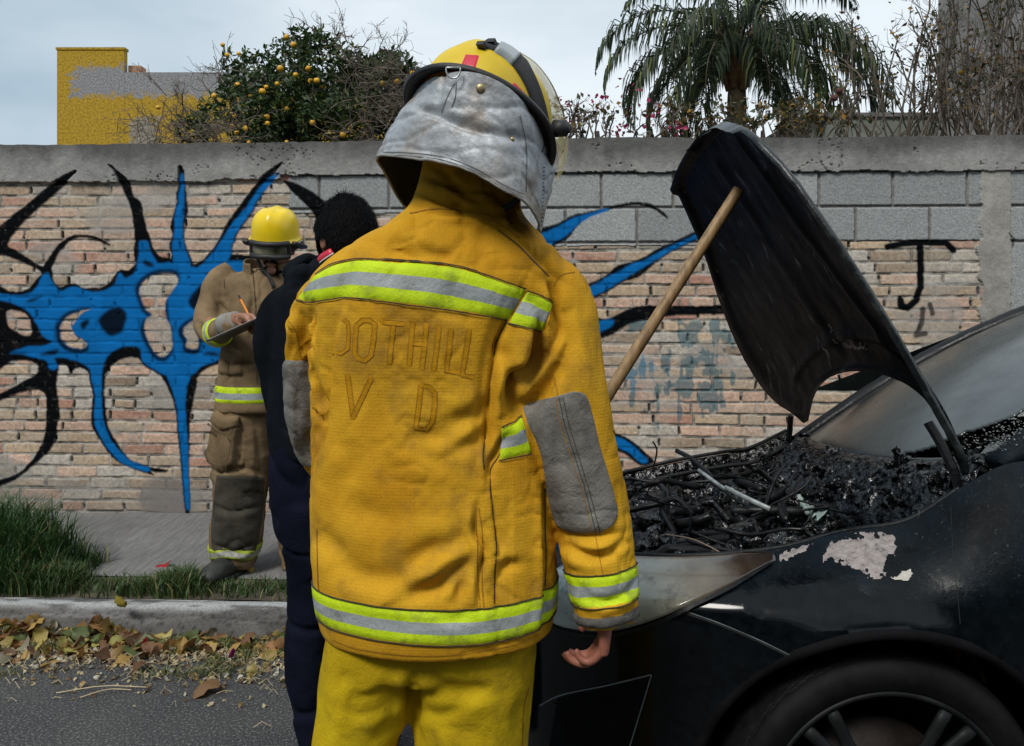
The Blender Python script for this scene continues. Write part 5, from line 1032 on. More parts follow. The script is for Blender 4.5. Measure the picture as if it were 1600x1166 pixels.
# ---- neck curtain: aluminised outside, black inside
top = [(672, 190, 1.62), (652, 178, 1.60), (643, 165, 1.545), (652, 140, 1.455), (678, 121, 1.395), (712, 112, 1.362), (752, 116, 1.350), (792, 135, 1.355), (822, 165, 1.385), (842, 200, 1.43), (856, 236, 1.49), (866, 250, 1.55)]
hemc = [(668, 312, 1.66), (634, 326, 1.68), (598, 268, 1.60), (589, 244, 1.49), (640, 246, 1.40), (690, 252, 1.365), (740, 270, 1.350), (785, 296, 1.350), (815, 312, 1.375), (836, 338, 1.42), (846, 362, 1.46), (853, 330, 1.54)]
nu, nv = 150, 44; a_ = spline(np.array([P(*p) for p in top]), nu); b_ = spline(np.array([P(*p) for p in hemc]), nu)
t = np.linspace(0, 1, nv); UU, TT_ = np.meshgrid(np.linspace(0, 1, nu), t, indexing='ij')
Q = a_[:, None] * (1 - TT_[..., None]) + b_[:, None] * TT_[..., None]
cen = (a_.mean(0) * .5 + b_.mean(0) * .5); outw = Q - (cen + UPV * np.einsum('ijk,k->ij', Q - cen, UPV)[..., None]); outw /= np.linalg.norm(outw, axis=2)[..., None]
bul = np.sin(np.pi * TT_) * .002 + .008 * fbm(np.stack([UU * 7, TT_ * 2.2], -1), 3, 3) * sst(0, .2, TT_) -.0035 * np.clip(1 - 5 * np.abs(fbm(np.stack([UU * 6 + TT_ * 3, TT_ * 2.5 - UU * 2], -1), 2, 5, .5)), 0, 1) ** 1.3 - .0014 * np.clip(1 - 6 * np.abs(fbm(np.stack([UU * 14 - TT_ * 4, TT_ * 6], -1), 2, 15, .5)), 0, 1) * sst(0, .15, TT_)
# gathers under the rim and the long drooping crease across the back
bul += -.008 * np.exp(-((TT_ - .30 - .25 * np.sin(np.pi * np.clip((UU - .3) / .45, 0, 1))) / .05) ** 2) * sst(.30, .38, UU) * sst(.76, .66, UU) - .005 * np.exp(-((UU - .41) / .010) ** 2) * sst(.42, .2, TT_)
Q = Q + outw * bul[..., None]; V = Q.reshape(-1, 3); gF = grid_faces(nu, nv)
cu = empty('neck_curtain'); cu.parent = ff; cu.matrix_parent_inverse = Matrix.Translation(-Vector(ff.location))
mesh_np('outer_shell', V, gF, M_alu, cu)
Vi = (Q - outw * .0035); mesh_np('lining', Vi.reshape(-1, 3), gF[:, ::-1].copy(), M_lining, cu)
mb = MB(); mb.tube(Q[:, -1] - outw[:, -1] * .0017, .0024, 6); mb.build('hem_binding', pmat('grey_binding', (.20, .20, .19), (.3, .3, .28), 30, .7, .2), cu, True)
bvQ = bvh_of(V, gF)
M_snap = pmat('brass_snap', (.30, .24, .12), (.4, .33, .18), 30, .45, .1, metal=.8)
for (x, y) in ((751, 138), (800, 218)):
    V_, F_ = ball(cast_px(bvQ, x, y, .001), (.0075 if x < 780 else .004, .003, .0075 if x < 780 else .004)); mesh_np('snap', V_, F_, M_snap, cu)
for pl, w_ in [([(598, 238), (640, 239), (690, 245), (740, 262), (785, 288), (818, 304)], 1.0), ([(812, 180), (822, 230), (822, 300)], 1.0), ([(713, 128), (712, 150), (706, 168)], 1.2), ([(690, 176), (700, 150), (711, 130)], 1.0), ([(600, 243), (640, 244), (690, 250), (740, 267), (785, 293), (818, 309)], .8)]:
    add_sheet('seam', line_decal(bvQ, pl, w_, 3, .001, 1.36), pmat('grey_thread', (.09, .09, .09), (.14, .13, .12), 60, .9, 0), cu)
mb = MB()
for k in range(16):
    x, y = 851 + (k / 15) * -3, 262 + k * 6; c0 = cast_px(bvQ, x - 2, y, .001, 1.5); mb.box(c0, (.004, .002, .0012))
mb.build('edge_stitching', M_thread, cu)
# ================================================================ BURNT CAR
np.random.seed(31); rnd = np.random.RandomState(31)
car = empty('burnt_car', (1.6, 2.45, 0), 'burnt out black car with its bonnet propped open and engine bay charred', 'car')
# paint: glossy black, dulled and crazed where the fire reached (towards the top edge)
def paint(name):
    m = NT(name); sp = m.n('ShaderNodeSeparateXYZ'); m.t.links.new(m.tc.outputs['Object'], sp.inputs[0])
    n1 = m.noise(5, 6, .65); n2_ = m.noise(38, 5, .7); hgt = m.math('ADD', sp.outputs['Z'], m.math('MULTIPLY', m.math('SUBTRACT', n1, .5), .30))
    burn = m.ramp(hgt, [(.74, 0), (.86, 1)])
    c = m.mix(m.ramp(n2_, [(.35, 0), (.7, 1)]), (.0010, .0018, .0026), (.004, .006, .008)); c = m.mix(burn, c, m.ramp(n1, [(.35, (.003, .004, .005)), (.7, (.006, .014, .022))]))
    c = m.mix(m.math('MULTIPLY', burn, m.ramp(m.noise(120, 4, .75), [(.62, 0), (.72, .7)])), c, (.12, .12, .115))
    rgh = m.mix(burn, (.10, .10, .10), m.ramp(n2_, [(.3, .34), (.7, .6)]))
    m.bump(m.mix(burn, (0, 0, 0), m.noise(55, 6, .75)), .55, .006); m.set(m.b, 'Specular IOR Level', m.mix(burn, (.24, .24, .24), (.10, .10, .10)))
    return m.done(c, rgh, 0)
M_paint = paint('scorched_black_paint')
M_char = NT('charred_parts'); m = M_char; n1 = m.noise(26, 6, .75); n2_ = m.noise(95, 5, .75)
c = m.ramp(n1, [(.35, (.0006, .0006, .0008)), (.66, (.0015, .0018, .002)), (.80, (.015, .016, .018))]); c = m.mix(m.ramp(n2_, [(.66, 0), (.73, .75)]), c, (.15, .17, .18)); m.set(m.b, 'Specular IOR Level', m.ramp(m.noise(50, 4, .7), [(.42, .03), (.56, 1.)]))
m.bump(m.noise(34, 4, .6), .9, .014); M_char = m.done(c, m.ramp(n2_, [(.3, .07), (.65, .30)]), 0)
M_soot = pmat('soot', (.0015, .0015, .002), (.005, .005, .006), 12, .8, .5, 60, .004, Specular_IOR_Level=.1)
M_sootg = pmat('greasy_soot', (.003, .0035, .004), (.008, .009, .011), 9, .28, .4, 50, .006, rough2=.65, Specular_IOR_Level=.3)
st_ = [(4.15, 1.80, 4.10, 1.95, 1.02), (3.5, 1.70, 3.5, 1.86, 1.03), (2.6, 1.69, 2.6, 1.84, 1.01), (1.9, 1.68, 1.9, 1.82, 1.00), (1.40, 1.67, 1.36, 1.80, 1.03), (1.10, 1.66, 1.10, 1.795, 1.03), (.97, 1.658, .985, 1.81, .975), (.86, 1.658, .88, 1.85, .885), (.74, 1.66, .74, 1.86, .858), (.60, 1.675, .60, 1.86, .822), (.42, 1.72, .434, 1.885, .797), (.25, 1.80, .285, 1.95, .778),
    (.10, 1.94, .19, 2.05, .758), (.0, 2.13, .12, 2.20, .742), (-.05, 2.42, .08, 2.45, .728), (0., 2.72, .12, 2.72, .712), (.12, 2.97, .22, 2.93, .708), (.40, 3.18, .41, 3.06, .730), (.9, 3.27, .88, 3.09, .815), (1.4, 3.29, 1.35, 3.10, .92), (2.6, 3.30, 2.6, 3.15, .93), (4.15, 3.25, 4.1, 3.1, .93)]
# parameter spaced by length so the spline stays even
sa_ = np.array(st_, float); L_ = np.concatenate([[0], np.cumsum(np.linalg.norm(np.diff(sa_[:, :2], axis=0), axis=1))]); nu = 620
us = np.linspace(0, L_[-1], nu); fine = spline(sa_, 2200); Lf = np.concatenate([[0], np.cumsum(np.linalg.norm(np.diff(fine[:, :2], axis=0), axis=1))]); Q = np.stack([np.interp(np.linspace(0, Lf[-1], nu), Lf, fine[:, k]) for k in range(5)], 1)
WX, WZ, WR = .765, .33, .385
vz = np.linspace(0, 1, 64)
def body_pt(q, v):
    """v 0 sill .. 1 top edge"""
    ox, oy, tx_, ty_, tz_ = q; roll = -(oy - 1.68) * .045; zc_ = .735 + roll * 1 + (tz_ - .86) * .25 * (ox > .5); zs = .17
    if v < .68:
        t = v / .68; z = zs + (zc_ - zs) * t; ins = .035 * (1 - t) ** 2 + .012 * math.sin(math.pi * t) - .010 * math.exp(-((t - .93) / .06) ** 2)
        cxm, cym = 2.0, 2.45; dx, dy = (tx_ - ox), (ty_ - oy); l = math.hypot(dx, dy) + 1e-6; return (ox + dx / l * ins, oy + dy / l * ins, z)
    t = (v - .68) / .32; a = t * math.pi / 2; h = 1 - math.cos(a); w_ = math.sin(a)
    k = .35 * t + .65 * h; return (ox + (tx_ - ox) * k, oy + (ty_ - oy) * k, zc_ + (tz_ - zc_) * (.30 * t + .70 * w_))
V = np.array([[body_pt(Q[i], v) for v in vz] for i in range(nu)]); NB = V.copy()
V[..., 1] += .003 * fbm(V[..., [0, 2]] * 4, 3, 3); 
for _ in range(34): V[:, 1:-1] = V[:, 1:-1] * .5 + (V[:, :-2] + V[:, 2:]) * .25
# wheel arches: pull rows onto the circle, drop what is inside
def near_side(P_): return P_[..., 1] < 1.95
keep = np.ones((nu - 1, 63), bool)
for wx in (WX, WX + 2.78):
    D = np.hypot(V[..., 0] - wx, V[..., 2] - WZ); ns_ = near_side(V)
    fl = np.exp(-((D - WR) / .035) ** 2) * ns_ * (V[..., 2] > .3); V[..., 1] -= .012 * fl
    snap = ns_ & (np.abs(D - WR) < .0075); sx_, sz_ = V[..., 0] - wx, V[..., 2] - WZ; f_ = np.where(snap, WR / np.maximum(D, 1e-6), 1); V[..., 0] = wx + sx_ * f_; V[..., 2] = WZ + sz_ * f_
    D = np.hypot(V[..., 0] - wx, V[..., 2] - WZ); inn = (D < WR - .002) & ns_; fi_ = inn[:-1, :-1] | inn[1:, :-1] | inn[:-1, 1:] | inn[1:, 1:]; keep &= ~fi_
gF = grid_faces(nu, 64); sel = keep.ravel()
uq, inv = np.unique(gF[sel], return_inverse=True); body = mesh_np('body', V.reshape(-1, 3)[uq], inv.reshape(-1, 4), M_paint, car)
bvB = bvh_of(NB.reshape(-1, 3), gF); bvB2 = bvh_of(V.reshape(-1, 3), gF[sel])
# arch lip, liner and sill underside
for wx in (WX, WX + 2.78):
    mb = MB(); aa = np.linspace(R(-22), R(202), 70); yb = []
    for a in aa:
        x, z = wx + (WR + .001) * math.cos(a), WZ + (WR + .001) * math.sin(a); h = bvB.ray_cast(Vector((x, 0, z)), Vector((0, 1, 0))); yb.append((h[0].y if h[0] is not None and h[0].y < 1.95 else 1.69) - .010)
    ln = []
    for (r_, dy) in ((WR + .013, .004), (WR + .007, -.004), (WR - .004, -.005), (WR - .010, .004), (WR - .008, .03), (WR - .004, .28)):
        ln.append(np.array([[wx + r_ * math.cos(a), y + dy, WZ + r_ * math.sin(a)] for a, y in zip(aa, yb)]))
    mb.add(np.concatenate(ln), grid_faces(6, 70).tolist()); mb.build('wheel_arch', M_soot, car, True)
mb = MB(); 
for v in (0,): 
    a = V[:, 0]; b = a.copy(); b[:, 1] = 2.45 + (a[:, 1] - 2.45) * .8; b[:, 2] -= .01; mb.add(np.concatenate([a, b]), grid_faces(2, nu).tolist())
mb.build('underside', M_soot, car)
# ---- headlight and other things let into the near corner (laid on the real surface)
m = NT('smoked_lens'); sp = m.n('ShaderNodeSeparateXYZ'); m.t.links.new(m.tc.outputs['Object'], sp.inputs[0])
n1 = m.noise(9, 5, .6); xx = m.math('ADD', sp.outputs['X'], m.math('MULTIPLY', m.math('SUBTRACT', n1, .5), .16))
c = m.ramp(xx, [(.13, (.40, .46, .47)), (.30, (.26, .26, .21)), (.40, (.12, .10, .07)), (.50, (.035, .022, .015)), (.60, (.008, .006, .006))])
c = m.mix(m.ramp(m.noise(22, 5, .7), [(.55, 0), (.72, .8)]), c, (.03, .03, .028)); m.bump(m.noise(30, 5, .6), .3, .004); M_lens = m.done(c, .22, 0, Coat_Weight=.6, Coat_Roughness=.1)
hl = add_sheet('headlight', decal(bvB, [(845, 905), (880, 883), (930, 872), (981, 868), (1050, 870), (1110, 869), (1165, 866), (1212, 868)], [(848, 965), (880, 981), (930, 988), (976, 983), (1030, 966), (1075, 946), (1140, 915), (1212, 876)], 90, 24, .006, 1.9), M_lens, car)
add_sheet('bezel', line_decal(bvB, [(846, 968), (880, 986), (930, 993), (976, 988), (1030, 971), (1075, 951), (1140, 920), (1205, 880)], 6, 4, .004, 1.9), M_sootg, hl)
add_sheet('bezel', line_decal(bvB, [(846, 903), (880, 881), (930, 870), (981, 865), (1050, 867), (1110, 866), (1165, 863), (1212, 866)], 3, 4, .004, 1.9), M_sootg, hl)
mb = MB(); q0, q1 = cast_px(bvB, 930, 925, -.05), cast_px(bvB, 1040, 915, -.05)
M_gap = pmat('gap_black', (.0015, .0015, .002), (.003, .003, .003), 9, .8, 0)
for pl, w_ in [([(1064, 956), (1120, 975), (1180, 1000), (1246, 1032)], 3), ([(1486, 790), (1490, 870), (1496, 930), (1500, 975)], 1.2)]: add_sheet('panel_gap', line_decal(bvB2, pl, w_, 4, .001, 1.75), M_gap, car)
M_edge_glint = pmat('painted_edge_glint', (.08, .10, .11), (.15, .18, .19), 20, .2, .1)  # pale strip colour that paints a glint along body edges
add_sheet('panel_edge_glint', line_decal(bvB2, [(1064, 953), (1120, 972), (1180, 997), (1240, 1026)], 1.4, 4, .002, 1.75), M_edge_glint, car)
fg = add_sheet('bumper_grille', decal(bvB2, [(870, 1090), (940, 1072), (1018, 1056)], [(850, 1200), (920, 1200), (975, 1200)], 40, 30, .002, 1.9), M_soot, car)
for k in range(9): add_sheet('grille_bar', line_decal(bvB2, [(868 + k * 3, 1098 + k * 12), (930, 1086 + k * 12), (1002 - k * 4, 1074 + k * 12)], 3, 4, .006, 1.9), M_soot, fg)
add_sheet('bumper_crease_glint', line_decal(bvB2, [(845, 1102), (880, 1085), (950, 1070), (1019, 1053)], 2.5, 4, .004, 1.9), M_edge_glint, car); add_sheet('bumper_crease_glint', line_decal(bvB2, [(1019, 1053), (1005, 1100), (985, 1166)], 2, 4, .004, 1.9), M_edge_glint, car)  # glints on the bumper crease, painted as pale strips
M_bare = NT('blistered_bare_metal'); m = M_bare; n1 = m.noise(60, 5, .75); c = m.ramp(n1, [(.30, (.06, .05, .05)), (.48, (.24, .21, .20)), (.7, (.36, .32, .31))]); m.bump(n1, .6, .003); M_bare = m.done(c, .65)
def patch(poly, mt, off=.0012, nm='bare_patch', step=1.5, bv=None, par=None):
    bv = bv or bvB2; par = par or car
    """irregular flake of bare metal, laid on the wing"""
    p = smooth_poly(poly, 5); xs = np.arange(p[:, 0].min(), p[:, 0].max() + step, step); ys = np.arange(p[:, 1].min(), p[:, 1].max() + step, step); X, Y = np.meshgrid(xs, ys, indexing='ij')
    jx = X + 16 * fbm(np.stack([X * .07, Y * .07], -1), 4, 5, .6); jy = Y + 12 * fbm(np.stack([X * .07, Y * .07], -1), 4, 6, .6); ins = in_poly(jx, jy, p); Vp = np.array([cast_px(bv, x, y, off, 1.8) for x, y in zip(X.ravel(), Y.ravel())]); f = grid_faces(len(xs), len(ys)); ok = ins.ravel()[f].all(1)
    if ok.sum() < 3: return
    u_, iv = np.unique(f[ok], return_inverse=True); return mesh_np(nm, Vp[u_], iv.reshape(-1, 4), mt, par)
M_pale = pmat('peeled_primer', (.36, .34, .31), (.50, .47, .40), 40, .7, .3)
patch([(1218, 866), (1240, 856), (1268, 850), (1262, 860), (1242, 874), (1232, 878)], M_bare)
patch([(1288, 866), (1310, 846), (1340, 838), (1392, 832), (1405, 842), (1396, 860), (1388, 880), (1378, 905), (1340, 892), (1315, 880), (1290, 878)], M_bare)
patch([(1392, 898), (1402, 892), (1422, 891), (1424, 902), (1408, 908), (1396, 906)], M_pale, .002)
# ---- wheel
M_tyre = pmat('tyre_rubber', (.003, .003, .0035), (.008, .008, .009), 20, .7, .35, 120, .002, Specular_IOR_Level=.15)
M_rim = pmat('sooty_alloy', (.003, .0035, .004), (.012, .014, .015), 14, .55, .2, 60, .002, metal=0, Specular_IOR_Level=.2)
def wheel_build(wx, yf):
    w = empty('wheel'); w.parent = car; w.matrix_parent_inverse = Matrix.Translation(-Vector(car.location))
    prof = [(.252, .03), (.256, .012), (.266, .004), (.285, -.004), (.303, -.002), (.316, .008), (.322, .022), (.327, .040), (.329, .11), (.326, .185), (.315, .21), (.25, .205)]; pr = spline(prof, 60); n = 200; a = np.linspace(0, 2 * np.pi, n, endpoint=False); V = []
    for r_, y in pr:
        rr = np.full(n, r_); 
        if r_ > .3205: rr = rr - .005 * ((np.arange(n) // 2 + int(y * 400)) % 3 == 0) * (r_ > .3205)
        if .268 < r_ < .274 and y < .05: rr = rr
        V.append(np.stack([wx + rr * np.cos(a), np.full(n, yf + y), WZ + rr * np.sin(a)], -1))
    mesh_np('tyre', np.concatenate(V), grid_faces(60, n, True), M_tyre, w)
    prof = [(.258, .014), (.256, .006), (.249, .006), (.244, .016), (.238, .05), (.234, .16), (.10, .17), (.0, .17)]; pr = np.array(prof); V = [np.stack([wx + r_ * np.cos(a), np.full(n, yf + y), WZ + r_ * np.sin(a)], -1) for r_, y in pr]; rim = mesh_np('rim', np.concatenate(V), grid_faces(8, n, True), M_rim, w)
    mb = MB()
    for k in range(5):
        for dlt in (-.13, .13):
            b = 2 * np.pi * k / 5 + R(54); p0 = (wx + .05 * math.cos(b), yf + .045, WZ + .05 * math.sin(b)); p1 = (wx + .245 * math.cos(b + dlt), yf + .016, WZ + .245 * math.sin(b + dlt)); pm = ((p0[0] + p1[0]) / 2, yf + .026, (p0[2] + p1[2]) / 2)
            mb.tube(spline([p0, pm, p1], 8), np.array([[.012, .020]] * 4 + [[.010, .014]] * 4), 8, side=(0, 1, 0))
    mb.tube([(wx, yf + .03, WZ), (wx, yf + .06, WZ)], [.05, .06], 24); mb.build('spokes', M_rim, w, True)
    mb = MB(); mb.tube([(wx, yf + .09, WZ), (wx, yf + .11, WZ)], [.165, .165], 48); mb.build('brake_disc', pmat('rusty_disc', (.012, .008, .006), (.03, .022, .018), 20, .6, .2, metal=.5), w, True)
wheel_build(WX, 1.672); wheel_build(WX + 2.78, 1.69)
# ---- engine bay
top = Q[:, 2:5]; isN = (Q[:, 2] <= 1.02)
by = np.linspace(0, 1, 420); rng_ = Q[isN]; 
ti = np.where(isN)[0]; mid = len(ti) // 2
nearE = spline(np.array([(.12, 2.20, .742), (.19, 2.05, .758), (.285, 1.95, .778), (.434, 1.885, .797), (.60, 1.86, .822), (.74, 1.86, .858), (.88, 1.85, .885), (.985, 1.82, .965)]), 330)
farE = spline(np.array([(.12, 2.72, .712), (.16, 2.85, .71), (.22, 2.93, .708), (.41, 3.06, .730), (.60, 3.08, .77), (.78, 3.09, .80), (.88, 3.09, .815), (1.02, 3.09, .88)]), 330)
A, B = np.meshgrid(np.arange(330), by, indexing='ij'); Vb = nearE[A] * (1 - B[..., None]) + farE[A] * B[..., None]
dep = sst(0, .035, B) * sst(1, .965, B); ct = Vb[..., :2]
nzb = 1 - 2 * np.abs(fbm(ct * 6, 4, 41, .6)); nz2 = fbm(ct * 2.2, 3, 42)
Vb[..., 2] += dep * (-.13 + .085 * nzb + .05 * nz2 - .03 * sst(.5, .0, B)) - .004
mesh_np('engine_bay', Vb.reshape(-1, 3), grid_faces(330, 420), M_char, car)
def bay_z(x, y): return .80 - (y - 1.9) * .05 + .10 * (x - .5)
mb = MB()
def rot(): return np.array(Matrix.Rotation(rnd.uniform(0, 6.28), 3, 'Z') @ Matrix.Rotation(rnd.normal(0, .4), 3, 'X') @ Matrix.Rotation(rnd.normal(0, .4), 3, 'Y'))
def crumple(c, sz, n=7, amp=.3, seed=0):
    u, v = np.meshgrid(np.linspace(-.5, .5, n), np.linspace(-.5, .5, n), indexing='ij'); z = amp * rnd.normal(0, .16, u.shape) + amp * (u ** 2 - v ** 2)
    q_ = np.stack([u * sz[0], v * sz[1], z * max(sz[:2])], -1).reshape(-1, 3) @ rot().T; mb.add(q_ + np.array(c), grid_faces(n, n).tolist())
for k in range(110):
    x, y = rnd.uniform(.22, 1.02), rnd.uniform(1.98, 3.0); z = bay_z(x, y) - rnd.uniform(.05, .14); crumple((x, y, z), (rnd.uniform(.015, .08), rnd.uniform(.015, .07)), 7, rnd.uniform(.3, 1.2))
for k in range(230):
    x, y = rnd.uniform(.22, 1.02), rnd.uniform(1.95, 3.0); z = bay_z(x, y) - rnd.uniform(.05, .14); s_ = rnd.uniform(.010, .05)
    V_, F_ = ball((x, y, z), (s_ * rnd.uniform(.6, 1.8), s_ * rnd.uniform(.6, 1.8), s_ * rnd.uniform(.3, .8)), 18, 12, rot()); V_ = V_ + s_ * .5 * np.stack([fbm(V_ * 45, 3, k), fbm(V_ * 45, 3, k + 1), fbm(V_ * 45, 3, k + 2)], 1); mb.add(V_, F_.tolist())
mb.build('charred_debris', M_char, car, True)
mb = MB()
for k in range(80):
    x, y = rnd.uniform(.25, .95), rnd.uniform(1.95, 2.95); z = bay_z(x, y) - rnd.uniform(.0, .07); pts = [np.array([x, y, z])]; d = rnd.normal(0, 1, 3) * [1, 1, .25]
    for j in range(5): d = d + rnd.normal(0, .5, 3) * [1, 1, .35]; pts.append(pts[-1] + nrm(d) * rnd.uniform(.03, .08))
    mb.tube(spline(pts, 20), rnd.choice([.003, .005, .009, .014]), 7)
mb.build('hoses', M_sootg, car, True)
mb = MB()
for (x, y, r_, h_) in [(.42, 2.45, .055, .05), (.52, 2.75, .07, .04), (.34, 2.2, .05, .04), (.62, 2.2, .045, .05), (.75, 2.85, .06, .05), (.40, 2.9, .04, .05)]:
    z = bay_z(x, y) - .06; mb.tube([(x, y, z - .05), (x, y, z + h_ * .7), (x + .004, y, z + h_ * .8), (x, y, z + h_)], [r_, r_, r_ * .82, r_ * .5], 20)
for (x, y, sx2, sy2) in [(.55, 2.5, .34, .20), (.33, 2.62, .12, .2), (.80, 2.15, .16, .14)]:
    mb.box((x, y, bay_z(x, y) - .085), (sx2, sy2, .07), rot=np.array(Matrix.Rotation(rnd.normal(0, .2), 3, 'Z')), jit=.012)
    for j in range(6): mb.tube([(x - sx2 * .4 + j * sx2 * .16, y - sy2 * .45, bay_z(x, y) - .045), (x - sx2 * .4 + j * sx2 * .16, y + sy2 * .45, bay_z(x, y) - .04)], .010, 7)
mb.build('engine', M_char, car)
M_ash = pmat('bare_alloy', (.22, .25, .25), (.5, .54, .54), 30, .4, .3, metal=.4)
mb = MB(); mb.tube(spline([P(1092, 735, 2.5), P(1130, 762, 2.38), P(1165, 778, 2.32)], 8), .006, 6); mb.tube(spline([P(1133, 762, 2.36), P(1165, 778, 2.3), P(1203, 796, 2.24)], 8), .008, 6, flat=.5); mb.build('strut_rod', M_ash, car, True)
M_wire = pmat('copper_wire', (.16, .10, .07), (.28, .2, .15), 30, .5, 0)
mb = MB(); mb.tube(spline([P(1040, 835, 2.05), P(1080, 842, 2.0), P(1110, 855, 1.97), P(1133, 868, 1.94)], 14), .0016, 5); mb.build('wire', M_wire, car)
M_mint = pmat('melted_mint_plastic', (.14, .20, .18), (.34, .42, .38), 30, .6, .5)
mb = MB(); mb.tube(spline([P(1248, 775, 2.25), P(1256, 790, 2.22), P(1268, 805, 2.2), P(1288, 812, 2.2), P(1300, 800, 2.22)], 22), np.abs(.008 + .005 * rnd.normal(size=22)), 7); crumple(P(1275, 803, 2.2), (.07, .04), 8, .9); mb.build('melted_bottle', M_mint, car, True)
# far wing edge, inner lip, near inner lip
mb = MB(); mb.tube(farE + [0, 0, .004], .007, 6); mb.tube(farE + [0, -.06, -.035], .008, 6); mb.tube(nearE + [0, .012, -.002], .006, 6); mb.build('wing_rail', M_sootg, car, True)
# ---- bulkhead, cowl, windscreen
cowl_b = spline(np.array([(.985, 1.83, .93), (.88, 2.05, .85), (.80, 2.40, .81), (.84, 2.75, .79), (1.00, 3.06, .80)]), 300)
wsb = spline(np.array([(1.10, 1.86, 1.035), (1.01, 2.06, .980), (.96, 2.42, .935), (1.00, 2.78, .900), (1.09, 3.05, .875)]), 300)
nv2 = 60; tt = np.linspace(0, 1, nv2); Vc = cowl_b[:, None] * (1 - tt[:, None]) + wsb[:, None] * tt[:, None]; Vc = Vc + np.array([-.5, 0, 1]) * (.024 * (1 - 2 * np.abs(fbm(Vc * 8, 5, 61, .6))))[..., None] * np.sin(np.pi * tt)[None, :, None]
Vl = cowl_b.copy(); Vl[:, 2] -= .16; Vc = np.concatenate([Vl[:, None], Vc], 1)
mesh_np('cowl', Vc.reshape(-1, 3), grid_faces(300, nv2 + 1), M_char, car)
mb = MB()
for k in range(70):
    i = rnd.randint(300); t = rnd.rand(); c0 = cowl_b[i] * (1 - t) + wsb[i] * t + [0, 0, .005]; c0 = c0 + (np.array([-.03 - .10 * rnd.rand(), 0, -rnd.uniform(.02, .16)]) if k % 2 else 0); crumple(c0, (rnd.uniform(.015, .07), rnd.uniform(.012, .05)), 7, rnd.uniform(.3, 1.0))
for k in range(9): i = rnd.randint(15, 220); mb.tube(spline([cowl_b[i] + [0, 0, .02], cowl_b[min(i + 36, 299)] + rnd.normal(0, .02, 3) + [.05, 0, .03], cowl_b[min(i + 72, 299)] + [.06, 0, .02]], 10), .007, 6)
mb.build('cowl_wreckage', M_char, car)
wsb3 = wsb; wsb = wsb[np.linspace(0, 299, 90).astype(int)]; wst = spline(np.array([(1.98, 2.02, 1.415), (1.90, 2.2, 1.425), (1.86, 2.45, 1.43), (1.90, 2.72, 1.415), (1.98, 2.90, 1.395)]), 90)
nw = 110; tt = np.linspace(0, 1, nw); Wv = wsb[:, None] * (1 - tt[:, None]) + wst[:, None] * tt[:, None]; Wv = Wv + np.array([-.35, 0, .93]) * (.045 * np.sin(np.pi * tt) * 1)[None, :, None]
ui = np.arange(90)[:, None] / 89.; hole = (tt[None, :] < .36 - 1.15 * ui + .06 * fbm(np.stack([ui * 14 + 0 * tt, tt * 12 + 0 * ui], -1), 2, 5)) & (tt[None, :] > .015)
f = grid_faces(90, nw); ok = ~hole.ravel()[f].any(1); u_, iv = np.unique(f[ok], return_inverse=True)
m = NT('sooted_glass'); n1 = m.noise(4, 5, .6, m.scaled((1, 1, 1))); fl = m.noise(46, 5, .75); c = m.ramp(n1, [(.3, (.008, .012, .012)), (.7, (.024, .032, .030))]); c = m.mix(m.ramp(fl, [(.66, 0), (.74, .7)]), c, (.28, .30, .29)); m.bump(fl, .15, .002)
M_glass = m.done(c, m.ramp(m.noise(12, 5), [(.3, .16), (.7, .34)]), 0, Specular_IOR_Level=.9, Coat_Weight=.3, Coat_Roughness=.18)
o = mesh_np('windscreen', Wv.reshape(-1, 3)[u_], iv.reshape(-1, 4), M_glass, car); md = o.modifiers.new('t', 'SOLIDIFY'); md.thickness = .005
mb = MB()
for k in range(16):     # fallen shards by the near corner
    i = rnd.randint(0, 24); t = rnd.uniform(.0, .16); c0 = wsb[i] * (1 - t) + wst[i] * t + [0, 0, rnd.uniform(-.07, .0)]; a = rnd.uniform(0, 6.28, 4); a.sort(); r_ = rnd.uniform(.02, .09)
    q_ = np.array([[math.cos(x_) * r_, math.sin(x_) * r_ * .7, 0] for x_ in a]) @ rot().T; q2 = q_ + [0, 0, .004]; mb.add(np.concatenate([q_, q2]) + c0, [(0, 1, 2, 3), (7, 6, 5, 4), (0, 4, 5, 1), (1, 5, 6, 2), (2, 6, 7, 3), (3, 7, 4, 0)])
mb.build('glass_shards', M_glass, car)
# pillars, roof, doors' glazing
for (b0, t0_, nm) in ((wsb[0], wst[0], 'pillar'), (wsb[-1], wst[-1], 'pillar')):
    mb = MB(); ptl = np.array([b0 * (1 - t) + t0_ * t + np.array([-.35, 0, .93]) * .045 * math.sin(math.pi * t) for t in np.linspace(-.04, 1, 26)]); sgn = -1 if b0[1] < 2.4 else 1; ptl[:, 1] += sgn * .022; V_, F_ = tube_geo(ptl, np.array([[.024, .034]] * 26), 12); V_ = V_ + (.004 * fbm(V_ * 30, 3, 9))[:, None]; mb.add(V_, F_); mb.build(nm, M_paint if sgn < 0 else M_sootg, car, True)
mb = MB()
for k in range(1500):     # crumbled laminate and ash along the near pillar foot
    t = rnd.rand() ** .8 * .34; c0 = wsb[0] * (1 - t) + wst[0] * t + np.array([-.02 - .10 * rnd.rand() * (rnd.rand() > .6), rnd.normal(-.01, .022), .010]) + rnd.normal(0, .006, 3); s_ = rnd.uniform(.0008, .0032); mb.box(c0, (s_, s_ * 1.4, s_ * .6), rot())
mb.build('glass_crumbs', pmat('crumbled_glass', (.06, .07, .07), (.26, .28, .28), 40, .5, .3), car)
rf = []
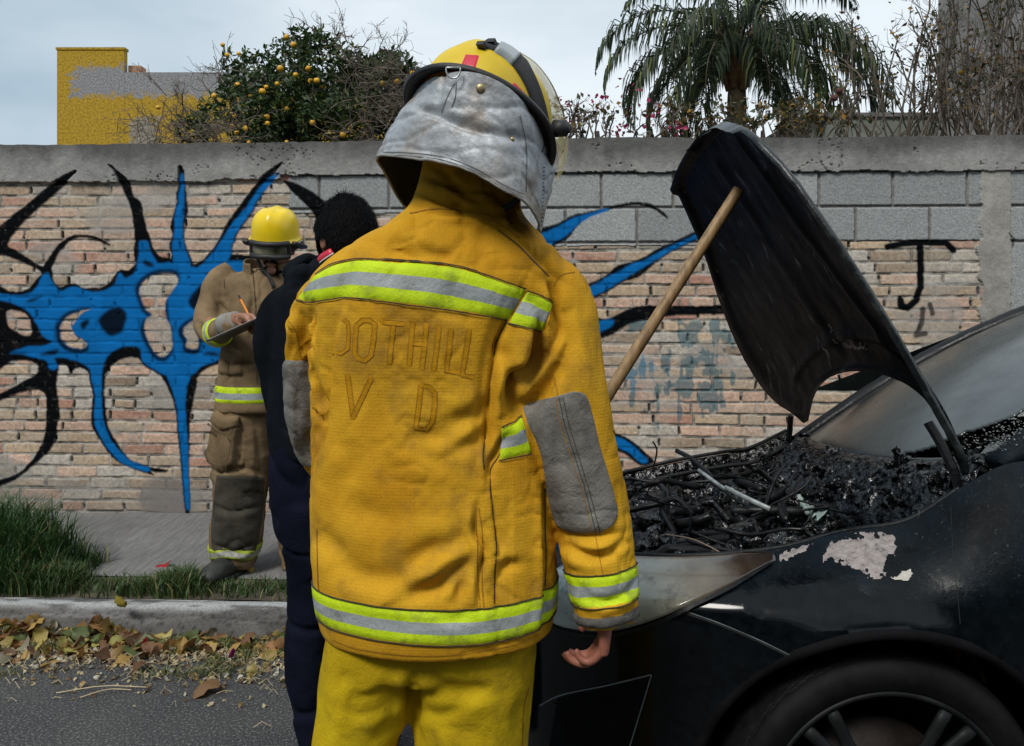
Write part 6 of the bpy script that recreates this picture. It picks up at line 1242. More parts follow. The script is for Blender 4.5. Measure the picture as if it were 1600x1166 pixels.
for t in np.linspace(0, 1, 40):
    x = 1.90 + t * 1.55; z = 1.425 + .035 * math.sin(math.pi * min(t * 1.0, 1)) - .10 * t ** 3; wy = np.linspace(0, 1, 24); rf.append(np.stack([x + .08 * (2 * wy - 1) ** 2 * (1 - t), 2.02 + (2.90 - 2.02) * wy, z - .02 * wy + .03 * (1 - (2 * wy - 1) ** 2)], -1))
mesh_np('roof', np.concatenate(rf), grid_faces(40, 24), M_paint, car)
def side_glass(y0, y1, nm):
    pts_b = [(1.12, y0, 1.03), (1.9, y0, 1.02), (2.7, y0, 1.02), (3.6, y0, 1.04)]; pts_t = [(1.98, y1, 1.41), (2.3, y1, 1.44), (2.8, y1, 1.43), (3.35, y1, 1.34)]
    a, b = spline(pts_b, 40), spline(pts_t, 40); Vq = np.stack([a * (1 - t) + b * t for t in np.linspace(0, 1, 8)], 1); mesh_np(nm, Vq.reshape(-1, 3), grid_faces(40, 8), M_glass, car)
side_glass(1.83, 2.0, 'side_window'); side_glass(3.12, 2.92, 'side_window')
mb = MB(); mb.add(np.array([(3.45, 2.02, 1.33), (3.45, 2.90, 1.31), (4.1, 3.08, 1.0), (4.1, 1.95, 1.02), (4.15, 1.85, .3), (4.15, 3.2, .3)]), [(0, 1, 2, 3), (3, 2, 5, 4)]); mb.build('rear_panel', M_paint, car)
mb = MB(); mb.box((1.9, 2.45, .72), (1.5, 1.2, .3), jit=.02); mb.box((1.35, 2.45, .88), (.3, 1.15, .12), jit=.03); mb.build('charred_cabin', M_soot, car)
# ---- bonnet
HA = np.array([.99, 1.80, .985]); HB = np.array([1.02, 3.0, .93]); hd = nrm([-.48, 0, .877]); hn = nrm(np.cross(HB - HA, hd)); 
if hn[0] < 0: hn = -hn
def onhood(x, y): d = P(x, y, 1.0) - EYE; return EYE + d * (np.dot(hn, HA - EYE) / np.dot(hn, d))
nb, na = 130, 100
NE = spline([(1506, 742), (1492, 700), (1455, 632), (1382, 505), (1308, 388), (1236, 285), (1190, 232), (1166, 210), (1150, 201)], nb)
FE = spline([(1257, 661), (1236, 646), (1210, 630), (1182, 600), (1150, 545), (1122, 475), (1098, 400), (1068, 325), (1054, 292)], nb)
RE = spline([(1506, 742), (1482, 688), (1452, 652), (1421, 622), (1386, 602), (1346, 590), (1310, 588), (1280, 599), (1263, 622), (1257, 661)], na)
FR = spline([(1150, 201), (1128, 198), (1105, 204), (1086, 215), (1070, 238), (1060, 262), (1054, 292)], na)
u = np.linspace(0, 1, na)[None, :, None]; v = np.linspace(0, 1, nb)[:, None, None]; us_ = u
Cn = (NE[:, None] * (1 - u) + FE[:, None] * u) + (RE[None] * (1 - v) + FR[None] * v) - ((1 - u) * (1 - v) * NE[0] + u * (1 - v) * FE[0] + (1 - u) * v * NE[-1] + u * v * FE[-1])
Hq = np.array([[onhood(*Cn[i, j]) for j in range(na)] for i in range(nb)]); UU, VV2 = np.meshgrid(np.linspace(0, 1, na), np.linspace(0, 1, nb)); eb = np.minimum(np.minimum(UU, 1 - UU) * 1.2, np.minimum(VV2, 1 - VV2))
crown = .030 * np.sin(np.pi * UU) + .012 * np.sin(np.pi * VV2)
lipd = sst(.90, .94, VV2 + .04 * np.cos(3.1 * (UU - .5)) - .03) ; frame = sst(.045, .028, eb)
und = crown * sst(0, .3, UU) - .003 + .012 * sst(.03, .06, eb) - .007 * np.exp(-((UU - .30 - .10 * np.sin(3 * VV2)) / .018) ** 2) * sst(.1, .2, VV2) * sst(.86, .8, VV2) - .007 * np.exp(-((UU - .68 + .08 * np.sin(3 * VV2)) / .018) ** 2) * sst(.1, .2, VV2) * sst(.86, .8, VV2) - .008 * np.exp(-((VV2 - .16 - .10 * np.sin(3.14 * UU)) / .02) ** 2) * sst(.06, .14, eb) - .015 * lipd + .006 * fbm(Hq * 5, 4, 71) * sst(.02, .08, eb) + .004 * (1 - 2 * np.abs(fbm(Hq * np.array([9, 9, 3]), 4, 72))) * sst(.02, .1, eb)
for (u0, v0, du, dv) in ((.5, .955, .10, .012), (.62, .95, .03, .018), (.38, .95, .03, .018), (.5, .5, .012, .36), (.25, .5, .012, .34), (.75, .5, .012, .34), (.5, .30, .26, .012)): und += .009 * sst(1.6, .7, np.maximum(np.abs(UU - u0) / du, np.abs(VV2 - v0) / dv)) * (-2 if v0 > .9 else .12)
m = NT('charred_bonnet_lining'); n1 = m.noise(7, 6, .65); sc_ = m.noise(1, 5, .7, m.scaled((13, 13, 4))); m.set(m.b, 'Specular IOR Level', m.ramp(sc_, [(.60, .04), (.68, .5)])); c = m.ramp(n1, [(.35, (.0008, .0010, .0013)), (.75, (.003, .004, .005))]); msk = m.math('MULTIPLY', m.ramp(sc_, [(.64, 0), (.68, 1)]), m.ramp(m.noise(3.2, 4), [(.5, 0), (.62, .9)])); c = m.mix(msk, c, (.16, .16, .15)); m.bump(m.noise(40, 6, .7), .5, .005); M_hund = m.done(c, m.ramp(n1, [(.3, .55), (.7, .38)]), 0)  # pale streaks mixed into the lining colour stand in for glossy highlights
Hund = Hq + hn * und[..., None]; hood = empty('bonnet'); hood.parent = car; hood.matrix_parent_inverse = Matrix.Translation(-Vector(car.location))
mesh_np('inner_panel', Hund.reshape(-1, 3), grid_faces(nb, na), M_hund, hood)
bvU = bvh_of(Hund.reshape(-1, 3), grid_faces(nb, na)); M_melt = pmat('melted_glossy_tar', (.001, .0012, .0015), (.004, .005, .006), 34, .22, .9, 45, .010, lo=.45, hi=.72, Specular_IOR_Level=.30)
for pl in ([(1302, 530), (1340, 536), (1362, 546), (1345, 548), (1312, 540)], [(1284, 480), (1292, 500), (1304, 520), (1294, 512)]): patch(pl, M_melt, .0015, 'melted_streak', 1.5, bvU, hood)
Hout = Hq + hn * (crown * sst(0, .3, UU) + .015)[..., None]; mesh_np('outer_skin', Hout.reshape(-1, 3), grid_faces(nb, na)[:, ::-1].copy(), M_paint, hood)
m = NT('bonnet_edge'); sp = m.n('ShaderNodeSeparateXYZ'); m.t.links.new(m.tc.outputs['Object'], sp.inputs[0]); n1 = m.noise(26, 6, .75); hz = m.math('ADD', sp.outputs['Z'], m.math('MULTIPLY', m.math('SUBTRACT', n1, .5), .3))
c = m.ramp(n1, [(.45, (.004, .006, .007)), (.62, (.02, .026, .026)), (.74, (.16, .165, .15))]); c = m.mix(m.ramp(hz, [(1.14, .0), (1.20, .0)]), c, (.3, .3, .3)); m.bump(n1, .6, .004); M_hedge = m.done(c, .3, 0)
per_i = [(i, 0) for i in range(nb)] + [(nb - 1, j) for j in range(1, na)] + [(i, na - 1) for i in range(nb - 2, -1, -1)] + [(0, j) for j in range(na - 2, 0, -1)]
ia = np.array([p[0] for p in per_i]); ja = np.array([p[1] for p in per_i]); a_, b_ = Hund[ia, ja], Hout[ia, ja]; ms = []
for t in np.linspace(0, 1, 6): q_ = a_ * (1 - t) + b_ * t; q_[:, 1] -= .006 * math.sin(math.pi * t) * (ja == 0); q_ = q_ + (.0015 * fbm(q_ * 40, 2, 8))[:, None]; ms.append(q_)
mesh_np('edge', np.concatenate(ms), grid_faces(6, len(per_i), True), M_hedge, hood)
patchp = [(1462, 585), (1478, 590), (1490, 625), (1498, 650), (1487, 645), (1470, 612)]
bve = bvh_of(np.concatenate(ms), grid_faces(6, len(per_i), True))
add_sheet('blistered_flake', decal(bve, [(1458, 600), (1468, 622), (1478, 640)], [(1472, 596), (1484, 618), (1494, 636)], 12, 5, .002, 1.8, edge=False), M_bare, hood)
mb = MB(); mb.tube(spline([P(1500, 770, 1.84), P(1490, 735, 1.85), P(1468, 690, 1.88), P(1450, 660, 1.9)], 12), np.array([[.012, .006]] * 12), 6); mb.build('hinge', M_sootg, hood); mb = MB(); mb.tube(spline([P(1235, 668, 3.0), P(1232, 690, 3.0), P(1236, 650, 2.98)], 6), .010, 6); mb.build('hinge', M_sootg, hood)
mb = MB(); mb.tube([P(1310, 586, 2.5), P(1313, 594, 2.5), P(1308, 602, 2.5)], .004, 5); mb.build('stud', M_soot, hood)
# ---- pole holding the bonnet up
top_ = onhood(1156, 296) - hn * .004; bot = P(815, 832, 2.12); pole = spline([bot, bot * .5 + top_ * .5 + [0, 0, .004], top_], 40)
V_, F_ = tube_geo(pole, np.linspace(.0165, .0155, 40), 20); V_ = V_ + (.0012 * fbm(V_ * np.array([12, 12, 12]), 2, 3))[:, None]
m = NT('old_wood'); g_ = m.noise(1, 5, .6, m.scaled((60, 60, 9), (0, R(32), 0))); c = m.ramp(g_, [(.3, (.12, .07, .03)), (.55, (.30, .185, .08)), (.8, (.40, .27, .13))]); m.bump(g_, .3, .002); M_wood = m.done(c, .55)
c0 = np.array(bot); o = mesh_np('wooden_pole', V_ - c0, F_, M_wood); o.location = c0; tag(o, 'round wooden pole propping up the burnt bonnet', 'pole')
# ================================================================ FIREFIGHTER WRITING, BY THE WALL
BD = 3.80
M_tan = cloth_mat('tan_turnout_cloth', (.14, .095, .052), (.25, .175, .098), 6, 900, .3, (.07, .05, .03), .88, .5)
M_tdk = cloth_mat('blackened_turnout_cloth', (.035, .032, .026), (.075, .066, .05), 8, 900, .2, (.02, .02, .018), .9, .5)
M_tseam = pmat('tan_seam', (.05, .035, .02), (.08, .055, .03), 60, .9, 0)
M_skin2 = skin_mat('skin_brown', (.30, .14, .085))
bf = empty('person', (P(385, 0, BD)[0], BD - .1, RZ), 'firefighter in tan fire gear writing on a clipboard against the graffiti wall', 'person', 'people in fire gear')
rb = lambda py, L_, R_, hd_, d=BD, e=2.2: rg(py, L_, R_, hd_, d, e)
tor = ringtube([rb(640, 340, 452, .15), rb(632, 339, 454, .155), rb(590, 343, 452, .15), rb(540, 346, 452, .15), rb(500, 348, 458, .155), rb(460, 350, 470, .15), rb(440, 350, 474, .135), rb(430, 364, 468, .11), rb(424, 384, 460, .085), rb(420, 398, 450, .075)], 44, 60)
aR = limb([P(365, 425, BD), P(345, 440, BD - .02), P(332, 470, BD - .04), P(324, 500, BD - .08), P(335, 520, BD - .16), P(352, 512, BD - .26), P(368, 500, BD - .32)], [.06, .068, .062, .058, .056, .050, .044], 24, 44)
aL = limb([P(452, 425, BD), P(470, 440, BD - .02), P(478, 480, BD - .04), P(475, 510, BD - .12), P(450, 520, BD - .22), P(425, 520, BD - .3)], [.06, .068, .062, .058, .05, .044], 24, 40)
V, Fc = fuse([tor, aR, aL], .0085, 3); N_ = vnormals(V, Fc); V = V + N_ * (.012 * fbm(V * np.array([7, 7, 5]), 3, 23))[:, None]; V = wrinkle(V, N_, .005, 9, 27, (1, 1, .7), 3); V = crease(V, N_, .012, 7, 28, (1, 1, 1), -.1); N_ = vnormals(V, Fc)
V = folds(V, N_, [([(382, 410), (395, 450), (392, 500), (398, 560)], 4, .012), ([(330, 455), (345, 480), (360, 490)], 4, .012), ([(340, 505), (352, 500), (365, 505)], 3, .008), ([(345, 560), (370, 570), (400, 565)], 4, .008), ([(400, 470), (420, 500), (430, 540)], 5, .012), ([(350, 545), (360, 580), (356, 600)], 4, .010)])
co = mesh_np('coat', V, Fc, M_tan, bf); bv2 = bvh_of(V, Fc); cx1 = P(396, 0, BD)[0]
zt = lambda y: CH - (y - HY) / F * (BD - .14)
g_ = wrap_band(bv2, lambda c_, a: (cx1, BD, c_), lambda a: (math.cos(a), math.sin(a), 0), zt(605), zt(631), 90, 9, .006); o = add_sheet('reflective_tape', g_, [M_lime, M_silv], co, TR, 9)
a0, a1 = P(333, 519, BD - .16), P(368, 500, BD - .32); ad_ = nrm(a1 - a0); e1_ = nrm(np.cross(ad_, [0, 1, 0])); e2_ = np.cross(ad_, e1_)
g_ = wrap_band(bv2, lambda c_, a: tuple(a0 + ad_ * c_), lambda a: tuple(e1_ * math.cos(a) + e2_ * math.sin(a)), .015, .080, 40, 9, .006); add_sheet('reflective_tape', g_, [M_lime, M_silv], co, TR, 9)
add_sheet('pocket', decal(bv2, [(346, 548), (360, 544), (378, 548)], [(342, 584), (360, 588), (380, 586)], 14, 10, .014, 3.7), M_tan, co)
for pl in ([(392, 405), (398, 450), (400, 500), (402, 600)], [(384, 404), (400, 420), (418, 424)], [(346, 556), (378, 556)], [(350, 436), (352, 450)]): add_sheet('seam', line_decal(bv2, pl, 1.2, 4, .004, 3.7), M_tseam, co)
# open stand collar: lower in front, split at the throat
cc_ = P(424, 428, BD); A_, T_ = np.meshgrid(np.linspace(R(-62), R(242), 70), np.linspace(0, 1, 12), indexing='ij'); fr_ = sst(.2, -1, np.sin(A_)); bk_ = 1 - fr_
rx, ry = .125 - .020 * T_ + .022 * fr_ * T_, .098 + .006 * T_ + .02 * fr_ * T_; Vc = np.stack([cc_[0] + rx * np.cos(A_), BD - .005 + ry * np.sin(A_), cc_[2] - .035 + T_ * (.105 * bk_ + .075 * fr_) - .02 * fr_ * (1 - T_)], -1)
Vc = Vc + .005 * fbm(Vc * 14, 3, 3)[..., None]; o = mesh_np('collar', Vc.reshape(-1, 3), grid_faces(70, 12), M_tan, co); md = o.modifiers.new('t', 'SOLIDIFY'); md.thickness = .006
mb = MB(); mb.tube(spline([P(402, 404, BD - .10), P(408, 418, BD - .12), P(420, 432, BD - .13), P(428, 450, BD - .14)], 12), np.array([[.012, .006]] * 12), 6); mb.build('hood_edge', M_web, co, True)
# trousers
l1 = ringtube([rb(600, 345, 425, .13), rb(640, 336, 430, .135), rb(690, 330, 428, .135), rb(730, 332, 424, .13), rb(780, 336, 414, .115), rb(830, 328, 410, .11), rb(870, 330, 400, .095), rb(884, 332, 396, .09)], 40, 60)
l2 = ringtube([rb(600, 400, 460, .13), rb(690, 425, 480, .13, BD + .06), rb(780, 432, 482, .11, BD + .08), rb(884, 440, 480, .085, BD + .08)], 40, 40)
V, Fc = fuse([l1, l2], .009, 3); N_ = vnormals(V, Fc); V = V + N_ * (.008 * fbm(V * np.array([6, 6, 6]), 3, 33))[:, None]; V = wrinkle(V, N_, .005, 8, 37, (1, 1, 1.6), 3); V = crease(V, N_, .012, 7, 38, (1, 1, 1.5), -.1); N_ = vnormals(V, Fc)
V = folds(V, N_, [([(345, 738), (380, 732), (418, 742)], 4, .012), ([(335, 790), (365, 800), (405, 790)], 4, .012), ([(335, 850), (365, 862), (395, 850)], 4, .014), ([(372, 650), (376, 700), (370, 730)], 3, .010), ([(400, 660), (405, 720), (398, 780)], 5, .010)])
tq = mesh_np('trousers', V, Fc, M_tan, bf); bv3 = bvh_of(V, Fc)
add_sheet('pocket', decal(bv3, [(343, 640), (350, 648), (374, 650)], [(322, 718), (345, 738), (366, 728)], 20, 14, .022, 3.7), M_tan, tq)
add_sheet('pocket_flap', decal(bv3, [(340, 640), (356, 650), (376, 648)], [(334, 660), (350, 674), (372, 668)], 14, 6, .030, 3.7), M_tan, tq)
for pl in ([(366, 664), (362, 700), (357, 728)], [(335, 662), (352, 675), (372, 669)]): add_sheet('seam', line_decal(bv3, pl, 1.2, 4, .032, 3.7), M_tseam, tq)
add_sheet('knee_pad', decal(bv3, [(338, 742), (333, 780), (329, 830), (331, 862)], [(414, 745), (412, 790), (407, 830), (400, 862)], 50, 24, .007, 3.7), M_tdk, tq)
zc2 = lambda y: CH - (y - HY) / F * (BD - .1); cx2 = P(365, 0, BD)[0]
g_ = wrap_band(bv3, lambda c_, a: (cx2, BD, c_ + .010 * math.sin(3 * a)), lambda a: (math.cos(a), math.sin(a), 0), zc2(858), zc2(877), 60, 9, .007); add_sheet('reflective_tape', g_, [cloth_mat('dirty_lime_tape', (.25, .30, .03), (.42, .50, .06), 30, 900, .2, (.06, .06, .03), .8, .8), cloth_mat('dirty_silver_tape', (.2, .2, .18), (.4, .4, .36), 30, 900, .2, (.07, .07, .05), .6, .8)], tq, TR, 9)
for (xc, d_, r_) in ((352, BD - .06, R(-20)), (460, BD + .08, R(25))):
    c0 = P(xc + 8, 0, d_)[0:2]; fw_ = np.array([math.sin(r_) * 1.0, -math.cos(r_)]); g3 = lambda t, z: (c0[0] + fw_[0] * t, d_ + .03 + fw_[1] * t, RZ + z)
    G = [limb([g3(-.03, .18), g3(-.03, .09), g3(-.02, .055)], [.062, .06, .055], 18, 14), limb([g3(-.075, .045), g3(0, .055), g3(.08, .050), g3(.16, .042), g3(.20, .034)], [(.045, .044), (.055, .05), (.050, .05), (.042, .052), (.026, .038)], 20, 30, side=(0, 0, 1))]
    V, Fc = fuse(G, .007, 2); V[:, 2] = np.maximum(V[:, 2], RZ + .001); b_ = mesh_np('boot', V, Fc, pmat('worn_boot', (.018, .020, .018), (.05, .052, .045), 20, .6, .4), bf)
    mb = MB(); a = np.linspace(0, 2 * np.pi, 30, endpoint=False); rt_ = np.array([-fw_[1], fw_[0]]); o_ = []
    for z, k in ((0, 1), (.024, 1.0)):
        o_.append(np.stack([c0[0] + fw_[0] * (.062 + .15 * np.cos(a)) + rt_[0] * .055 * np.sin(a), d_ + .03 + fw_[1] * (.062 + .15 * np.cos(a)) + rt_[1] * .055 * np.sin(a), np.full(30, RZ + z)], -1))
    mb.add(np.concatenate(o_), grid_faces(2, 30, True).tolist() + [tuple(range(30)), tuple(range(59, 29, -1))]); mb.build('sole', M_blk, b_)
# head, hand
HC = P(431, 382, BD - .06); up2 = nrm([.04, -.24, .96]); fw2 = nrm([-.02, -1, -.25]); fw2 = nrm(fw2 - up2 * fw2.dot(up2)); rt2 = np.cross(fw2, up2)
G, gh2, _ = head_geo(HC - up2 * .005, fw2, up2, 1.0); G.append(limb([HC - up2 * .09 - fw2 * .03, P(430, 408, BD), P(428, 440, BD)], [.055, .058, .08], 16, 12)); G.append(ringtube([rb(430, 385, 445, .06), rb(600, 380, 440, .09)], 24, 12))
G.append(limb([P(365, 430, BD), P(325, 498, BD - .08), P(352, 512, BD - .26), P(372, 497, BD - .33)], [.045, .04, .032, .026], 14, 24)); G.append(limb([P(452, 430, BD), P(476, 505, BD - .1), P(430, 520, BD - .3)], [.045, .04, .028], 14, 20))
hw = P(372, 497, BD - .33); G += hand_geo(hw, (.80, -.45, -.02), (.1, -.25, -1), (.35, -.75, .45), .95, (1.0, 1.05, 1.1, 1.15), (.5, .3), .04)
hw2 = P(430, 520, BD - .3); G += hand_geo(hw2, (-.9, -.2, .1), (-.1, .1, 1), (-.2, -1, .1), .95, .4)
V, Fc = fuse(G, .0042, 2, .4); b_ = mesh_np('body', V, Fc, M_skin2, bf)
bvf = bvh_of(V, Fc)
M_hair = NT('black_hair'); m = M_hair; h = m.noise(1, 4, .6, m.scaled((240, 240, 40))); m.bump(h, .8, .004); M_hair = m.done(m.ramp(h, [(.3, (.0015, .0015, .002)), (.8, (.008, .008, .009))]), .6, Specular_IOR_Level=.08)
mb = MB(); mb.tube(spline([gh2(-.030, .080, -.066), gh2(-.012, .100, -.050), gh2(0, .103, -.050), gh2(.012, .100, -.050), gh2(.030, .080, -.066)], 14), np.array([[.007, .004]] * 14), 8); mb.build('moustache', M_hair, bf, True)
V_, F_ = ball(gh2(0, .052, -.104), (.052, .040, .022), 24, 16, np.stack([rt2, fw2, up2], 1)); V_ = V_ + .004 * fbm(V_ * 70, 3, 2)[:, None]; mesh_np('beard', V_, F_, M_hair, bf)
h2, g2_, dm2 = helmet(bf, HC + up2 * .034, rt2, fw2, up2, 1.0, pmat('bright_yellow_shell', (.74, .52, .008), (.82, .60, .012), 12, .3, .08), pmat('yellow_rim', (.60, .44, .01), (.72, .54, .02), 12, .4, .1), .103, .122, .130, .008, .005, .72, .62)
g_ = lambda x, y, z: HC + up2 * .034 + rt2 * x + fw2 * y + up2 * z
for sg in (1, -1):
    mb = MB(); mb.tube(spline([g_(sg * .104, .08, -.01), g_(sg * .118, .02, -.03), g_(sg * .112, -.05, -.05), g_(sg * .09, -.09, -.06)], 16), np.array([[.010, .020]] * 16), 8); mb.build('ear_flap', M_blk, h2, True)
# goggles
gg = empty('goggles'); gg.parent = bf; gg.matrix_parent_inverse = Matrix.Translation(-Vector(bf.location)); ang = np.linspace(-1.0, 1.0, 40); Vg = []
for t in np.linspace(-1, 1, 9): Vg.append(np.stack([HC + rt2 * math.sin(a) * .098 + fw2 * (.030 + .098 * math.cos(a)) + up2 * (-.006 + .029 * t * (1 - .12 * math.exp(-(a / .25) ** 2) * (t < 0))) for a in ang]))
m = NT('amber_goggle_lens'); M_gl = m.done(m.ramp(m.noise(14, 3), [(.40, (.045, .045, .025)), (.68, (.20, .19, .13))]), .12, 0, Coat_Weight=1., Coat_Roughness=.04)
mesh_np('lens', np.concatenate(Vg), grid_faces(9, 40), M_gl, gg)
mb = MB()
for t in (0, 8): mb.tube(Vg[t], .0125, 8)
for a in (0, 39): mb.tube(np.array([Vg[t][a] for t in range(9)]), .010, 8)
mb.build('goggle_frame', M_blk, gg, True)
mb = MB(); 
for sg in (1, -1): mb.tube(spline([HC + rt2 * sg * .092 + fw2 * .07 - up2 * .006, HC + rt2 * sg * .110 + fw2 * .01 + up2 * .004, HC + rt2 * sg * .108 - fw2 * .06 + up2 * .0], 10), np.array([[.012, .003]] * 10), 6)
mb.build('goggle_strap', M_web, gg, True)
# glove-like wrist, clipboard, pencil
mb = MB(); q0, q1 = P(352, 509, BD - .27), P(369, 499, BD - .325); mb.tube(spline([q0, (q0 + q1) / 2, q1], 8), [.050, .050, .048, .046, .043, .040, .038, .036], 18); mb.build('wristlet', cloth_mat('knit_wristlet', (.22, .21, .19), (.34, .33, .30), 12, 2500, .6), bf, True)
M_board = pmat('dark_board', (.02, .018, .02), (.04, .035, .035), 12, .5, .1); M_paper = pmat('paper', (.62, .62, .60), (.7, .7, .68), 12, .8, .05)
cb0 = P(378, 514, BD - .40); rr_ = np.array(Matrix.Rotation(R(-24), 3, 'Y') @ Matrix.Rotation(R(-1), 3, 'X')); cb = empty('clipboard', tuple(cb0), 'dark clipboard with white paper held by the writing firefighter', 'clipboard')
mb = MB(); mb.box(cb0, (.225, .24, .005), rr_); mb.build('board', M_board, cb); mb = MB(); mb.box(cb0 + rr_ @ np.array([.0, -.005, .0035]), (.205, .215, .0015), rr_); mb.build('paper', M_paper, cb); mb = MB(); mb.box(cb0 + rr_ @ np.array([0, .105, .008]), (.10, .03, .01), rr_); mb.build('clip', M_steel, cb)
p0, p1 = P(376, 468, BD - .36), P(394, 502, BD - .40); pn = empty('pencil', tuple(p0), 'orange pencil in the hand of the writing firefighter', 'pencil')
mb = MB(); mb.tube([p0, p0 * .35 + p1 * .65], .0042, 6); mb.build('shaft', pmat('orange_paint', (.75, .22, .01), (.8, .26, .02), 12, .4, 0), pn); mb = MB(); mb.tube([p0 * .35 + p1 * .65, p1], [.0042, .0006], 6); mb.build('tip', M_wood, pn); mb = MB(); mb.tube([p0 + (p0 - p1) * .18, p0], .0044, 8); mb.build('ferrule', M_blk, pn)

# ================================================================ MAN IN THE DARK HOODIE
MD = 2.45
M_hood = cloth_mat('navy_black_fleece', (.0035, .0048, .0065), (.009, .012, .016), 6, 1800, .15, None, .92, 0, .25, .35, .04)
M_navy = cloth_mat('navy_trousers', (.003, .004, .010), (.007, .009, .020), 6, 1500, .2, None, .85, 0, .1, .35, .06)
mp_ = empty('person', (P(545, 0, MD)[0], MD, 0), 'black haired man in a dark hooded sweatshirt between the two firefighters', 'person')
rm = lambda py, L_, R_, hd_, d=MD, e=2.2: rg(py, L_, R_, hd_, d, e)
tor = ringtube([rm(712, 425, 640, .14), rm(695, 419, 645, .15), rm(640, 418, 648, .145), rm(580, 424, 645, .14), rm(520, 424, 650, .145), rm(480, 428, 655, .14), rm(450, 440, 645, .125), rm(430, 462, 625, .105), rm(412, 482, 605, .085), rm(398, 492, 592, .075)], 44, 60)
aL = limb([P(468, 466, MD), P(436, 486, MD + .0), P(422, 530, MD), P(428, 590, MD + .02), P(438, 640, MD + .05), P(452, 690, MD + .06)], [.05, .056, .050, .046, .042, .038], 24, 44)
aR_ = limb([P(630, 458, MD), P(650, 500, MD), P(650, 600, MD + .02), P(630, 680, MD + .1)], [.05, .056, .046, .038], 24, 30)
hdq = limb([P(468, 432, MD + .02), P(460, 424, MD + .05), P(482, 412, MD + .10), P(524, 412, MD + .12)], [.030, .036, .034, .03], 20, 24)
hd2 = limb([P(458, 440, MD - .0), P(480, 428, MD - .06), P(530, 432, MD - .08), P(590, 425, MD - .04), P(612, 415, MD + .02)], [.034, .036, .034, .036, .03], 18, 30)
V, Fc = fuse([tor, aL, aR_, hdq, hd2], .0075, 3); N_ = vnormals(V, Fc); V = V + N_ * (.008 * fbm(V * np.array([7, 7, 4]), 3, 43))[:, None]; V = wrinkle(V, N_, .007, 8, 47, (1, 1, .8), 3); V = crease(V, N_, .012, 6, 48, (1, 1, 1.4), -.3)
mesh_np('hoodie', V, Fc, M_hood, mp_)
la = ringtube([rm(680, 424, 540, .13), rm(760, 422, 545, .135), rm(810, 428, 545, .13), rm(870, 448, 545, .115), rm(940, 450, 540, .105), rm(1040, 447, 530, .095), rm(1110, 456, 535, .09), rm(1180, 474, 545, .085)], 36, 50)
lb_ = ringtube([rm(680, 520, 640, .13), rm(810, 530, 645, .13), rm(940, 540, 630, .105), rm(1180, 550, 625, .085)], 36, 40)
V, Fc = fuse([la, lb_, ringtube([rm(690, 430, 640, .13), rm(790, 430, 640, .13)], 36, 10)], .0085, 3); N_ = vnormals(V, Fc); V = V + N_ * (.010 * fbm(V * 8, 3, 53))[:, None]; V = crease(V, N_, .014, 5, 58, (1, 1, 1.6), -.3); mesh_np('trousers', V, Fc, M_navy, mp_)
for xc in (505, 590):
    c0 = P(xc, 0, MD)[0]; V, Fc = fuse([ringtube([(c0, MD, .10, .045, .05), (c0, MD + .05, .05, .048, .13), (c0, MD + .05, 0.001, .05, .14)], 24, 16)], .007, 2); mesh_np('shoe', V, Fc, M_blk, mp_)
HC = P(541, 372, MD - .01); up3 = nrm([-.02, .10, 1]); fw3 = nrm([-.62, .72, -.25]); fw3 = nrm(fw3 - up3 * fw3.dot(up3)); rt3 = np.cross(fw3, up3)
G, gh3, _ = head_geo(HC, fw3, up3, .98); G.append(limb([HC - up3 * .07 - fw3 * .02, P(545, 425, MD), P(545, 470, MD)], [.055, .056, .08], 16, 12)); G.append(ringtube([rm(460, 480, 620, .08), rm(700, 450, 620, .09)], 24, 12))
G.append(limb([P(460, 460, MD), P(428, 590, MD + .02), P(455, 695, MD + .06)], [.04, .035, .026], 14, 24)); G += hand_geo(P(455, 695, MD + .06), (.3, .1, -1), (.9, .3, .2), (0, 1, 0), .95, .5); G.append(limb([P(630, 460, MD), P(650, 590, MD), P(630, 690, MD + .1)], [.04, .035, .026], 14, 24)); G += hand_geo(P(630, 690, MD + .1), (-.3, .1, -1), (-.9, .3, .2), (0, 1, 0), .95, .5)
V, Fc = fuse(G, .0045, 2, .4); mesh_np('body', V, Fc, M_skin2, mp_)
# hair: cap of many short strands over a scalp shell
V_, F_ = sphere_me('h', 1, 60, 44); x, y, z = V_.T; M3 = np.stack([rt3, fw3, up3], 1)
rr2 = 1 + .05 * fbm(V_ * 3, 3, 6); low = np.where(y > .35, .05 + .5 * (y - .35), np.where((np.abs(x) > .72) & (y > -.25) & (y < .2), -.12, -.70)); zcl = np.maximum(z, low); Vh = np.stack([x * .089, y * .108 + .0, zcl * .124 + .006], 1) * rr2[:, None]; mesh_np('hair', HC + (Vh * .98) @ M3.T, F_, M_hair, mp_)
rn = np.random.RandomState(77); n = 9000; d_ = rn.normal(size=(n * 3, 3)); d_ /= np.linalg.norm(d_, axis=1)[:, None]; okk = d_[:, 2] > np.where(d_[:, 1] > .35, .1 + .5 * (d_[:, 1] - .35), np.where((np.abs(d_[:, 0]) > .72) & (d_[:, 1] > -.25) & (d_[:, 1] < .2), -.10, -.66)); d_ = d_[okk][:n]
b0 = d_ * np.array([.088, .107, .123]) + np.array([0, 0, .006]); fl_ = nrm(np.array([0.1, -.35, -.8])); t1 = d_ * .03 + (np.array([0, -.2, -1]) - d_ * (d_ @ np.array([0, -.2, -1]))[:, None]) * .9 + rn.normal(0, .09, d_.shape); t1 /= np.linalg.norm(t1, axis=1)[:, None]; L2 = rn.uniform(.012, .032, len(d_))[:, None]
w_ = np.cross(t1, d_); w_ /= np.linalg.norm(w_, axis=1)[:, None]; w_ *= .0008; A_ = b0 - w_; B_ = b0 + w_; C_ = b0 + t1 * L2 * .6 + d_ * .003; T_ = b0 + t1 * L2 - d_ * .001
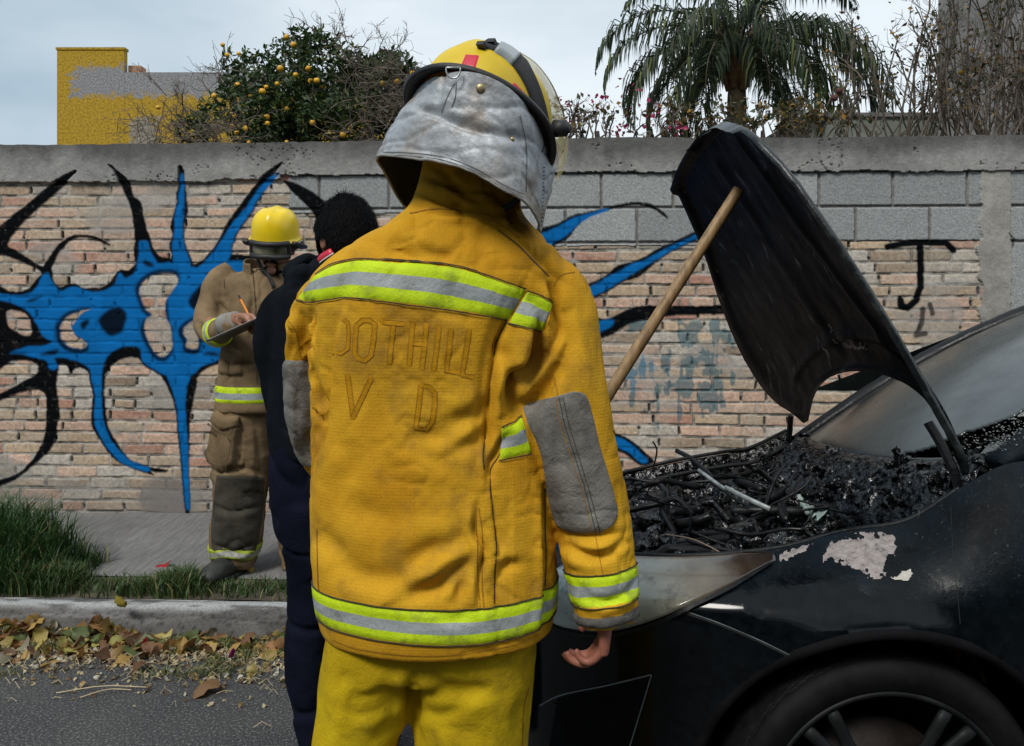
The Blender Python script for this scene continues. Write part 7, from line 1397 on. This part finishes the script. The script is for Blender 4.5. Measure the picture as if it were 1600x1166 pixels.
Vs_ = np.stack([A_, B_, C_ + w_ * .7, C_ - w_ * .7, T_], 1).reshape(-1, 3); k = np.arange(len(d_))[:, None] * 5; Fs_ = np.concatenate([k + np.array([0, 1, 2, 3]), k + np.array([3, 2, 4, 4])]); Fl = [tuple(f) if f[2] != f[3] else tuple(f[:3]) for f in Fs_.tolist()]
mesh_np('hair_strands', HC + (Vs_ * .98) @ M3.T, Fl, M_hair, mp_, smooth=False)
mb = MB(); mb.tube(spline([P(492, 418, MD - .02), P(500, 404, MD - .07), P(512, 396, MD - .10), P(519, 392, MD - .10)], 14), np.array([[.011, .003]] * 14), 6); mb.build('red_collar_edge', M_redst, mp_, True)
mb = MB(); mb.tube(spline([P(493, 420, MD - .03), P(503, 408, MD - .085), P(521, 396, MD - .115)], 10), .0025, 6); mb.build('white_piping', M_paper, mp_, True)
# ================================================================ ACROSS THE STREET (behind the camera, mirrored in the car)
rnd = np.random.RandomState(99)
M_w1 = pmat('cream_render', (.20, .17, .12), (.30, .26, .19), 3, .9, .3); M_w2 = pmat('grey_render_wall', (.10, .10, .10), (.18, .175, .17), 3, .9, .3); M_win = pmat('dark_window_glass', (.01, .012, .014), (.02, .024, .026), 3, .08, 0)
M_frame = pmat('dark_window_frame', (.03, .03, .03), (.05, .05, .05), 9, .5, .1)
pav2 = quad_sheet('pavement', -30, 30, 9.2, 11.2, .12, M_pave, 2, 2); tag(pav2, kind='structure')
for k, (x0, w_, h_, mt, lb) in enumerate([(-13.6, 8.8, 4.2, M_w2, 'long grey rendered house across the street, left of the yellow gate'), (-4.8, 7.0, 5.4, M_w1, 'cream two storey house across the street facing the burnt car'), (2.2, 11.0, 4.4, M_w2, 'low grey house across the street at the right end')]):
    y0 = -6.9; h = empty('house', (x0 + w_ / 2, y0, 0), lb, 'house', 'houses across the street')
    mb = MB(); mb.box((x0 + w_ / 2, y0 - 2, h_ / 2), (w_, 4, h_)); mb.build('wall', mt, h)
    mb = MB(); mb.box((x0 + w_ / 2, y0 - 2, h_ + .09), (w_ + .2, 4.2, .18)); mb.build('parapet', M_conc, h)
    for fl in range(2 if h_ > 5 else 1):
        for i in range(3):
            cx_ = x0 + w_ * (i + .5) / 3; cz = 1.5 + 2.5 * fl; mb = MB()
            for (dx, dz, sx, sz) in ((0, .62, 1.3, .08), (0, -.62, 1.3, .08), (-.62, 0, .08, 1.16), (.62, 0, .08, 1.16), (0, 0, .05, 1.16)): mb.box((cx_ + dx, y0 + .03, cz + dz), (sx, .08, sz))
            f_ = mb.build('window_frame', M_frame, h); mb = MB(); mb.box((cx_, y0 + .008, cz), (1.16, .02, 1.16)); mb.build('pane', M_win, f_)
for k, (x, y, h_) in enumerate([(-7.5, -5.6, 5.8), (-2.2, -5.7, 6.6), (2.6, -5.5, 6.2), (7.5, -5.6, 6.4)]):
    t = empty('street_tree', (x, y, .12), ['leafy street tree across the street at the far left', 'tallest street tree across the street, before the cream house', 'small street tree across the street, right of the cream house', 'street tree across the street at the far right'][k], 'tree', 'trees across the street')
    mb = MB(); mb.tube(spline([(x, y, .1), (x + .05, y, 1.2), (x - .05, y, 2.2), (x + .1, y, h_ * .8)], 14), np.linspace(.13, .03, 14), 9)
    for j in range(8): branchy(mb, (x, y, rnd.uniform(1.8, h_ * .6)), (rnd.normal(), rnd.normal(), .9), .9, .04, 2, rnd, .5, .1)
    mb.build('trunk', M_bark, t, True)
    n = 9000; d = rnd.normal(size=(n, 3)); d /= np.linalg.norm(d, axis=1)[:, None]; q = np.array([x, y, h_ * .68]) + d * (rnd.rand(n) ** .45)[:, None] * np.array([2.2, 1.5, h_ * .34]); q = q[fbm(q * 1.5, 3, k) > -.12]
    V, Fc = leaf_cloud(q, .15, 0, .5, .3, seed=k); mesh_np('crown', V, Fc, M_leaf, t, np.repeat(np.array([.035, .06, .02]) * rnd.uniform(.5, 1.4, (len(q), 1)), 4, 0), smooth=False)
